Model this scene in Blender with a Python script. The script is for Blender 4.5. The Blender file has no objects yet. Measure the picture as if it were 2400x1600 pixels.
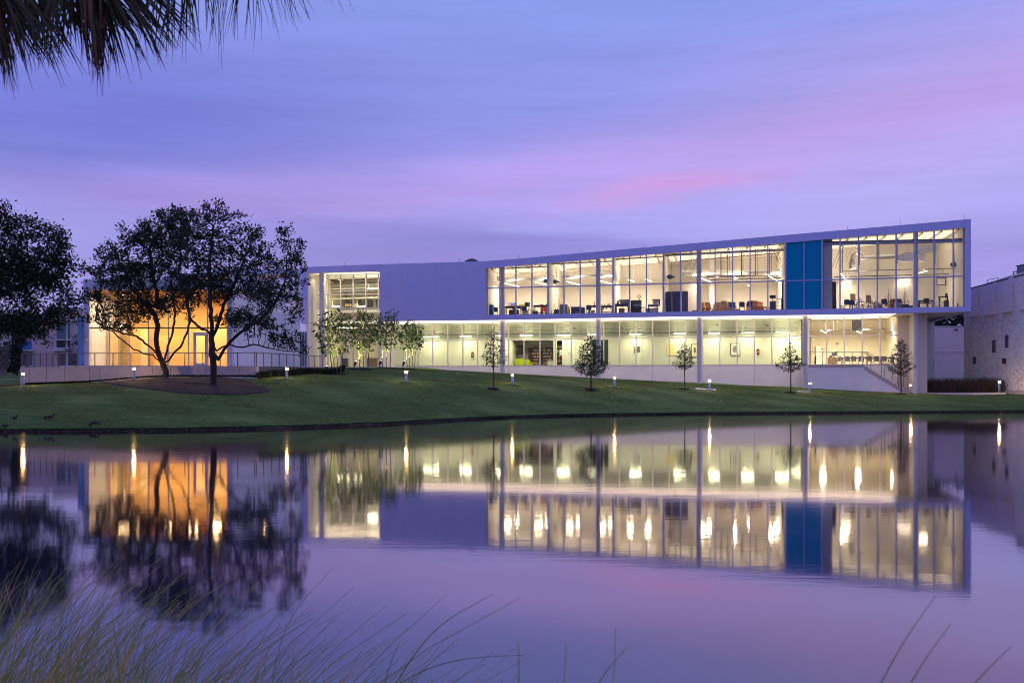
import bpy, math, random
import numpy as np
from mathutils import Vector, Matrix
R = math.radians
SC = bpy.context.scene
COL = SC.collection
random.seed(7); RNG = np.random.default_rng(7)

# ------------------------------------------------------------------ camera, sky, exposure
F = 2400 * 35 / 36          # focal length in photo pixels
HZ = 900.0                  # horizon row of the photo
CZ = 1.95                   # eye height above the water
cam_d = bpy.data.cameras.new('camera'); cam = bpy.data.objects.new('camera', cam_d); COL.objects.link(cam)
cam.location = (0, 0, CZ); cam.rotation_euler = (R(90), 0, 0)
cam_d.lens = 35; cam_d.sensor_width = 36; cam_d.shift_y = 100 / 2400
cam_d.clip_start = 0.1; cam_d.clip_end = 6000
cam_d.dof.use_dof = True; cam_d.dof.focus_distance = 75; cam_d.dof.aperture_fstop = 6.3
SC.camera = cam
SC.view_settings.view_transform = 'Standard'; SC.view_settings.look = 'None'
SC.view_settings.exposure = 0.0; SC.view_settings.gamma = 1.0
SC.cycles.use_denoising = True; SC.cycles.filter_width = 1.05
SC.cycles.max_bounces = 8; SC.cycles.diffuse_bounces = 4; SC.cycles.glossy_bounces = 4
SC.cycles.transparent_max_bounces = 24; SC.cycles.transmission_bounces = 4
SC.cycles.sample_clamp_indirect = 4.0
SC.cycles.caustics_reflective = False; SC.cycles.caustics_refractive = False

wd = bpy.data.worlds.new('World'); SC.world = wd; wd.use_nodes = True
def build_world():
    nt = wd.node_tree; N = nt.nodes; L = nt.links; N.clear()
    def m(op, a, b=None, c=None, clamp=False):
        n = N.new('ShaderNodeMath'); n.operation = op; n.use_clamp = clamp
        for i, x in enumerate((a, b, c)):
            if x is None: continue
            if isinstance(x, (int, float)): n.inputs[i].default_value = x
            else: L.new(x, n.inputs[i])
        return n.outputs[0]
    def gauss(x, w):
        q = m('DIVIDE', x, w); return m('EXPONENT', m('MULTIPLY', m('MULTIPLY', q, q), -1.0))
    def sstep(x, lo, hi):
        n = N.new('ShaderNodeMapRange'); n.interpolation_type = 'SMOOTHSTEP'
        L.new(x, n.inputs['Value']); n.inputs['From Min'].default_value = lo; n.inputs['From Max'].default_value = hi
        return n.outputs['Result']
    def mix(f, a, b):
        n = N.new('ShaderNodeMix'); n.data_type = 'RGBA'
        if isinstance(f, (int, float)): n.inputs['Factor'].default_value = f
        else: L.new(f, n.inputs['Factor'])
        for s, x in ((6, a), (7, b)):
            if isinstance(x, tuple): n.inputs[s].default_value = (*x, 1)
            else: L.new(x, n.inputs[s])
        return n.outputs[2]
    tc = N.new('ShaderNodeTexCoord'); sp = N.new('ShaderNodeSeparateXYZ'); L.new(tc.outputs['Generated'], sp.inputs[0])
    x, y, z = sp.outputs
    az = m('ARCTAN2', x, y); el = m('ARCSINE', z)
    def noise(sx, sz, scale, detail=3, rough=.5, off=0.0):
        cb = N.new('ShaderNodeCombineXYZ'); L.new(m('MULTIPLY', x, sx), cb.inputs[0])
        L.new(m('MULTIPLY', y, sx), cb.inputs[1]); L.new(m('ADD', m('MULTIPLY', z, sz), off), cb.inputs[2])
        t = N.new('ShaderNodeTexNoise'); t.inputs['Scale'].default_value = scale; t.inputs['Detail'].default_value = detail
        t.inputs['Roughness'].default_value = rough; L.new(cb.outputs[0], t.inputs['Vector']); return t.outputs['Fac']
    warp = m('MULTIPLY', m('SUBTRACT', noise(1, 5, 2.2, 4, .55), .5), .16)
    fine = m('SUBTRACT', noise(1.2, 14, 3.2, 5, .6, 3.1), .5)
    broad = m('SUBTRACT', noise(1, 4, 1.8, 2, .5, 7.7), .5)
    elw = m('ADD', el, m('MULTIPLY', warp, .5))
    rp = N.new('ShaderNodeValToRGB'); L.new(m('DIVIDE', m('MAXIMUM', elw, 0.0), 1.5708), rp.inputs[0])
    cr = rp.color_ramp; cr.interpolation = 'B_SPLINE'
    stops = [(0, (.36, .27, .60)), (.045, (.34, .295, .69)), (.085, (.345, .33, .77)), (.108, (.34, .345, .80)), (.130, (.31, .295, .75)), (.172, (.235, .265, .73)),
             (.235, (.245, .32, .80)), (.45, (.25, .30, .80)), (1.0, (.27, .29, .72))]
    cr.elements[0].position = stops[0][0]; cr.elements[0].color = (*stops[0][1], 1)
    cr.elements[1].position = stops[-1][0]; cr.elements[1].color = (*stops[-1][1], 1)
    for p, c in stops[1:-1]:
        e = cr.elements.new(p); e.color = (*c, 1)
    col = rp.outputs[0]
    front = sstep(y, -.3, .7)
    # dusky blue upper left, violet bank low in the middle, warm haze to the right
    dk = m('MULTIPLY', gauss(m('SUBTRACT', elw, .245), .075), sstep(m('MULTIPLY', az, -1.0), -.05, .4))
    col = mix(m('MULTIPLY', dk, .85), col, (.15, .17, .60))
    rt = m('MULTIPLY', gauss(m('SUBTRACT', elw, m('ADD', .19, m('MULTIPLY', az, .10))), .10), sstep(az, .0, .42))
    col = mix(m('MULTIPLY', m('MULTIPLY', rt, front), .70), col, (.47, .385, .78))
    p1 = gauss(m('SUBTRACT', elw, m('ADD', .207, m('MULTIPLY', az, .115))), .030)
    p1 = m('MULTIPLY', m('MULTIPLY', p1, sstep(az, -.55, -.02)), front)
    col = mix(m('MULTIPLY', p1, .60), col, (.49, .32, .74))
    p3 = m('MULTIPLY', gauss(m('SUBTRACT', elw, m('ADD', .272, m('MULTIPLY', az, .10))), .035), sstep(az, .0, .35))
    col = mix(m('MULTIPLY', m('MULTIPLY', p3, front), .18), col, (.42, .31, .74))
    p4 = m('MULTIPLY', gauss(m('SUBTRACT', elw, m('ADD', .165, m('MULTIPLY', az, -.02))), .02), gauss(m('ADD', az, .34), .16))
    col = mix(m('MULTIPLY', p4, .35), col, (.42, .25, .66))
    st = m('MULTIPLY', gauss(m('SUBTRACT', elw, m('ADD', .178, m('MULTIPLY', az, .11))), .011), gauss(m('SUBTRACT', az, .16), .10))
    col = mix(m('MULTIPLY', st, .8), col, (.58, .30, .66))
    elb = m('ADD', el, m('ADD', m('MULTIPLY', warp, .25), m('MULTIPLY', fine, .03)))
    bank = m('SUBTRACT', 1.0, sstep(m('ADD', elb, m('MULTIPLY', az, .07)), .146, .163))
    bank = m('MULTIPLY', bank, m('MULTIPLY', gauss(m('SUBTRACT', az, .02), .30), front))
    col = mix(m('MULTIPLY', bank, .55), col, (.215, .175, .57))
    bank2 = m('MULTIPLY', gauss(m('SUBTRACT', elb, .130), .006), gauss(m('ADD', az, .12), .12))
    col = mix(m('MULTIPLY', bank2, .45), col, (.30, .27, .66))
    lr = m('MULTIPLY', gauss(m('SUBTRACT', elw, .115), .03), sstep(az, .30, .46))
    col = mix(m('MULTIPLY', m('MULTIPLY', lr, front), .35), col, (.28, .21, .60))
    back = sstep(m('MULTIPLY', y, -1.0), -.5, .8)
    col = mix(m('MULTIPLY', back, .6), col, (.31, .30, .78))
    gain = m('ADD', m('ADD', 1.0, m('MULTIPLY', fine, .34)), m('MULTIPLY', broad, .30))
    vm = N.new('ShaderNodeVectorMath'); vm.operation = 'SCALE'; L.new(col, vm.inputs[0]); L.new(gain, vm.inputs['Scale'])
    # a little physically based twilight sky under the painted cloud deck
    sky = N.new('ShaderNodeTexSky'); sky.sky_type = 'NISHITA'; sky.sun_disc = False
    sky.sun_elevation = R(-3.0); sky.sun_rotation = R(8)
    b1 = N.new('ShaderNodeBackground'); L.new(vm.outputs[0], b1.inputs[0]); b1.inputs[1].default_value = SKY_GAIN
    b2 = N.new('ShaderNodeBackground'); L.new(sky.outputs[0], b2.inputs[0]); b2.inputs[1].default_value = 0.05
    ad = N.new('ShaderNodeAddShader'); L.new(b1.outputs[0], ad.inputs[0]); L.new(b2.outputs[0], ad.inputs[1])
    out = N.new('ShaderNodeOutputWorld'); L.new(ad.outputs[0], out.inputs[0])
SKY_GAIN = 1.08
build_world()
# the sun has set: no sun lamp, the twilight sky alone lights the outdoors

# ------------------------------------------------------------------ geometry helpers
def P(x, y, D): return Vector(((x - 1200) / F * D, D, CZ - (y - HZ) / F * D))
def PX(x, D): return (x - 1200) / F * D
class MB:
    def __init__(s): s.v = []; s.f = []
    def add(s, vs, fs):
        o = len(s.v); s.v += [tuple(p) for p in vs]; s.f += [tuple(i + o for i in f) for f in fs]; return s
    def hexa(s, p):   # 4 bottom ccw, 4 top ccw
        return s.add(p, [(3, 2, 1, 0), (4, 5, 6, 7), (0, 1, 5, 4), (1, 2, 6, 5), (2, 3, 7, 6), (3, 0, 4, 7)])
    def box(s, x0, x1, y0, y1, z0, z1):
        return s.hexa([(x0, y0, z0), (x1, y0, z0), (x1, y1, z0), (x0, y1, z0), (x0, y0, z1), (x1, y0, z1), (x1, y1, z1), (x0, y1, z1)])
    def quadz(s, x0, x1, y0, y1, zb0, zb1, zt0, zt1):   # box whose bottom and top heights differ at x0 and x1
        return s.hexa([(x0, y0, zb0), (x1, y0, zb1), (x1, y1, zb1), (x0, y1, zb0), (x0, y0, zt0), (x1, y0, zt1), (x1, y1, zt1), (x0, y1, zt0)])
    def extr(s, poly, y0, y1):      # (x, z) outline ccw seen from the front, extruded in y
        n = len(poly)
        return s.add([(a, y0, b) for a, b in poly] + [(a, y1, b) for a, b in poly],
                     [tuple(range(n)), tuple(range(2 * n - 1, n - 1, -1))] + [(i, i + n, (i + 1) % n + n, (i + 1) % n) for i in range(n)])
    def tube(s, p0, p1, r0, r1=None, n=8, caps=True):
        p0 = Vector(p0); p1 = Vector(p1); r1 = r0 if r1 is None else r1
        d = (p1 - p0).normalized(); a = d.orthogonal().normalized(); b = d.cross(a)
        vs = [p + (a * math.cos(2 * math.pi * i / n) + b * math.sin(2 * math.pi * i / n)) * r for p, r in ((p0, r0), (p1, r1)) for i in range(n)]
        fs = [(i, (i + 1) % n, (i + 1) % n + n, i + n) for i in range(n)]
        if caps: fs += [tuple(range(n - 1, -1, -1)), tuple(range(n, 2 * n))]
        return s.add(vs, fs)
    def path(s, pts, r, n=6):
        for a, b in zip(pts[:-1], pts[1:]): s.tube(a, b, r, r, n)
        return s
    def lathe(s, prof, n=16, c=(0, 0, 0)):
        vs = [(c[0] + r * math.cos(2 * math.pi * i / n), c[1] + r * math.sin(2 * math.pi * i / n), c[2] + z) for r, z in prof for i in range(n)]
        fs = [(k * n + i, k * n + (i + 1) % n, (k + 1) * n + (i + 1) % n, (k + 1) * n + i) for k in range(len(prof) - 1) for i in range(n)]
        fs += [tuple(range(n - 1, -1, -1)), tuple(range((len(prof) - 1) * n, len(prof) * n))]
        return s.add(vs, fs)
    def ball(s, c, rx, ry, rz, n=10, k=6):
        prof = [(math.sin(math.pi * i / k), -math.cos(math.pi * i / k)) for i in range(k + 1)]
        prof[0] = (.02, -1); prof[-1] = (.02, 1)
        o = len(s.v); s.lathe(prof, n)
        s.v[o:] = [(c[0] + x * rx, c[1] + y * ry, c[2] + z * rz) for x, y, z in s.v[o:]]
        return s
    def mesh(s, name):
        me = bpy.data.meshes.new(name); me.from_pydata(s.v, [], s.f); me.update(); return me
def tag(o, label=None, cat=None, group=None, kind=None):
    if label: o['label'] = label
    if cat: o['category'] = cat
    if group: o['group'] = group
    if kind: o['kind'] = kind
    return o
def link(name, data, parent=None):
    o = bpy.data.objects.new(name, data); COL.objects.link(o)
    if parent is not None: o.parent = parent
    return o
def obj(name, mb, mat, parent=None, smooth=False):
    me = mb.mesh(name) if isinstance(mb, MB) else mb
    if mat is not None and not me.materials: me.materials.append(mat)
    if smooth: me.polygons.foreach_set('use_smooth', [True] * len(me.polygons))
    return link(name, me, parent)
def thing(name, label, cat, loc=(0, 0, 0), rz=0.0, group=None):
    o = link(name, None); o.location = loc; o.rotation_euler = (0, 0, rz); o.empty_display_size = .2
    return tag(o, label, cat, group)
def dup(root, loc=None, rz=None, label=None, scale=None):
    def cp(o, par):
        c = o.copy(); COL.objects.link(c)
        if par is not None: c.parent = par
        for ch in o.children: cp(ch, c)
        return c
    r = cp(root, None)
    if loc is not None: r.location = loc
    if rz is not None: r.rotation_euler = (0, 0, rz)
    if label: r['label'] = label
    if scale is not None: r.scale = scale
    return r
def np_mesh(name, V, Q, mat, parent=None, smooth=False):
    V = np.asarray(V, np.float32); Q = np.asarray(Q, np.int32); k = Q.shape[1]
    me = bpy.data.meshes.new(name); me.vertices.add(len(V)); me.vertices.foreach_set('co', V.ravel())
    me.loops.add(Q.size); me.loops.foreach_set('vertex_index', Q.ravel())
    me.polygons.add(len(Q)); me.polygons.foreach_set('loop_start', np.arange(len(Q), dtype=np.int32) * k)
    me.polygons.foreach_set('loop_total', np.full(len(Q), k, np.int32))
    if smooth: me.polygons.foreach_set('use_smooth', np.ones(len(Q), bool))
    me.update(calc_edges=True); me.validate()
    if mat: me.materials.append(mat)
    return link(name, me, parent)
class Frame:
    """a wall in plan: local x along it, local y inward, z up"""
    def __init__(s, a, b):
        s.a = Vector(a); d = Vector(b) - s.a; s.L = d.length; s.e = d / s.L; s.n = Vector((-s.e.y, s.e.x)); s.ang = math.atan2(s.e.y, s.e.x)
    def uz(s, px, py, v=0.0):
        d = Vector(((px - 1200) / F, 1.0)); t = (v + s.a.dot(s.n)) / d.dot(s.n)
        return (t * d - s.a).dot(s.e), CZ + t * (HZ - py) / F
    def u(s, px, v=0.0): return s.uz(px, HZ, v)[0]
    def w(s, u, v, z=0.0):
        q = s.a + s.e * u + s.n * v; return Vector((q.x, q.y, z))
    def at(s, px, py, v):
        u, z = s.uz(px, py, v); return s.w(u, v, z)
    def loc(s, px, py, v):
        u, z = s.uz(px, py, v); return Vector((u, v, z))
def lerp(x, pts):
    return float(np.interp(x, [p[0] for p in pts], [p[1] for p in pts]))

# ------------------------------------------------------------------ materials
MATS = {}
def mat(name, c, rough=.6, metal=0.0, var=.0, scale=3.0, bump=0.0, bscale=None, spec=.5, emit=None, estr=0.0, stretch=None, detail=4):
    if name in MATS: return MATS[name]
    ma = bpy.data.materials.new(name); ma.use_nodes = True; nt = ma.node_tree; bs = nt.nodes['Principled BSDF']
    bs.inputs['Base Color'].default_value = (*c, 1); bs.inputs['Roughness'].default_value = rough; bs.inputs['Metallic'].default_value = metal
    bs.inputs['Specular IOR Level'].default_value = spec
    if emit:
        bs.inputs['Emission Color'].default_value = (*emit, 1); bs.inputs['Emission Strength'].default_value = estr
    if var or bump:
        tc = nt.nodes.new('ShaderNodeTexCoord'); mp = nt.nodes.new('ShaderNodeMapping'); nt.links.new(tc.outputs['Object'], mp.inputs[0])
        if stretch: mp.inputs['Scale'].default_value = stretch
        if var:
            t = nt.nodes.new('ShaderNodeTexNoise'); t.inputs['Scale'].default_value = scale; t.inputs['Detail'].default_value = detail
            t.inputs['Roughness'].default_value = .62
            nt.links.new(mp.outputs[0], t.inputs[0])
            mr = nt.nodes.new('ShaderNodeMapRange'); nt.links.new(t.outputs[0], mr.inputs[0])
            mr.inputs[1].default_value = .25; mr.inputs[2].default_value = .75; mr.inputs[3].default_value = 1 - var; mr.inputs[4].default_value = 1 + var
            vm = nt.nodes.new('ShaderNodeVectorMath'); vm.operation = 'SCALE'; vm.inputs[0].default_value = c
            nt.links.new(mr.outputs[0], vm.inputs['Scale']); nt.links.new(vm.outputs[0], bs.inputs['Base Color'])
        if bump:
            t2 = nt.nodes.new('ShaderNodeTexNoise'); t2.inputs['Scale'].default_value = bscale or scale * 6; t2.inputs['Detail'].default_value = 5
            nt.links.new(mp.outputs[0], t2.inputs[0])
            b = nt.nodes.new('ShaderNodeBump'); b.inputs['Strength'].default_value = bump; b.inputs['Distance'].default_value = .05
            nt.links.new(t2.outputs[0], b.inputs['Height']); nt.links.new(b.outputs[0], bs.inputs['Normal'])
    MATS[name] = ma; return ma
def glass(name, tint=(.96, .98, .97), refl=.4):
    ma = bpy.data.materials.new(name); ma.use_nodes = True; nt = ma.node_tree; nt.nodes.clear()
    tr = nt.nodes.new('ShaderNodeBsdfTransparent'); tr.inputs[0].default_value = (*tint, 1)
    gl = nt.nodes.new('ShaderNodeBsdfGlossy'); gl.inputs['Roughness'].default_value = .02
    fr = nt.nodes.new('ShaderNodeFresnel'); fr.inputs[0].default_value = 1.45
    mu = nt.nodes.new('ShaderNodeMath'); mu.operation = 'MULTIPLY'; mu.inputs[1].default_value = refl; nt.links.new(fr.outputs[0], mu.inputs[0])
    mx = nt.nodes.new('ShaderNodeMixShader'); nt.links.new(mu.outputs[0], mx.inputs[0]); nt.links.new(tr.outputs[0], mx.inputs[1]); nt.links.new(gl.outputs[0], mx.inputs[2])
    o = nt.nodes.new('ShaderNodeOutputMaterial'); nt.links.new(mx.outputs[0], o.inputs[0]); return ma
def emat(name, c, s):
    ma = bpy.data.materials.new(name); ma.use_nodes = True; nt = ma.node_tree; nt.nodes.clear()
    e = nt.nodes.new('ShaderNodeEmission'); e.inputs[0].default_value = (*c, 1); e.inputs[1].default_value = s
    o = nt.nodes.new('ShaderNodeOutputMaterial'); nt.links.new(e.outputs[0], o.inputs[0]); return ma
def leafmat(name, c1, c2, transl=.25, scale=.8):
    ma = bpy.data.materials.new(name); ma.use_nodes = True; nt = ma.node_tree; bs = nt.nodes['Principled BSDF']; bs.inputs['Roughness'].default_value = .55
    bs.inputs['Specular IOR Level'].default_value = .3
    g = nt.nodes.new('ShaderNodeNewGeometry'); t = nt.nodes.new('ShaderNodeTexNoise'); t.inputs['Scale'].default_value = scale; t.inputs['Detail'].default_value = 5
    t.inputs['Roughness'].default_value = .8
    nt.links.new(g.outputs['Position'], t.inputs[0])
    rp = nt.nodes.new('ShaderNodeValToRGB'); rp.color_ramp.elements[0].position = .3; rp.color_ramp.elements[1].position = .72
    rp.color_ramp.elements[0].color = (*c1, 1); rp.color_ramp.elements[1].color = (*c2, 1); nt.links.new(t.outputs[0], rp.inputs[0])
    nt.links.new(rp.outputs[0], bs.inputs['Base Color'])
    tl = nt.nodes.new('ShaderNodeBsdfTranslucent'); nt.links.new(rp.outputs[0], tl.inputs[0])
    mx = nt.nodes.new('ShaderNodeMixShader'); mx.inputs[0].default_value = transl
    nt.links.new(bs.outputs[0], mx.inputs[1]); nt.links.new(tl.outputs[0], mx.inputs[2]); nt.links.new(mx.outputs[0], nt.nodes['Material Output'].inputs[0])
    return ma
M_METAL = mat('fascia_metal', (.49, .50, .82), .42, var=.03, scale=.5, spec=.4, stretch=(3, 1, .35))
M_STUCCO = mat('white_stucco', (.84, .81, .84), .75, var=.07, scale=.8, bump=.15, bscale=30)
M_SOFFIT = mat('soffit_white', (.78, .75, .72), .7, var=.02)
M_COLUMN = mat('column_paint', (.62, .61, .66), .5, var=.03)
M_FRAME = mat('mullion_metal', (.36, .39, .66), .45)
M_FRAMEW = mat('mullion_pale', (.70, .67, .66), .45)
M_IN = mat('studio_wall', (.76, .73, .68), .8, var=.03, scale=.8)
M_CEIL = mat('studio_ceiling', (.74, .71, .66), .8, var=.04, scale=.7)
M_HALL = mat('corridor_wall', (.70, .69, .61), .8, var=.03, scale=.8)
M_FLOOR = mat('floor_concrete', (.32, .31, .30), .5, var=.1)
M_GLASS = glass('clear_glass'); M_GLASSG = glass('green_glass', (.90, .96, .90))
M_BLUE = mat('blue_panel', (.002, .26, .47), .6, var=.05, scale=.5, spec=.08)
M_DUCT = mat('galvanised_duct', (.60, .59, .57), .35, .7, var=.08, scale=6)
M_PIPE = mat('dark_pipe', (.10, .10, .14), .5)
M_PIPER = mat('brown_pipe', (.13, .05, .05), .5)
M_NAVY = mat('navy_paint', (.035, .04, .11), .5, var=.15)
M_BLACK = mat('black_plastic', (.018, .018, .022), .5)
M_DKGREY = mat('dark_grey', (.09, .09, .11), .6)
M_GREY = mat('mid_grey', (.27, .27, .30), .6, var=.1)
M_WHITE = mat('white_paint', (.78, .77, .75), .5)
M_WOOD = mat('pale_wood', (.50, .27, .10), .55, var=.2, scale=4, stretch=(1, 1, 8))
M_WOODR = mat('red_wood', (.36, .13, .05), .55, var=.2, scale=4)
M_DWOOD = mat('dark_wood', (.07, .04, .025), .5, var=.2)
M_STEEL = mat('rail_steel', (.22, .20, .20), .4, .6)
M_CONC = mat('concrete', (.50, .46, .47), .85, var=.16, scale=1.6, bump=.3, bscale=14)
M_CONCL = mat('concrete_light', (.55, .53, .52), .8, var=.1, scale=2)
M_TUBE = emat('tube_warm', (1, .86, .62), 9); M_TUBEG = emat('tube_cool', (1, .97, .74), 14)
M_BULB = emat('bollard_bulb', (1, .55, .20), 8); M_SPOT = emat('spot_lens', (1, .9, .6), 10)
def area(name, loc, rot, sx, sy, power, c, parent=None, spread=180):
    l = bpy.data.lights.new(name, 'AREA'); l.shape = 'RECTANGLE'; l.size = sx; l.size_y = sy; l.energy = power; l.color = c; l.spread = R(spread)
    o = link(name, l, parent); o.location = loc; o.rotation_euler = rot; return o
def point(name, loc, power, c, parent=None, r=.05):
    l = bpy.data.lights.new(name, 'POINT'); l.energy = power; l.color = c; l.shadow_soft_size = r
    o = link(name, l, parent); o.location = loc; return o

# ------------------------------------------------------------------ where the buildings stand
DA, DB = 96.0, 84.2
def Dm(x): return DB * (2276 + 10500) / (x + 10500)
MAIN = Frame((PX(704, DA), DA), (PX(2276, DB), DB))
DP = 67.0
PAV = Frame((PX(195, DP), DP), (PX(545, DP), DP))
STONE = Frame((PX(2259, 93.0), 93.0), (PX(2400, 83.5), 83.5))

# ------------------------------------------------------------------ land
SHORE = [(-1200, 30), (-600, 35), (0, 40.6), (400, 41.6), (650, 43.6), (880, 47.4), (1000, 51.5), (1100, 55.0), (1180, 57.8), (1340, 61.2), (1580, 64.5), (1980, 67.0), (2400, 70.5), (2900, 72), (3600, 74)]
def shore_D(x): return lerp(x, SHORE)
CTL = []
for x in range(-1200, 3601, 120): q = shore_D(x); CTL.append((PX(x, q), q, .07))
def ctl(px, py, D): q = P(px, py, D); CTL.append(tuple(q))
for a in [(54, 904, 60), (314, 891.5, 61.5), (672, 890, 63), (952, 897, 66), (1201, 902, 70.3), (1440, 908, 72.9), (1663, 913.5, 77.2), (1898, 919, 80.4), (2135, 923, 81.8),
          (47, 902, 64), (220, 896, 64), (380, 884, 64), (500, 883, 64), (601, 883, 64), (700, 875, 68), (785, 877.5, 72), (853, 864, 76), (906, 862.5, 78), (963, 865, 80), (830, 866, 75),
          (10, 885, 75), (-150, 885, 75), (-500, 890, 70), (20, 872, 100), (2260, 926, 84), (2400, 931, 79), (2800, 930, 76), (2360, 922, 86), (2700, 925, 86)]: ctl(*a)
for px, py in [(1100, 872.7), (1220, 878), (1340, 883), (1460, 888.5), (1580, 894), (1730, 901), (1860, 907), (1980, 913), (2105, 920)]:
    ctl(px, py, Dm(px) + 4.2)
for px, py in [(1178, 875.5), (1402, 886.2), (1639, 898.3), (1887, 909.5), (2146, 921.5)]: ctl(px, py, Dm(px) + .8)
for px in (780, 900, 1000): ctl(px, 862, Dm(px) + 4)
for X in (-160, -80, -20, 40, 100, 170): CTL.append((X, 150, 3.0)); CTL.append((X, 230, 2.6))
CT = np.array(CTL)
def _fit():
    n = len(CT); d = np.sqrt(((CT[:, None, :2] - CT[None, :, :2]) ** 2).sum(-1) + 1.5)
    A = np.zeros((n + 3, n + 3)); A[:n, :n] = d - np.eye(n) * -.02; A[:n, n] = 1; A[:n, n + 1:] = CT[:, :2]; A[n:, :n] = A[:n, n:].T
    return np.linalg.solve(A, np.concatenate([CT[:, 2], [0, 0, 0]]))
_W = _fit()
def hgt(X, Y):
    X = np.atleast_1d(np.asarray(X, float)); Y = np.atleast_1d(np.asarray(Y, float)); out = np.empty(X.shape)
    xf, yf, of = X.ravel(), Y.ravel(), out.ravel()
    for i in range(0, len(xf), 4000):
        s = slice(i, i + 4000)
        d = np.sqrt((xf[s, None] - CT[None, :, 0]) ** 2 + (yf[s, None] - CT[None, :, 1]) ** 2 + 1.5)
        of[s] = d @ _W[:-3] + _W[-3] + _W[-2] * xf[s] + _W[-1] * yf[s]
    return of.reshape(X.shape)
def H1(X, Y): return float(hgt(X, Y)[0])
def G(px, D, dz=0.0):
    X = PX(px, D); return Vector((X, D, H1(X, D) + dz))
def ground_at(px, py, D0=38, D1=110):
    D = np.arange(max(D0, shore_D(px) + .2), D1, .2); X = (px - 1200) / F * D
    gap = CZ - (py - HZ) / F * D - hgt(X, D); k = np.argmax(gap <= 0)
    if gap[k] > 0: k = int(np.argmin(np.abs(gap)))
    return Vector((X[k], D[k], float(hgt(X[k], D[k])[0])))

def lawn_mat():
    ma = bpy.data.materials.new('lawn_grass'); ma.use_nodes = True; nt = ma.node_tree; L = nt.links; bs = nt.nodes['Principled BSDF']
    bs.inputs['Roughness'].default_value = .9; bs.inputs['Specular IOR Level'].default_value = .15
    tc = nt.nodes.new('ShaderNodeTexCoord')
    def nz(scale, st, det=5, ro=.6):
        mp = nt.nodes.new('ShaderNodeMapping'); mp.inputs['Scale'].default_value = st; L.new(tc.outputs['Object'], mp.inputs[0])
        t = nt.nodes.new('ShaderNodeTexNoise'); t.inputs['Scale'].default_value = scale; t.inputs['Detail'].default_value = det; t.inputs['Roughness'].default_value = ro
        L.new(mp.outputs[0], t.inputs[0]); return t.outputs[0]
    def ramp(f, c1, c2, a=.35, b=.65):
        r = nt.nodes.new('ShaderNodeValToRGB'); r.color_ramp.elements[0].position = a; r.color_ramp.elements[1].position = b
        r.color_ramp.elements[0].color = (*c1, 1); r.color_ramp.elements[1].color = (*c2, 1); L.new(f, r.inputs[0]); return r.outputs[0]
    def mix(f, a, b, mode='MIX'):
        n = nt.nodes.new('ShaderNodeMix'); n.data_type = 'RGBA'; n.blend_type = mode
        if isinstance(f, float): n.inputs[0].default_value = f
        else: L.new(f, n.inputs[0])
        for s, x in ((6, a), (7, b)):
            if isinstance(x, tuple): n.inputs[s].default_value = (*x, 1)
            else: L.new(x, n.inputs[s])
        return n.outputs[2]
    base = ramp(nz(.25, (1, 1, 1)), (.110, .200, .042), (.175, .260, .065))
    mow = ramp(nz(.55, (.05, .62, 1), 3), (0, 0, 0), (1, 1, 1), .40, .60); base = mix(mow, mix(.7, base, (.040, .110, .026)), base)
    dry = ramp(nz(.11, (.6, 1.6, 1), 6), (0, 0, 0), (1, 1, 1),   .58, .82)
    base = mix(dry, base, (.19, .19, .06))
    fine = ramp(nz(1.7, (.8, 1, 1), 7, .85), (.62, .62, .62), (1.4, 1.4, 1.4), .34, .66)
    base = mix(1.0, base, fine, 'MULTIPLY')
    L.new(base, bs.inputs['Base Color'])
    b = nt.nodes.new('ShaderNodeBump'); b.inputs['Strength'].default_value = .8; b.inputs['Distance'].default_value = .16
    L.new(nz(2.6, (1, 1, 1), 8, .85), b.inputs['Height']); L.new(b.outputs[0], bs.inputs['Normal'])
    return ma
M_LAWN = lawn_mat()
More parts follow.
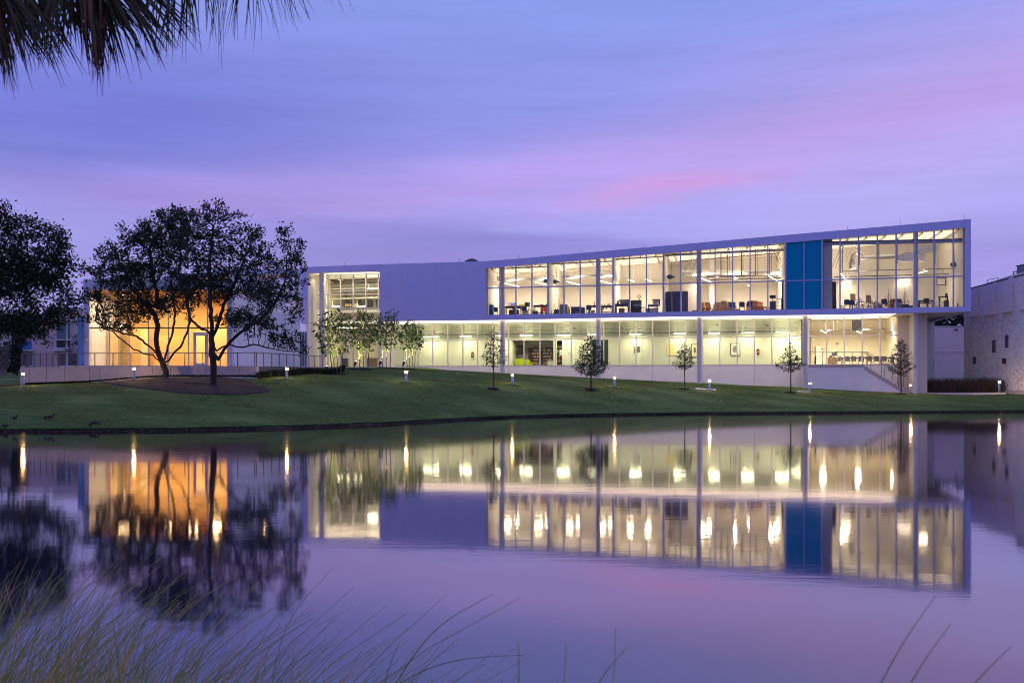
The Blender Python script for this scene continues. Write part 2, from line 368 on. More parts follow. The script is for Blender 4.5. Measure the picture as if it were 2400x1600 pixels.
def build_lawn():
    xs = np.concatenate([np.linspace(-1200, -100, 25), np.linspace(-80, 2480, 330), np.linspace(2520, 3600, 25)])
    ts = np.concatenate([[0, .03, .12, .3], np.linspace(.6, 60, 150), np.geomspace(62, 2600, 26)])
    V = []
    for t in ts:
        D = np.array([shore_D(x) for x in xs]) + t
        X = (xs - 1200) / F * D; Z = hgt(X, np.minimum(D, 240))
        if t > 150: Z = Z * 0 + 2.5
        Z = np.clip(Z, -2, 5)
        if t == 0: Z = np.full_like(X, .0) - .25
        elif t == .03: Z = np.full_like(X, .065) + .012 * np.sin(xs * .9) * np.cos(xs * .37)
        else:
            Z = Z + .025 * np.sin(X * .9 + D * .35) * np.sin(D * .55 + X * .2) * min(1, t / 3)
        V.append(np.stack([X, D, Z], 1))
    V = np.concatenate(V); nx = len(xs); nt_ = len(ts)
    i = np.arange(nx - 1)[None, :] + nx * np.arange(nt_ - 1)[:, None]
    Q = np.stack([i, i + 1, i + 1 + nx, i + nx], -1).reshape(-1, 4)
    o = np_mesh('lawn', V, Q, M_LAWN, smooth=True); tag(o, 'mown green lawn sloping from the building down to the pond', kind='structure')
    # dark earth edge of the cut bank
    soil = mat('bank_soil', (.060, .030, .022), .95, var=.4, scale=6)
    V = []; xs2 = np.linspace(-1000, 3400, 900)
    for k, (dt, z) in enumerate(((-.12, -.3), (-.06, .015), (-.02, .062))):
        D = np.array([shore_D(x) for x in xs2]) + dt + .03 * np.sin(xs2 * .31 + k) + .02 * np.sin(xs2 * 1.7 + k)
        V.append(np.stack([(xs2 - 1200) / F * D, D, np.full_like(D, z) + .015 * np.sin(xs2 * 1.1 + k)], 1))
    V = np.concatenate(V); n = len(xs2); i = np.arange(n - 1)[None, :] + n * np.arange(2)[:, None]
    tag(np_mesh('shore_bank', V, np.stack([i, i + 1, i + 1 + n, i + n], -1).reshape(-1, 4), soil), 'low reddish earth bank along the far edge of the pond', kind='structure')
build_lawn()

def build_water():
    ma = bpy.data.materials.new('pond_water'); ma.use_nodes = True; nt = ma.node_tree; L = nt.links; nt.nodes.clear()
    df = nt.nodes.new('ShaderNodeBsdfDiffuse'); df.inputs[0].default_value = (.007, .006, .024, 1)
    gl = nt.nodes.new('ShaderNodeBsdfGlossy'); gl.inputs['Roughness'].default_value = .05; gl.inputs[0].default_value = (1, .96, .97, 1)
    fr = nt.nodes.new('ShaderNodeFresnel'); fr.inputs[0].default_value = 1.36
    pw = nt.nodes.new('ShaderNodeMath'); pw.operation = 'POWER'; pw.inputs[1].default_value = .62; L.new(fr.outputs[0], pw.inputs[0])
    mx = nt.nodes.new('ShaderNodeMixShader'); L.new(pw.outputs[0], mx.inputs[0]); L.new(df.outputs[0], mx.inputs[1]); L.new(gl.outputs[0], mx.inputs[2])
    ou = nt.nodes.new('ShaderNodeOutputMaterial'); L.new(mx.outputs[0], ou.inputs[0])
    tc = nt.nodes.new('ShaderNodeTexCoord')
    def nz(scale, st, det=3):
        mp = nt.nodes.new('ShaderNodeMapping'); mp.inputs['Scale'].default_value = st; L.new(tc.outputs['Object'], mp.inputs[0])
        t = nt.nodes.new('ShaderNodeTexNoise'); t.inputs['Scale'].default_value = scale; t.inputs['Detail'].default_value = det; L.new(mp.outputs[0], t.inputs[0]); return t.outputs[0]
    b = nt.nodes.new('ShaderNodeBump'); b.inputs['Strength'].default_value = 1.0; b.inputs['Distance'].default_value = .0012
    L.new(nz(1.6, (.35, 1, 1), 4), b.inputs['Height'])
    # long slow swell plus patches of finer ripple where a breath of wind touches the pond
    pt = nt.nodes.new('ShaderNodeMapRange'); L.new(nz(.06, (.6, 2.2, 1), 2), pt.inputs[0]); pt.inputs[1].default_value = .45; pt.inputs[2].default_value = .62
    mu = nt.nodes.new('ShaderNodeMath'); mu.operation = 'MULTIPLY'; L.new(pt.outputs[0], mu.inputs[0]); L.new(nz(7, (.25, 1, 1), 2), mu.inputs[1])
    b2 = nt.nodes.new('ShaderNodeBump'); b2.inputs['Distance'].default_value = .0005; L.new(mu.outputs[0], b2.inputs['Height']); L.new(b.outputs[0], b2.inputs['Normal'])
    [L.new(b2.outputs[0], n_.inputs['Normal']) for n_ in (df, gl)]
    wm = MB(); nx_, ny_ = 40, 40
    wm.add([(-120 + 240 * i / nx_, -20 + 110 * j / ny_, 0) for j in range(ny_ + 1) for i in range(nx_ + 1)], [(j * (nx_ + 1) + i, j * (nx_ + 1) + i + 1, (j + 1) * (nx_ + 1) + i + 1, (j + 1) * (nx_ + 1) + i) for j in range(ny_) for i in range(nx_)])
    o = obj('pond_water', wm, ma)
    tag(o, 'still pond reflecting the lit building and violet sky', kind='structure')
build_water()
# the near bank the photographer stands on (below the frame)
def build_near_bank():
    xs = np.linspace(-60, 60, 120); ys = np.linspace(-60, 4.6, 60); X, Y = np.meshgrid(xs, ys)
    edge = 3.6 + .5 * np.sin(X * .5) - .35 * np.maximum(X, 0) * .2
    Z = np.clip((edge - Y) * .28, -.5, .42) + .03 * np.sin(X * 3) * np.sin(Y * 2.3)
    n = len(xs); i = np.arange(n - 1)[None, :] + n * np.arange(len(ys) - 1)[:, None]
    tag(np_mesh('near_bank', np.stack([X.ravel(), Y.ravel(), Z.ravel()], 1), np.stack([i, i + 1, i + 1 + n, i + n], -1).reshape(-1, 4), M_LAWN, smooth=True),
        'grassy near bank of the pond under the viewer', kind='structure')
build_near_bank()

M_MULCH = mat('mulch', (.020, .011, .012), .95, var=.9, scale=7, bump=1.0, bscale=16)
def mulch(name, label, outline, n=26, dz=.035):
    """outline: (px, D) loop draped on the lawn; filled towards its centre"""
    pts = [Vector((PX(x, D), D)) for x, D in outline]; c = sum(pts, Vector((0, 0))) / len(pts)
    m = len(pts); V = []; Fc = []
    for k in range(n + 1):
        s = 1 - k / n
        for q in pts:
            w = c + (q - c) * s; z = H1(w.x, w.y) + (dz if k else -.03) + random.uniform(0, .03) * (k > 0)
            V.append((w.x, w.y, z))
    for k in range(n):
        for j in range(m): Fc.append((k * m + j, k * m + (j + 1) % m, (k + 1) * m + (j + 1) % m, (k + 1) * m + j))
    o = obj(name, MB().add(V, Fc), M_MULCH); tag(o, label, kind='stuff'); return o
def ring(px, D, rpx, rD, n=28):
    return [(px + rpx * math.cos(2 * math.pi * i / n) * (1 + .12 * math.sin(i * 2.7)), D + rD * math.sin(2 * math.pi * i / n)) for i in range(n)]
def spline(pts, n=6):
    out = []; m = len(pts)
    for i in range(m):
        p0, p1, p2, p3 = (Vector(pts[(i + k - 1) % m]) for k in range(4))
        for j in range(n):
            t = j / n; out.append(.5 * ((2 * p1) + (-p0 + p2) * t + (2 * p0 - 5 * p1 + 4 * p2 - p3) * t * t + (-p0 + 3 * p1 - 3 * p2 + p3) * t ** 3))
    return [tuple(o) for o in out]
def on_lawn(px, py): q = ground_at(px, py); return (px, q.y)
bed = [on_lawn(222, 897), on_lawn(300, 908), on_lawn(400, 920), on_lawn(480, 925), on_lawn(560, 927), on_lawn(622, 921), on_lawn(634, 914), on_lawn(610, 903), on_lawn(580, 892), (520, 63.2), (400, 63.3), (300, 62.0), (250, 61.0)]
mulch('mulch_bed', 'wide dark mulch bed under the two big oak trees', spline(bed, 5))
mulch('mulch_bed', 'mulch strip at the far left edge of the lawn beside the wall', ring(0, 61.2, 48, .9))
def path_strip(label, pts, wd, mt=M_CONCL):
    V = []; n = len(pts)
    for px, D in pts:
        for s in (-1, 1):
            q = G(px, D + s * wd / 2, .05); V.append(q)
    V2 = [(v[0], v[1], v[2] - .1) for v in V]
    Fc = []
    for i in range(n - 1):
        a = 2 * i; Fc += [(a, a + 2, a + 3, a + 1), (a + 2 * n, a + 2 * n + 2, a + 2, a)]
    o = obj('path', MB().add(V + V2, Fc), mt); tag(o, label, kind='structure')
path_strip('thin pale concrete path between mulch bed and retaining wall', [(x, lerp(x, [(215, 62.4), (400, 63.3), (600, 63.4)])) for x in range(215, 606, 15)], .7)
path_strip('pale concrete pad under the bollard before the third column', [(x, 77.25) for x in range(1630, 1680, 8)], 1.0)
path_strip('pale concrete pad under the bollard before the fourth column', [(x, 80.45) for x in range(1868, 1908, 8)], .9)

# ------------------------------------------------------------------ main building
ART = thing('art_school_building', 'long white art building with rising roof and glass studios above the lawn', 'building', MAIN.w(0, 0), MAIN.ang)
U = MAIN.u
def zline(pts, v):      # photo polyline -> function u -> z in the plane at depth v
    q = [MAIN.uz(x, y, v) for x, y in pts]; return lambda u: lerp(u, q)
ROOF = [(704, 627), (741, 624.5), (888, 619.5), (1020, 615.5), (1137, 612), (1213, 606.5), (1360, 593), (1580, 574), (1884, 547), (2112, 527.6), (2276, 513)]
z_roof = zline(ROOF, 0)
z_bot = zline([(704, 757.5), (966, 752), (1160, 750), (1580, 742), (1980, 737), (2276, 730)], 0)
GT = [(1138, 629.4), (1554, 593.7), (1841, 569.6), (2262, 533.6)]; GS = [(1138, 737.6), (1554, 731), (1841, 724.7), (2262, 718)]; GM = [(1138, 675.7), (1554, 665), (1841, 658.5), (2262, 647)]
z_gt0, z_gs0 = zline(GT, 0), zline(GS, 0)
VG = .22
z_gt, z_gs, z_gm = zline(GT, VG), zline(GS, VG), zline(GM, VG)
z_lob = zline([(722, 640), (890, 636)], 0)
u0 = U(704); uL = U(722); u8 = U(890); uW = U(1138); uR = U(2262); uE = U(2276)
GAP = .010
def panels(us, zb, zt, name='wall_panel', v0=0.0, v1=.12, m=M_METAL):
    for a, b in zip(us[:-1], us[1:]):
        g_ = .004 if name == 'wall_panel' else GAP
        xs = [a + g_] + [u for u in (MAIN.u(p[0]) for p in ROOF) if a + .1 < u < b - .1] + [b - g_]
        xb = sorted(xs + [u for u in (U(966), U(1160), U(1580), U(1980)) if a + .1 < u < b - .1]) if zb is z_bot else xs
        poly = [(x, zb(x)) for x in xb] + [(x, zt(x)) for x in reversed(xs)]
        obj(name, MB().extr(poly, v0, v1), m, ART)
jt = [U(x) for x in (1138, 1257, 1395, 1515, 1635, 1758, 1884, 2013, 2142)] + [uR]
panels(jt, lambda u: z_gt0(u) + .012, z_roof, 'fascia_panel')
jb = [U(x) for x in (1138, 1208, 1365, 1515, 1675, 1841, 1926, 2092)] + [uR]
panels(jb, z_bot, lambda u: z_gs0(u) - .012, 'sill_panel')
panels([uR, uE], z_bot, z_roof, 'end_panel')
panels([u8, U(955), U(1049), uW], z_bot, z_roof, 'wall_panel')
panels([uL, U(860), u8], z_lob, z_roof, 'fascia_panel')
panels([u0, uL], z_bot, z_roof, 'wall_panel')
# thin reveal lines of the window surround
obj('window_surround', MB().quadz(uW, uR, .02, VG + .06, z_gs0(uW) - .10, z_gs0(uR) - .10, z_gs0(uW) - .014, z_gs0(uR) - .014).quadz(uW, uR, .02, VG + .06, z_gt0(uW) + .014, z_gt0(uR) + .014, z_gt0(uW) + .08, z_gt0(uR) + .08)
    .box(uR + .0, uR + .06, .125, VG + .06, z_gs0(uR), z_gt0(uR)), M_FRAME, ART)
# backing wall of the blank part, end walls, back wall, roof deck, soffit and floor slab
BACK = 14.0
def zr(u): return z_roof(u) - .25
bw = MB(); xs = [u8, U(955), U(1049), uW]
bw.extr([(x, z_bot(x) + .03) for x in xs] + [(x, zr(x)) for x in reversed(xs)], .125, .35)
obj('blank_wall_core', bw, M_STUCCO, ART)
obj('end_wall', MB().quadz(uE - .35, uE - .002, .125, BACK, z_bot(uE), z_bot(uE), z_roof(uE), z_roof(uE)), M_METAL, ART)
obj('end_wall', MB().quadz(u0, u0 + .3, .125, BACK, z_bot(u0), z_bot(u0), zr(u0), zr(u0)), M_METAL, ART)
rf = MB(); xs = [u0 + .05] + [U(p[0]) for p in ROOF[1:-1]] + [uE - .36]
for a, b in zip(xs[:-1], xs[1:]): rf.quadz(a, b, .13, BACK, z_roof(a) - .5, z_roof(b) - .5, z_roof(a) - .12, z_roof(b) - .12)
ROOFO = obj('roof', rf, M_CEIL, ART)
obj('back_wall', MB().quadz(u0, uE, BACK, BACK + .3, 2.5, 2.0, z_roof(u0), z_roof(uE) - .3), M_STUCCO, ART)
for x in (805, 933, 1075, 1213.7, 1360, 1506.7, 1654.5, 1817, 1987, 2112, 2267):
    u = min(U(x), uE - .45); obj('lightning_rod', MB().tube((u, .3, z_roof(u) - .15), (u, .3, z_roof(u) + .45), .016, .010, 5), M_STEEL, ROOFO)
uv_ = U(1107, 3); zv = z_roof(uv_)
vent = obj('roof_vent', MB().box(uv_ - .62, uv_ + .50, 2.6, 3.8, zv - .15, zv + .46).ball((uv_ - .1, 3.2, zv + .46), .52, .55, .24, 14, 8), M_DKGREY, ROOFO, True)
SOFV = 4.45     # set-back of the ground floor glass
sf = MB()
for a, b in zip([u8, U(966), U(1160), U(1580), U(1980)], [U(966), U(1160), U(1580), U(1980), uE - .36]): sf.quadz(a, b, .125, SOFV + 2.2, z_bot(a) + .03, z_bot(b) + .03, z_bot(a) + .14, z_bot(b) + .14)
sf.quadz(u0 + .31, uL, .125, BACK, z_bot(u0) + .02, z_bot(uL) + .02, z_bot(u0) + .14, z_bot(uL) + .14)
obj('soffit', sf, M_SOFFIT, ART)
fs = MB(); xs = [uW, U(1554), U(1841), uR]
for a, b in zip(xs[:-1], xs[1:]): fs.quadz(a, b, VG + .08, BACK, z_bot(a) + .16, z_bot(b) + .16, z_gs(a) - .02, z_gs(b) - .02)
obj('floor_slab', fs, M_FLOOR, ART)

# upper glazing: 28 bays, two panes each
MU = [1138, 1172, 1209.6, 1247, 1284.7, 1322, 1360, 1398.6, 1437, 1476, 1515, 1555, 1595, 1634.7, 1676, 1717, 1758, 1799.6, 1841, 1883.7, 1926, 1968.8, 2012, 2056, 2100, 2144.5, 2189, 2234, 2262]
mu = [U(x, VG) for x in MU]
WIDE = {1284.7, 1437, 1555, 1634.7, 1841, 1926, 2144.5}
hw = {}
for x, u in zip(MU, mu): hw[u] = .075 if x in WIDE else .048
for i, (x, u) in enumerate(zip(MU, mu)):
    if i in (0, len(MU) - 1): continue
    obj('mullion', MB().box(u - hw[u], u + hw[u], VG - .16, VG + .07, z_gs0(u) - .012, z_gt0(u) + .012), M_FRAME, ART)
for i in range(len(mu) - 1):
    a, b = mu[i] + (hw[mu[i]] if i else 0), mu[i + 1] - (hw[mu[i + 1]] if i < len(mu) - 2 else 0)
    blue = MU[i] in (1841, 1883.7)
    obj('transom', MB().quadz(a, b, VG - .09, VG + .05, z_gm(a) - .05, z_gm(b) - .05, z_gm(a) + .05, z_gm(b) + .05), M_FRAME, ART)
    for zb, zt, db, dt in ((z_gs, z_gm, -.0, -.05), (z_gm, z_gt, .05, .0)):
        o = obj('blue_panel' if blue else 'pane', MB().quadz(a, b, VG - (.06 if blue else .012), VG + (.02 if blue else .012), zb(a) + db, zb(b) + db, zt(a) + dt, zt(b) + dt), M_BLUE if blue else M_GLASS, ART)
# columns (upper lengths stand behind the glass, lower lengths in front of the ground floor)
for x, by in ((1178, 875.5), (1402.5, 886.2), (1639, 898.3), (1887, 909.5), (2146, 921.5)):
    v = .95; u = U(x, v); z0 = MAIN.uz(x, by, v)[1] - .15
    q = MB().tube((u, v, z0), (u, v, z_bot(u) + .02), .225, .225, 28, False)
    obj('column', q, M_COLUMN, ART, True)
    obj('base_ring', MB().tube((u, v, z0), (u, v, z0 + .2), .25, .25, 28), M_COLUMN, ART, True)
    obj('column', MB().tube((u, v, z_gs(u) - .02), (u, v, z_roof(u) - .5), .20, .20, 24, False), M_COLUMN, ART, True)

# studio rooms: partitions, back walls
ROOMS = [(1138, 1284.7, 8.2), (1284.7, 1437, 8.2), (1437, 1555, 8.0), (1555, 1841, 11.0), (1926, 2262, 9.5)]
def zceil(u): return z_roof(u) - .5
def part_wall(u, v0, v1, th=.15, m=M_IN, name='partition'):
    obj(name, MB().quadz(u - th / 2, u + th / 2, v0, v1, z_gs(u) - .02, z_gs(u) - .02, zceil(u) - .01, zceil(u) - .01), m, ART)
for x, y, v in ROOMS:
    a, b = U(x, VG), U(y, VG)
    ys = [a + .08, b - .08]
    obj('room_back_wall', MB().quadz(ys[0], ys[1], v, v + .15, z_gs(a) - .02, z_gs(b) - .02, zceil(ys[0]) - .01, zceil(ys[1]) - .01), M_IN, ART)
part_wall(uW + .08, .36, 8.35); part_wall(U(1284.7, VG), .36, 8.35); part_wall(U(1437, VG), .36, 8.35); part_wall(U(1555, VG), .36, 11.15)
part_wall(U(1841, VG), .36, 11.15); part_wall(U(1926, VG), .36, 9.65); part_wall(uR - .02, .36, 9.65)
obj('room_back_wall', MB().quadz(U(1841, VG) + .08, U(1926, VG) - .08, .42, .5, z_gs(U(1841)), z_gs(U(1926)), zceil(U(1841)) - .02, zceil(U(1926)) - .02), M_BLUE, ART)
# ceiling edge beams just behind the glass
def beam(x0, y0, x1, y1, v, h, d=.14, m=M_GREY, name='ceiling_beam'):
    (a, za), (b, zb) = MAIN.uz(x0, y0, v), MAIN.uz(x1, y1, v)
    return obj(name, MB().quadz(a, b, v, v + d, za - h / 2, zb - h / 2, za + h / 2, zb + h / 2), m, ART)
M_BEAM = mat('beam_lilac', (.42, .40, .44), .6)
beam(1176, 629.5, 1283, 624.5, 1.5, .11, m=M_BEAM); beam(1287, 619, 1435, 612, 1.5, .11, m=M_BEAM); beam(1440, 608, 1553, 601, 1.5, .11, m=M_BEAM)
beam(1558, 598, 1838, 585, 1.5, .20, m=M_BEAM)
beam(1929, 571, 2259, 564, .6, .30, m=M_BEAM, name='shade_box'); beam(1929, 566.5, 2259, 559.6, .55, .07, m=M_BLACK, name='shade_slot')
beam(1758, 577, 1839, 571.5, .6, .05, m=M_BLACK, name='shade_slot')
# bulkheads over the ducts and a pale inner wall at studio five
for x0, y0, x1, y1, h in ((1182, 641, 1280, 637, .42), (1325, 629, 1436, 622.5, .62)):
    beam(x0, y0, x1, y1, 5.8, h, .5, m=mat('bulkhead', (.50, .46, .42), .8), name='bulkhead')
a = U(1930.5, .5); b = U(1949, 1.2)
obj('inner_pier', MB().quadz(a, b, .7, 1.4, z_gs(a), z_gs(b), zceil(a) - .02, zceil(b) - .02), mat('pier_grey', (.56, .55, .58), .8), ART)
a = U(1808, 8) ; 
obj('inner_column', MB().tube((U(1668, 8), 8, z_gs(U(1668))), (U(1668, 8), 8, zceil(U(1668))), .28, .28, 14, False), M_CEIL, ART, True)
obj('inner_pier', MB().box(U(1601, 4.5), U(1636, 4.5), 4.5, 5.2, z_gs(U(1601)), z_gs(U(1601)) + 3.0), M_IN, ART)
# ceiling purlins run into the rooms
for x in (1150, 1195, 1232, 1262, 1310, 1345, 1380, 1415, 1460, 1500, 1535, 1580, 1620, 1665, 1708, 1752, 1795, 1830, 1950, 1990, 2034, 2078, 2120, 2166, 2212, 2250):
    u = U(x, 1); obj('purlin', MB().box(u - .05, u + .05, 1.7, 7.8, zceil(u) - .17, zceil(u) - .03), M_CEIL, ART)

# ---------------- ground floor
VF = SOFV
zg_t = zline([(888, 756), (1100, 752.5), (1580, 745.5), (1888, 740.5), (2104.5, 738)], VF)
zg_m = zline([(888, 800), (1100, 796.7), (1580, 791.3), (1877, 788), (2104.5, 785)], VF)
zg_s = zline([(888, 858.5), (1100, 858), (1580, 856), (1900, 855), (2104.5, 854.5)], VF)
GMU = [890, 913, 945, 980, 1014, 1049.8, 1084.7, 1119.4, 1155.3, 1191.8, 1228, 1265.7, 1301.6, 1339.4, 1376.5, 1415, 1452.4, 1490.8, 1529.6, 1568.8, 1607.8, 1647, 1687, 1727.6, 1768.4, 1809, 1850, 1896, 1937.5, 1978.8, 2020.8, 2062.6, 2104.5]
gu = [U(x, VF) for x in GMU]
for u in gu: obj('mullion', MB().box(u - .05, u + .05, VF - .10, VF + .07, zg_s(u) + .002, zg_t(u) + .10), M_FRAMEW, ART)
for i, (a, b) in enumerate(zip(gu[:-1], gu[1:])):
    a += .05; b -= .05
    obj('transom', MB().quadz(a, b, VF - .07, VF + .05, zg_m(a) - .045, zg_m(b) - .045, zg_m(a) + .045, zg_m(b) + .045), M_FRAMEW, ART)
    for zb, zt, db, dt in ((zg_s, zg_m, .07, -.045), (zg_m, zg_t, .045, .1)):
        obj('pane', MB().quadz(a, b, VF - .012, VF + .012, zb(a) + db, zb(b) + db, zt(a) + dt, zt(b) + dt), M_GLASS if GMU[i] >= 1896 else M_GLASSG, ART)
gL, gR = gu[0], gu[-1]
obj('sill', MB().quadz(gL, gR, VF - .09, VF + .06, zg_s(gL) + .003, zg_s(gR) + .003, zg_s(gL) + .07, zg_s(gR) + .07), M_FRAMEW, ART)
# white base wall in panels
bj = [gL] + [U(x, VF) for x in (985, 1084.7, 1191.8, 1301.6, 1415, 1529, 1647, 1768, 1896)] + [gR]
for a, b in zip(bj[:-1], bj[1:]):
    obj('base_panel', MB().quadz(a + GAP, b - GAP, VF - .06, VF + .25, .4, .4, zg_s(a), zg_s(b)), M_STUCCO, ART)
# right end pier
x0, x1, x2 = U(2104.5, VF) + .05, U(2139, VF - .3), U(2167, 3.0)
obj('pier', MB().box(x0, U(2167, VF - .1), VF - .1, VF + 3.5, .3, z_bot(x0) + .02), mat('beige_stucco', (.62, .56, .54), .8, var=.04), ART)
obj('pier', MB().box(x1 - .3, x2, 1.9, VF - .105, .3, z_bot(x0) + .02), MATS['beige_stucco'], ART)
# interior of the ground floor
VH = VF + 3.6
zf = lambda u: zg_s(u) - .05
hallL, hallR, confR = U(895, VF), U(1878, VH), U(2110, VF)
fl = MB(); fl.quadz(hallL, confR, VF + .08, VF + 8.5, zf(hallL) - .3, zf(confR) - .3, zf(hallL), zf(confR)); obj('ground_floor', fl, M_FLOOR, ART)
cl = MB(); cl.quadz(u8 + .02, U(2104.5, VF), VF + .08, VF + 8.5, zg_t(hallL) + .1, zg_t(confR) + .1, zg_t(hallL) + .25, zg_t(confR) + .25); obj('ceiling', cl, M_CEIL, ART)
def hz(py, x, v): return MAIN.uz(x, py, v)[1]
# corridor back wall with openings: reading nook, dark doorway, dark double door
def wallseg(xa, xb, yt=None, yb=None, v=VH, m=M_HALL, name='corridor_wall', th=.2):
    a, b = U(xa, v), U(xb, v)
    zt = (zg_t(a) + .1, zg_t(b) + .1) if yt is None else (MAIN.uz(xa, yt, v)[1], MAIN.uz(xb, yt, v)[1])
    zb = (zf(a), zf(b)) if yb is None else (MAIN.uz(xa, yb, v)[1], MAIN.uz(xb, yb, v)[1])
    return obj(name, MB().quadz(a, b, v, v + th, zb[0], zb[1], zt[0], zt[1]), m, ART)
wallseg(895, 1201); wallseg(1201, 1297, None, 797.5); wallseg(1297, 1304.5); wallseg(1304.5, 1317.5, None, 798); wallseg(1317.5, 1388); wallseg(1388, 1426, None, 796); wallseg(1426, 1878)
# upper dark-green tray zone: cable tray and pipes along the corridor
for y0, y1, r in ((786, 775.5, .05), (780, 770, .018), (776, 766, .018)):
    (a, za), (b, zb) = MAIN.uz(900, y0, VH - .5), MAIN.uz(1872, y1, VH - .5)
    obj('cable_tray' if r > .03 else 'pipe', MB().tube((a, VH - .3, za), (b, VH - .3, zb), r, r, 8), M_GREY, ART)
for k in range(56):
    x = random.uniform(985, 1872); v = VH - .25; u, z = MAIN.uz(x, random.uniform(776, 784), v)
    obj('hanger_rod', MB().tube((u, v, z), (u, v, zg_t(u) + .1), .012, .012, 4), M_GREY, ART)
for x in (985, 1018, 1103, 1170, 1186, 1280, 1343, 1350, 1440, 1448, 1487, 1535, 1580, 1620, 1690, 1740, 1760):
    v = VF + 1.2; u = U(x, v); z = zg_t(u) - .02
    obj('ceiling_bracket', MB().box(u - .13, u + .13, v, v + .2, z - .03, z + .03).box(u + .05, u + .1, v, v + .06, z - .12, z), M_DKGREY, ART)
# nook behind the opening
na, nb = U(1201, VH), U(1297, VH); VN = VH + 3.2
obj('nook_wall', MB().box(na - 1.2, nb + 1.2, VN, VN + .2, zf(na), zg_m(na) + .1), M_IN, ART)
obj('nook_wall', MB().box(na - .15, na, VH + .2, VN, zf(na), zg_m(na) + .1), M_HALL, ART)
obj('nook_wall', MB().box(nb + .0, nb + .15, VH + .2, VN, zf(na), zg_m(na) + .1), M_HALL, ART)
obj('nook_ceiling', MB().box(na - .2, nb + .2, VH + .2, VN, hz(797.5, 1240, VH) + .05, hz(797.5, 1240, VH) + .2), M_CEIL, ART)
d0, d1 = U(1304.5, VH), U(1317.5, VH)
obj('dark_room_wall', MB().box(d0 - .6, d1 + .9, VH + 1.6, VH + 1.8, zf(d0), zg_m(d0) + .1), M_DKGREY, ART)
e0, e1 = U(1388, VH), U(1426, VH); DOORZ = hz(796, 1400, VH)
for k in range(3):
    w = (e1 - e0) / 3; obj('dark_door', MB().box(e0 + k * w + .03, e0 + (k + 1) * w - .03, VH + .05, VH + .12, zf(e0), DOORZ), mat('dark_green_door', (.02, .035, .03), .25), ART)
p0, p1 = U(1484.5, VH), U(1503, VH)
dr = obj('door', MB().box(p0, p1, VH - .06, VH - .002, zf(p0), hz(796, 1494, VH)), mat('pale_door', (.74, .76, .66), .5), ART)
obj('door_window', MB().box(U(1493, VH), U(1500, VH), VH - .075, VH - .062, hz(826, 1496, VH), hz(811, 1496, VH)), M_DKGREY, dr)
obj('handle', MB().box(U(1486, VH), U(1488, VH), VH - .12, VH - .062, hz(828, 1487, VH), hz(812, 1487, VH)), M_STEEL, dr)
# lecture room at the right end
cv = VF + 7.5
obj('room_back_wall', MB().box(hallR - 1.0, confR + 1.5, cv, cv + .2, zf(hallR), zg_t(hallR) + .1), mat('lecture_wall', (.78, .72, .58), .8, var=.02), ART)
obj('partition', MB().box(U(1899, VF + .5) - .1, U(1899, VF + .5) + .05, VF + .2, cv, zf(hallR), zg_t(hallR) + .1), mat('lecture_side', (.62, .56, .42), .8), ART)
obj('partition', MB().box(confR - .02, confR + .13, VF + .26, cv, zf(hallR), zg_t(hallR) + .1), MATS['lecture_wall'], ART)
# double-height lobby at the left
VL = 2.3
lz_t = zline([(741, 648), (887, 642.5)], VL); LB = MAIN.uz(800, 860, VL)[1]; zt_ = lz_t
obj('lobby_soffit', MB().quadz(uL + .02, u8 - .02, .14, VL + .2, z_lob(uL) + .02, z_lob(u8) + .02, z_lob(uL) + .2, z_lob(u8) + .2), M_SOFFIT, ART)
obj('lobby_jamb', MB().box(uL - .25, uL, .125, VL, 2.6, z_lob(uL) + .02), M_SOFFIT, ART)
obj('lobby_jamb', MB().box(u8 - .03, u8 + .2, .36, VL + 1.8, 2.6, z_lob(u8) + .02), M_SOFFIT, ART)
LM = [722.5, 741, 769, 798.4, 828, 858, 887]
lu = [U(x, VL) for x in LM]; lu[0] = uL + .02
ly = [860, 800, 750, 722, 690, 640]
def lzz(y, u): return MAIN.uz(800, y, VL)[1]
for u in lu[1:]: obj('mullion', MB().box(u - .05, u + .05, VL - .08, VL + .08, 2.8, z_lob(u) + .015), M_FRAMEW, ART)
for i, (a, b) in enumerate(zip(lu[:-1], lu[1:])):
    for k in range(5):
        zb = lzz(ly[k], a); zt = lzz(ly[k + 1], a) if k < 4 else z_lob(a)
        obj('pane', MB().box(a + .05, b - .05, VL - .012, VL + .012, zb + .04, zt - .04), M_GLASS, ART)
        obj('transom', MB().box(a + .05, b - .05, VL - .06, VL + .05, zb - .04, zb + .04), M_FRAMEW, ART)
obj('lobby_floor', MB().box(uL - .2, u8 + .5, VL - 2.2, 13.5, LB - .5, LB - .03), M_FLOOR, ART)
obj('lobby_wall', MB().box(uL - .2, u8 + .3, 11.0, 11.2, LB, z_lob(uL)), mat('lobby_cream', (.74, .68, .50), .8, var=.03), ART)
obj('lobby_wall', MB().box(uL - .45, uL - .25, VL, 11.0, LB, z_lob(uL)), MATS['lobby_cream'], ART)
uC = U(755.5, 1.0)
obj('square_column', MB().box(uC - .23, uC + .23, .8, 1.26, 2.6, z_lob(uC) + .03), M_COLUMN, ART)
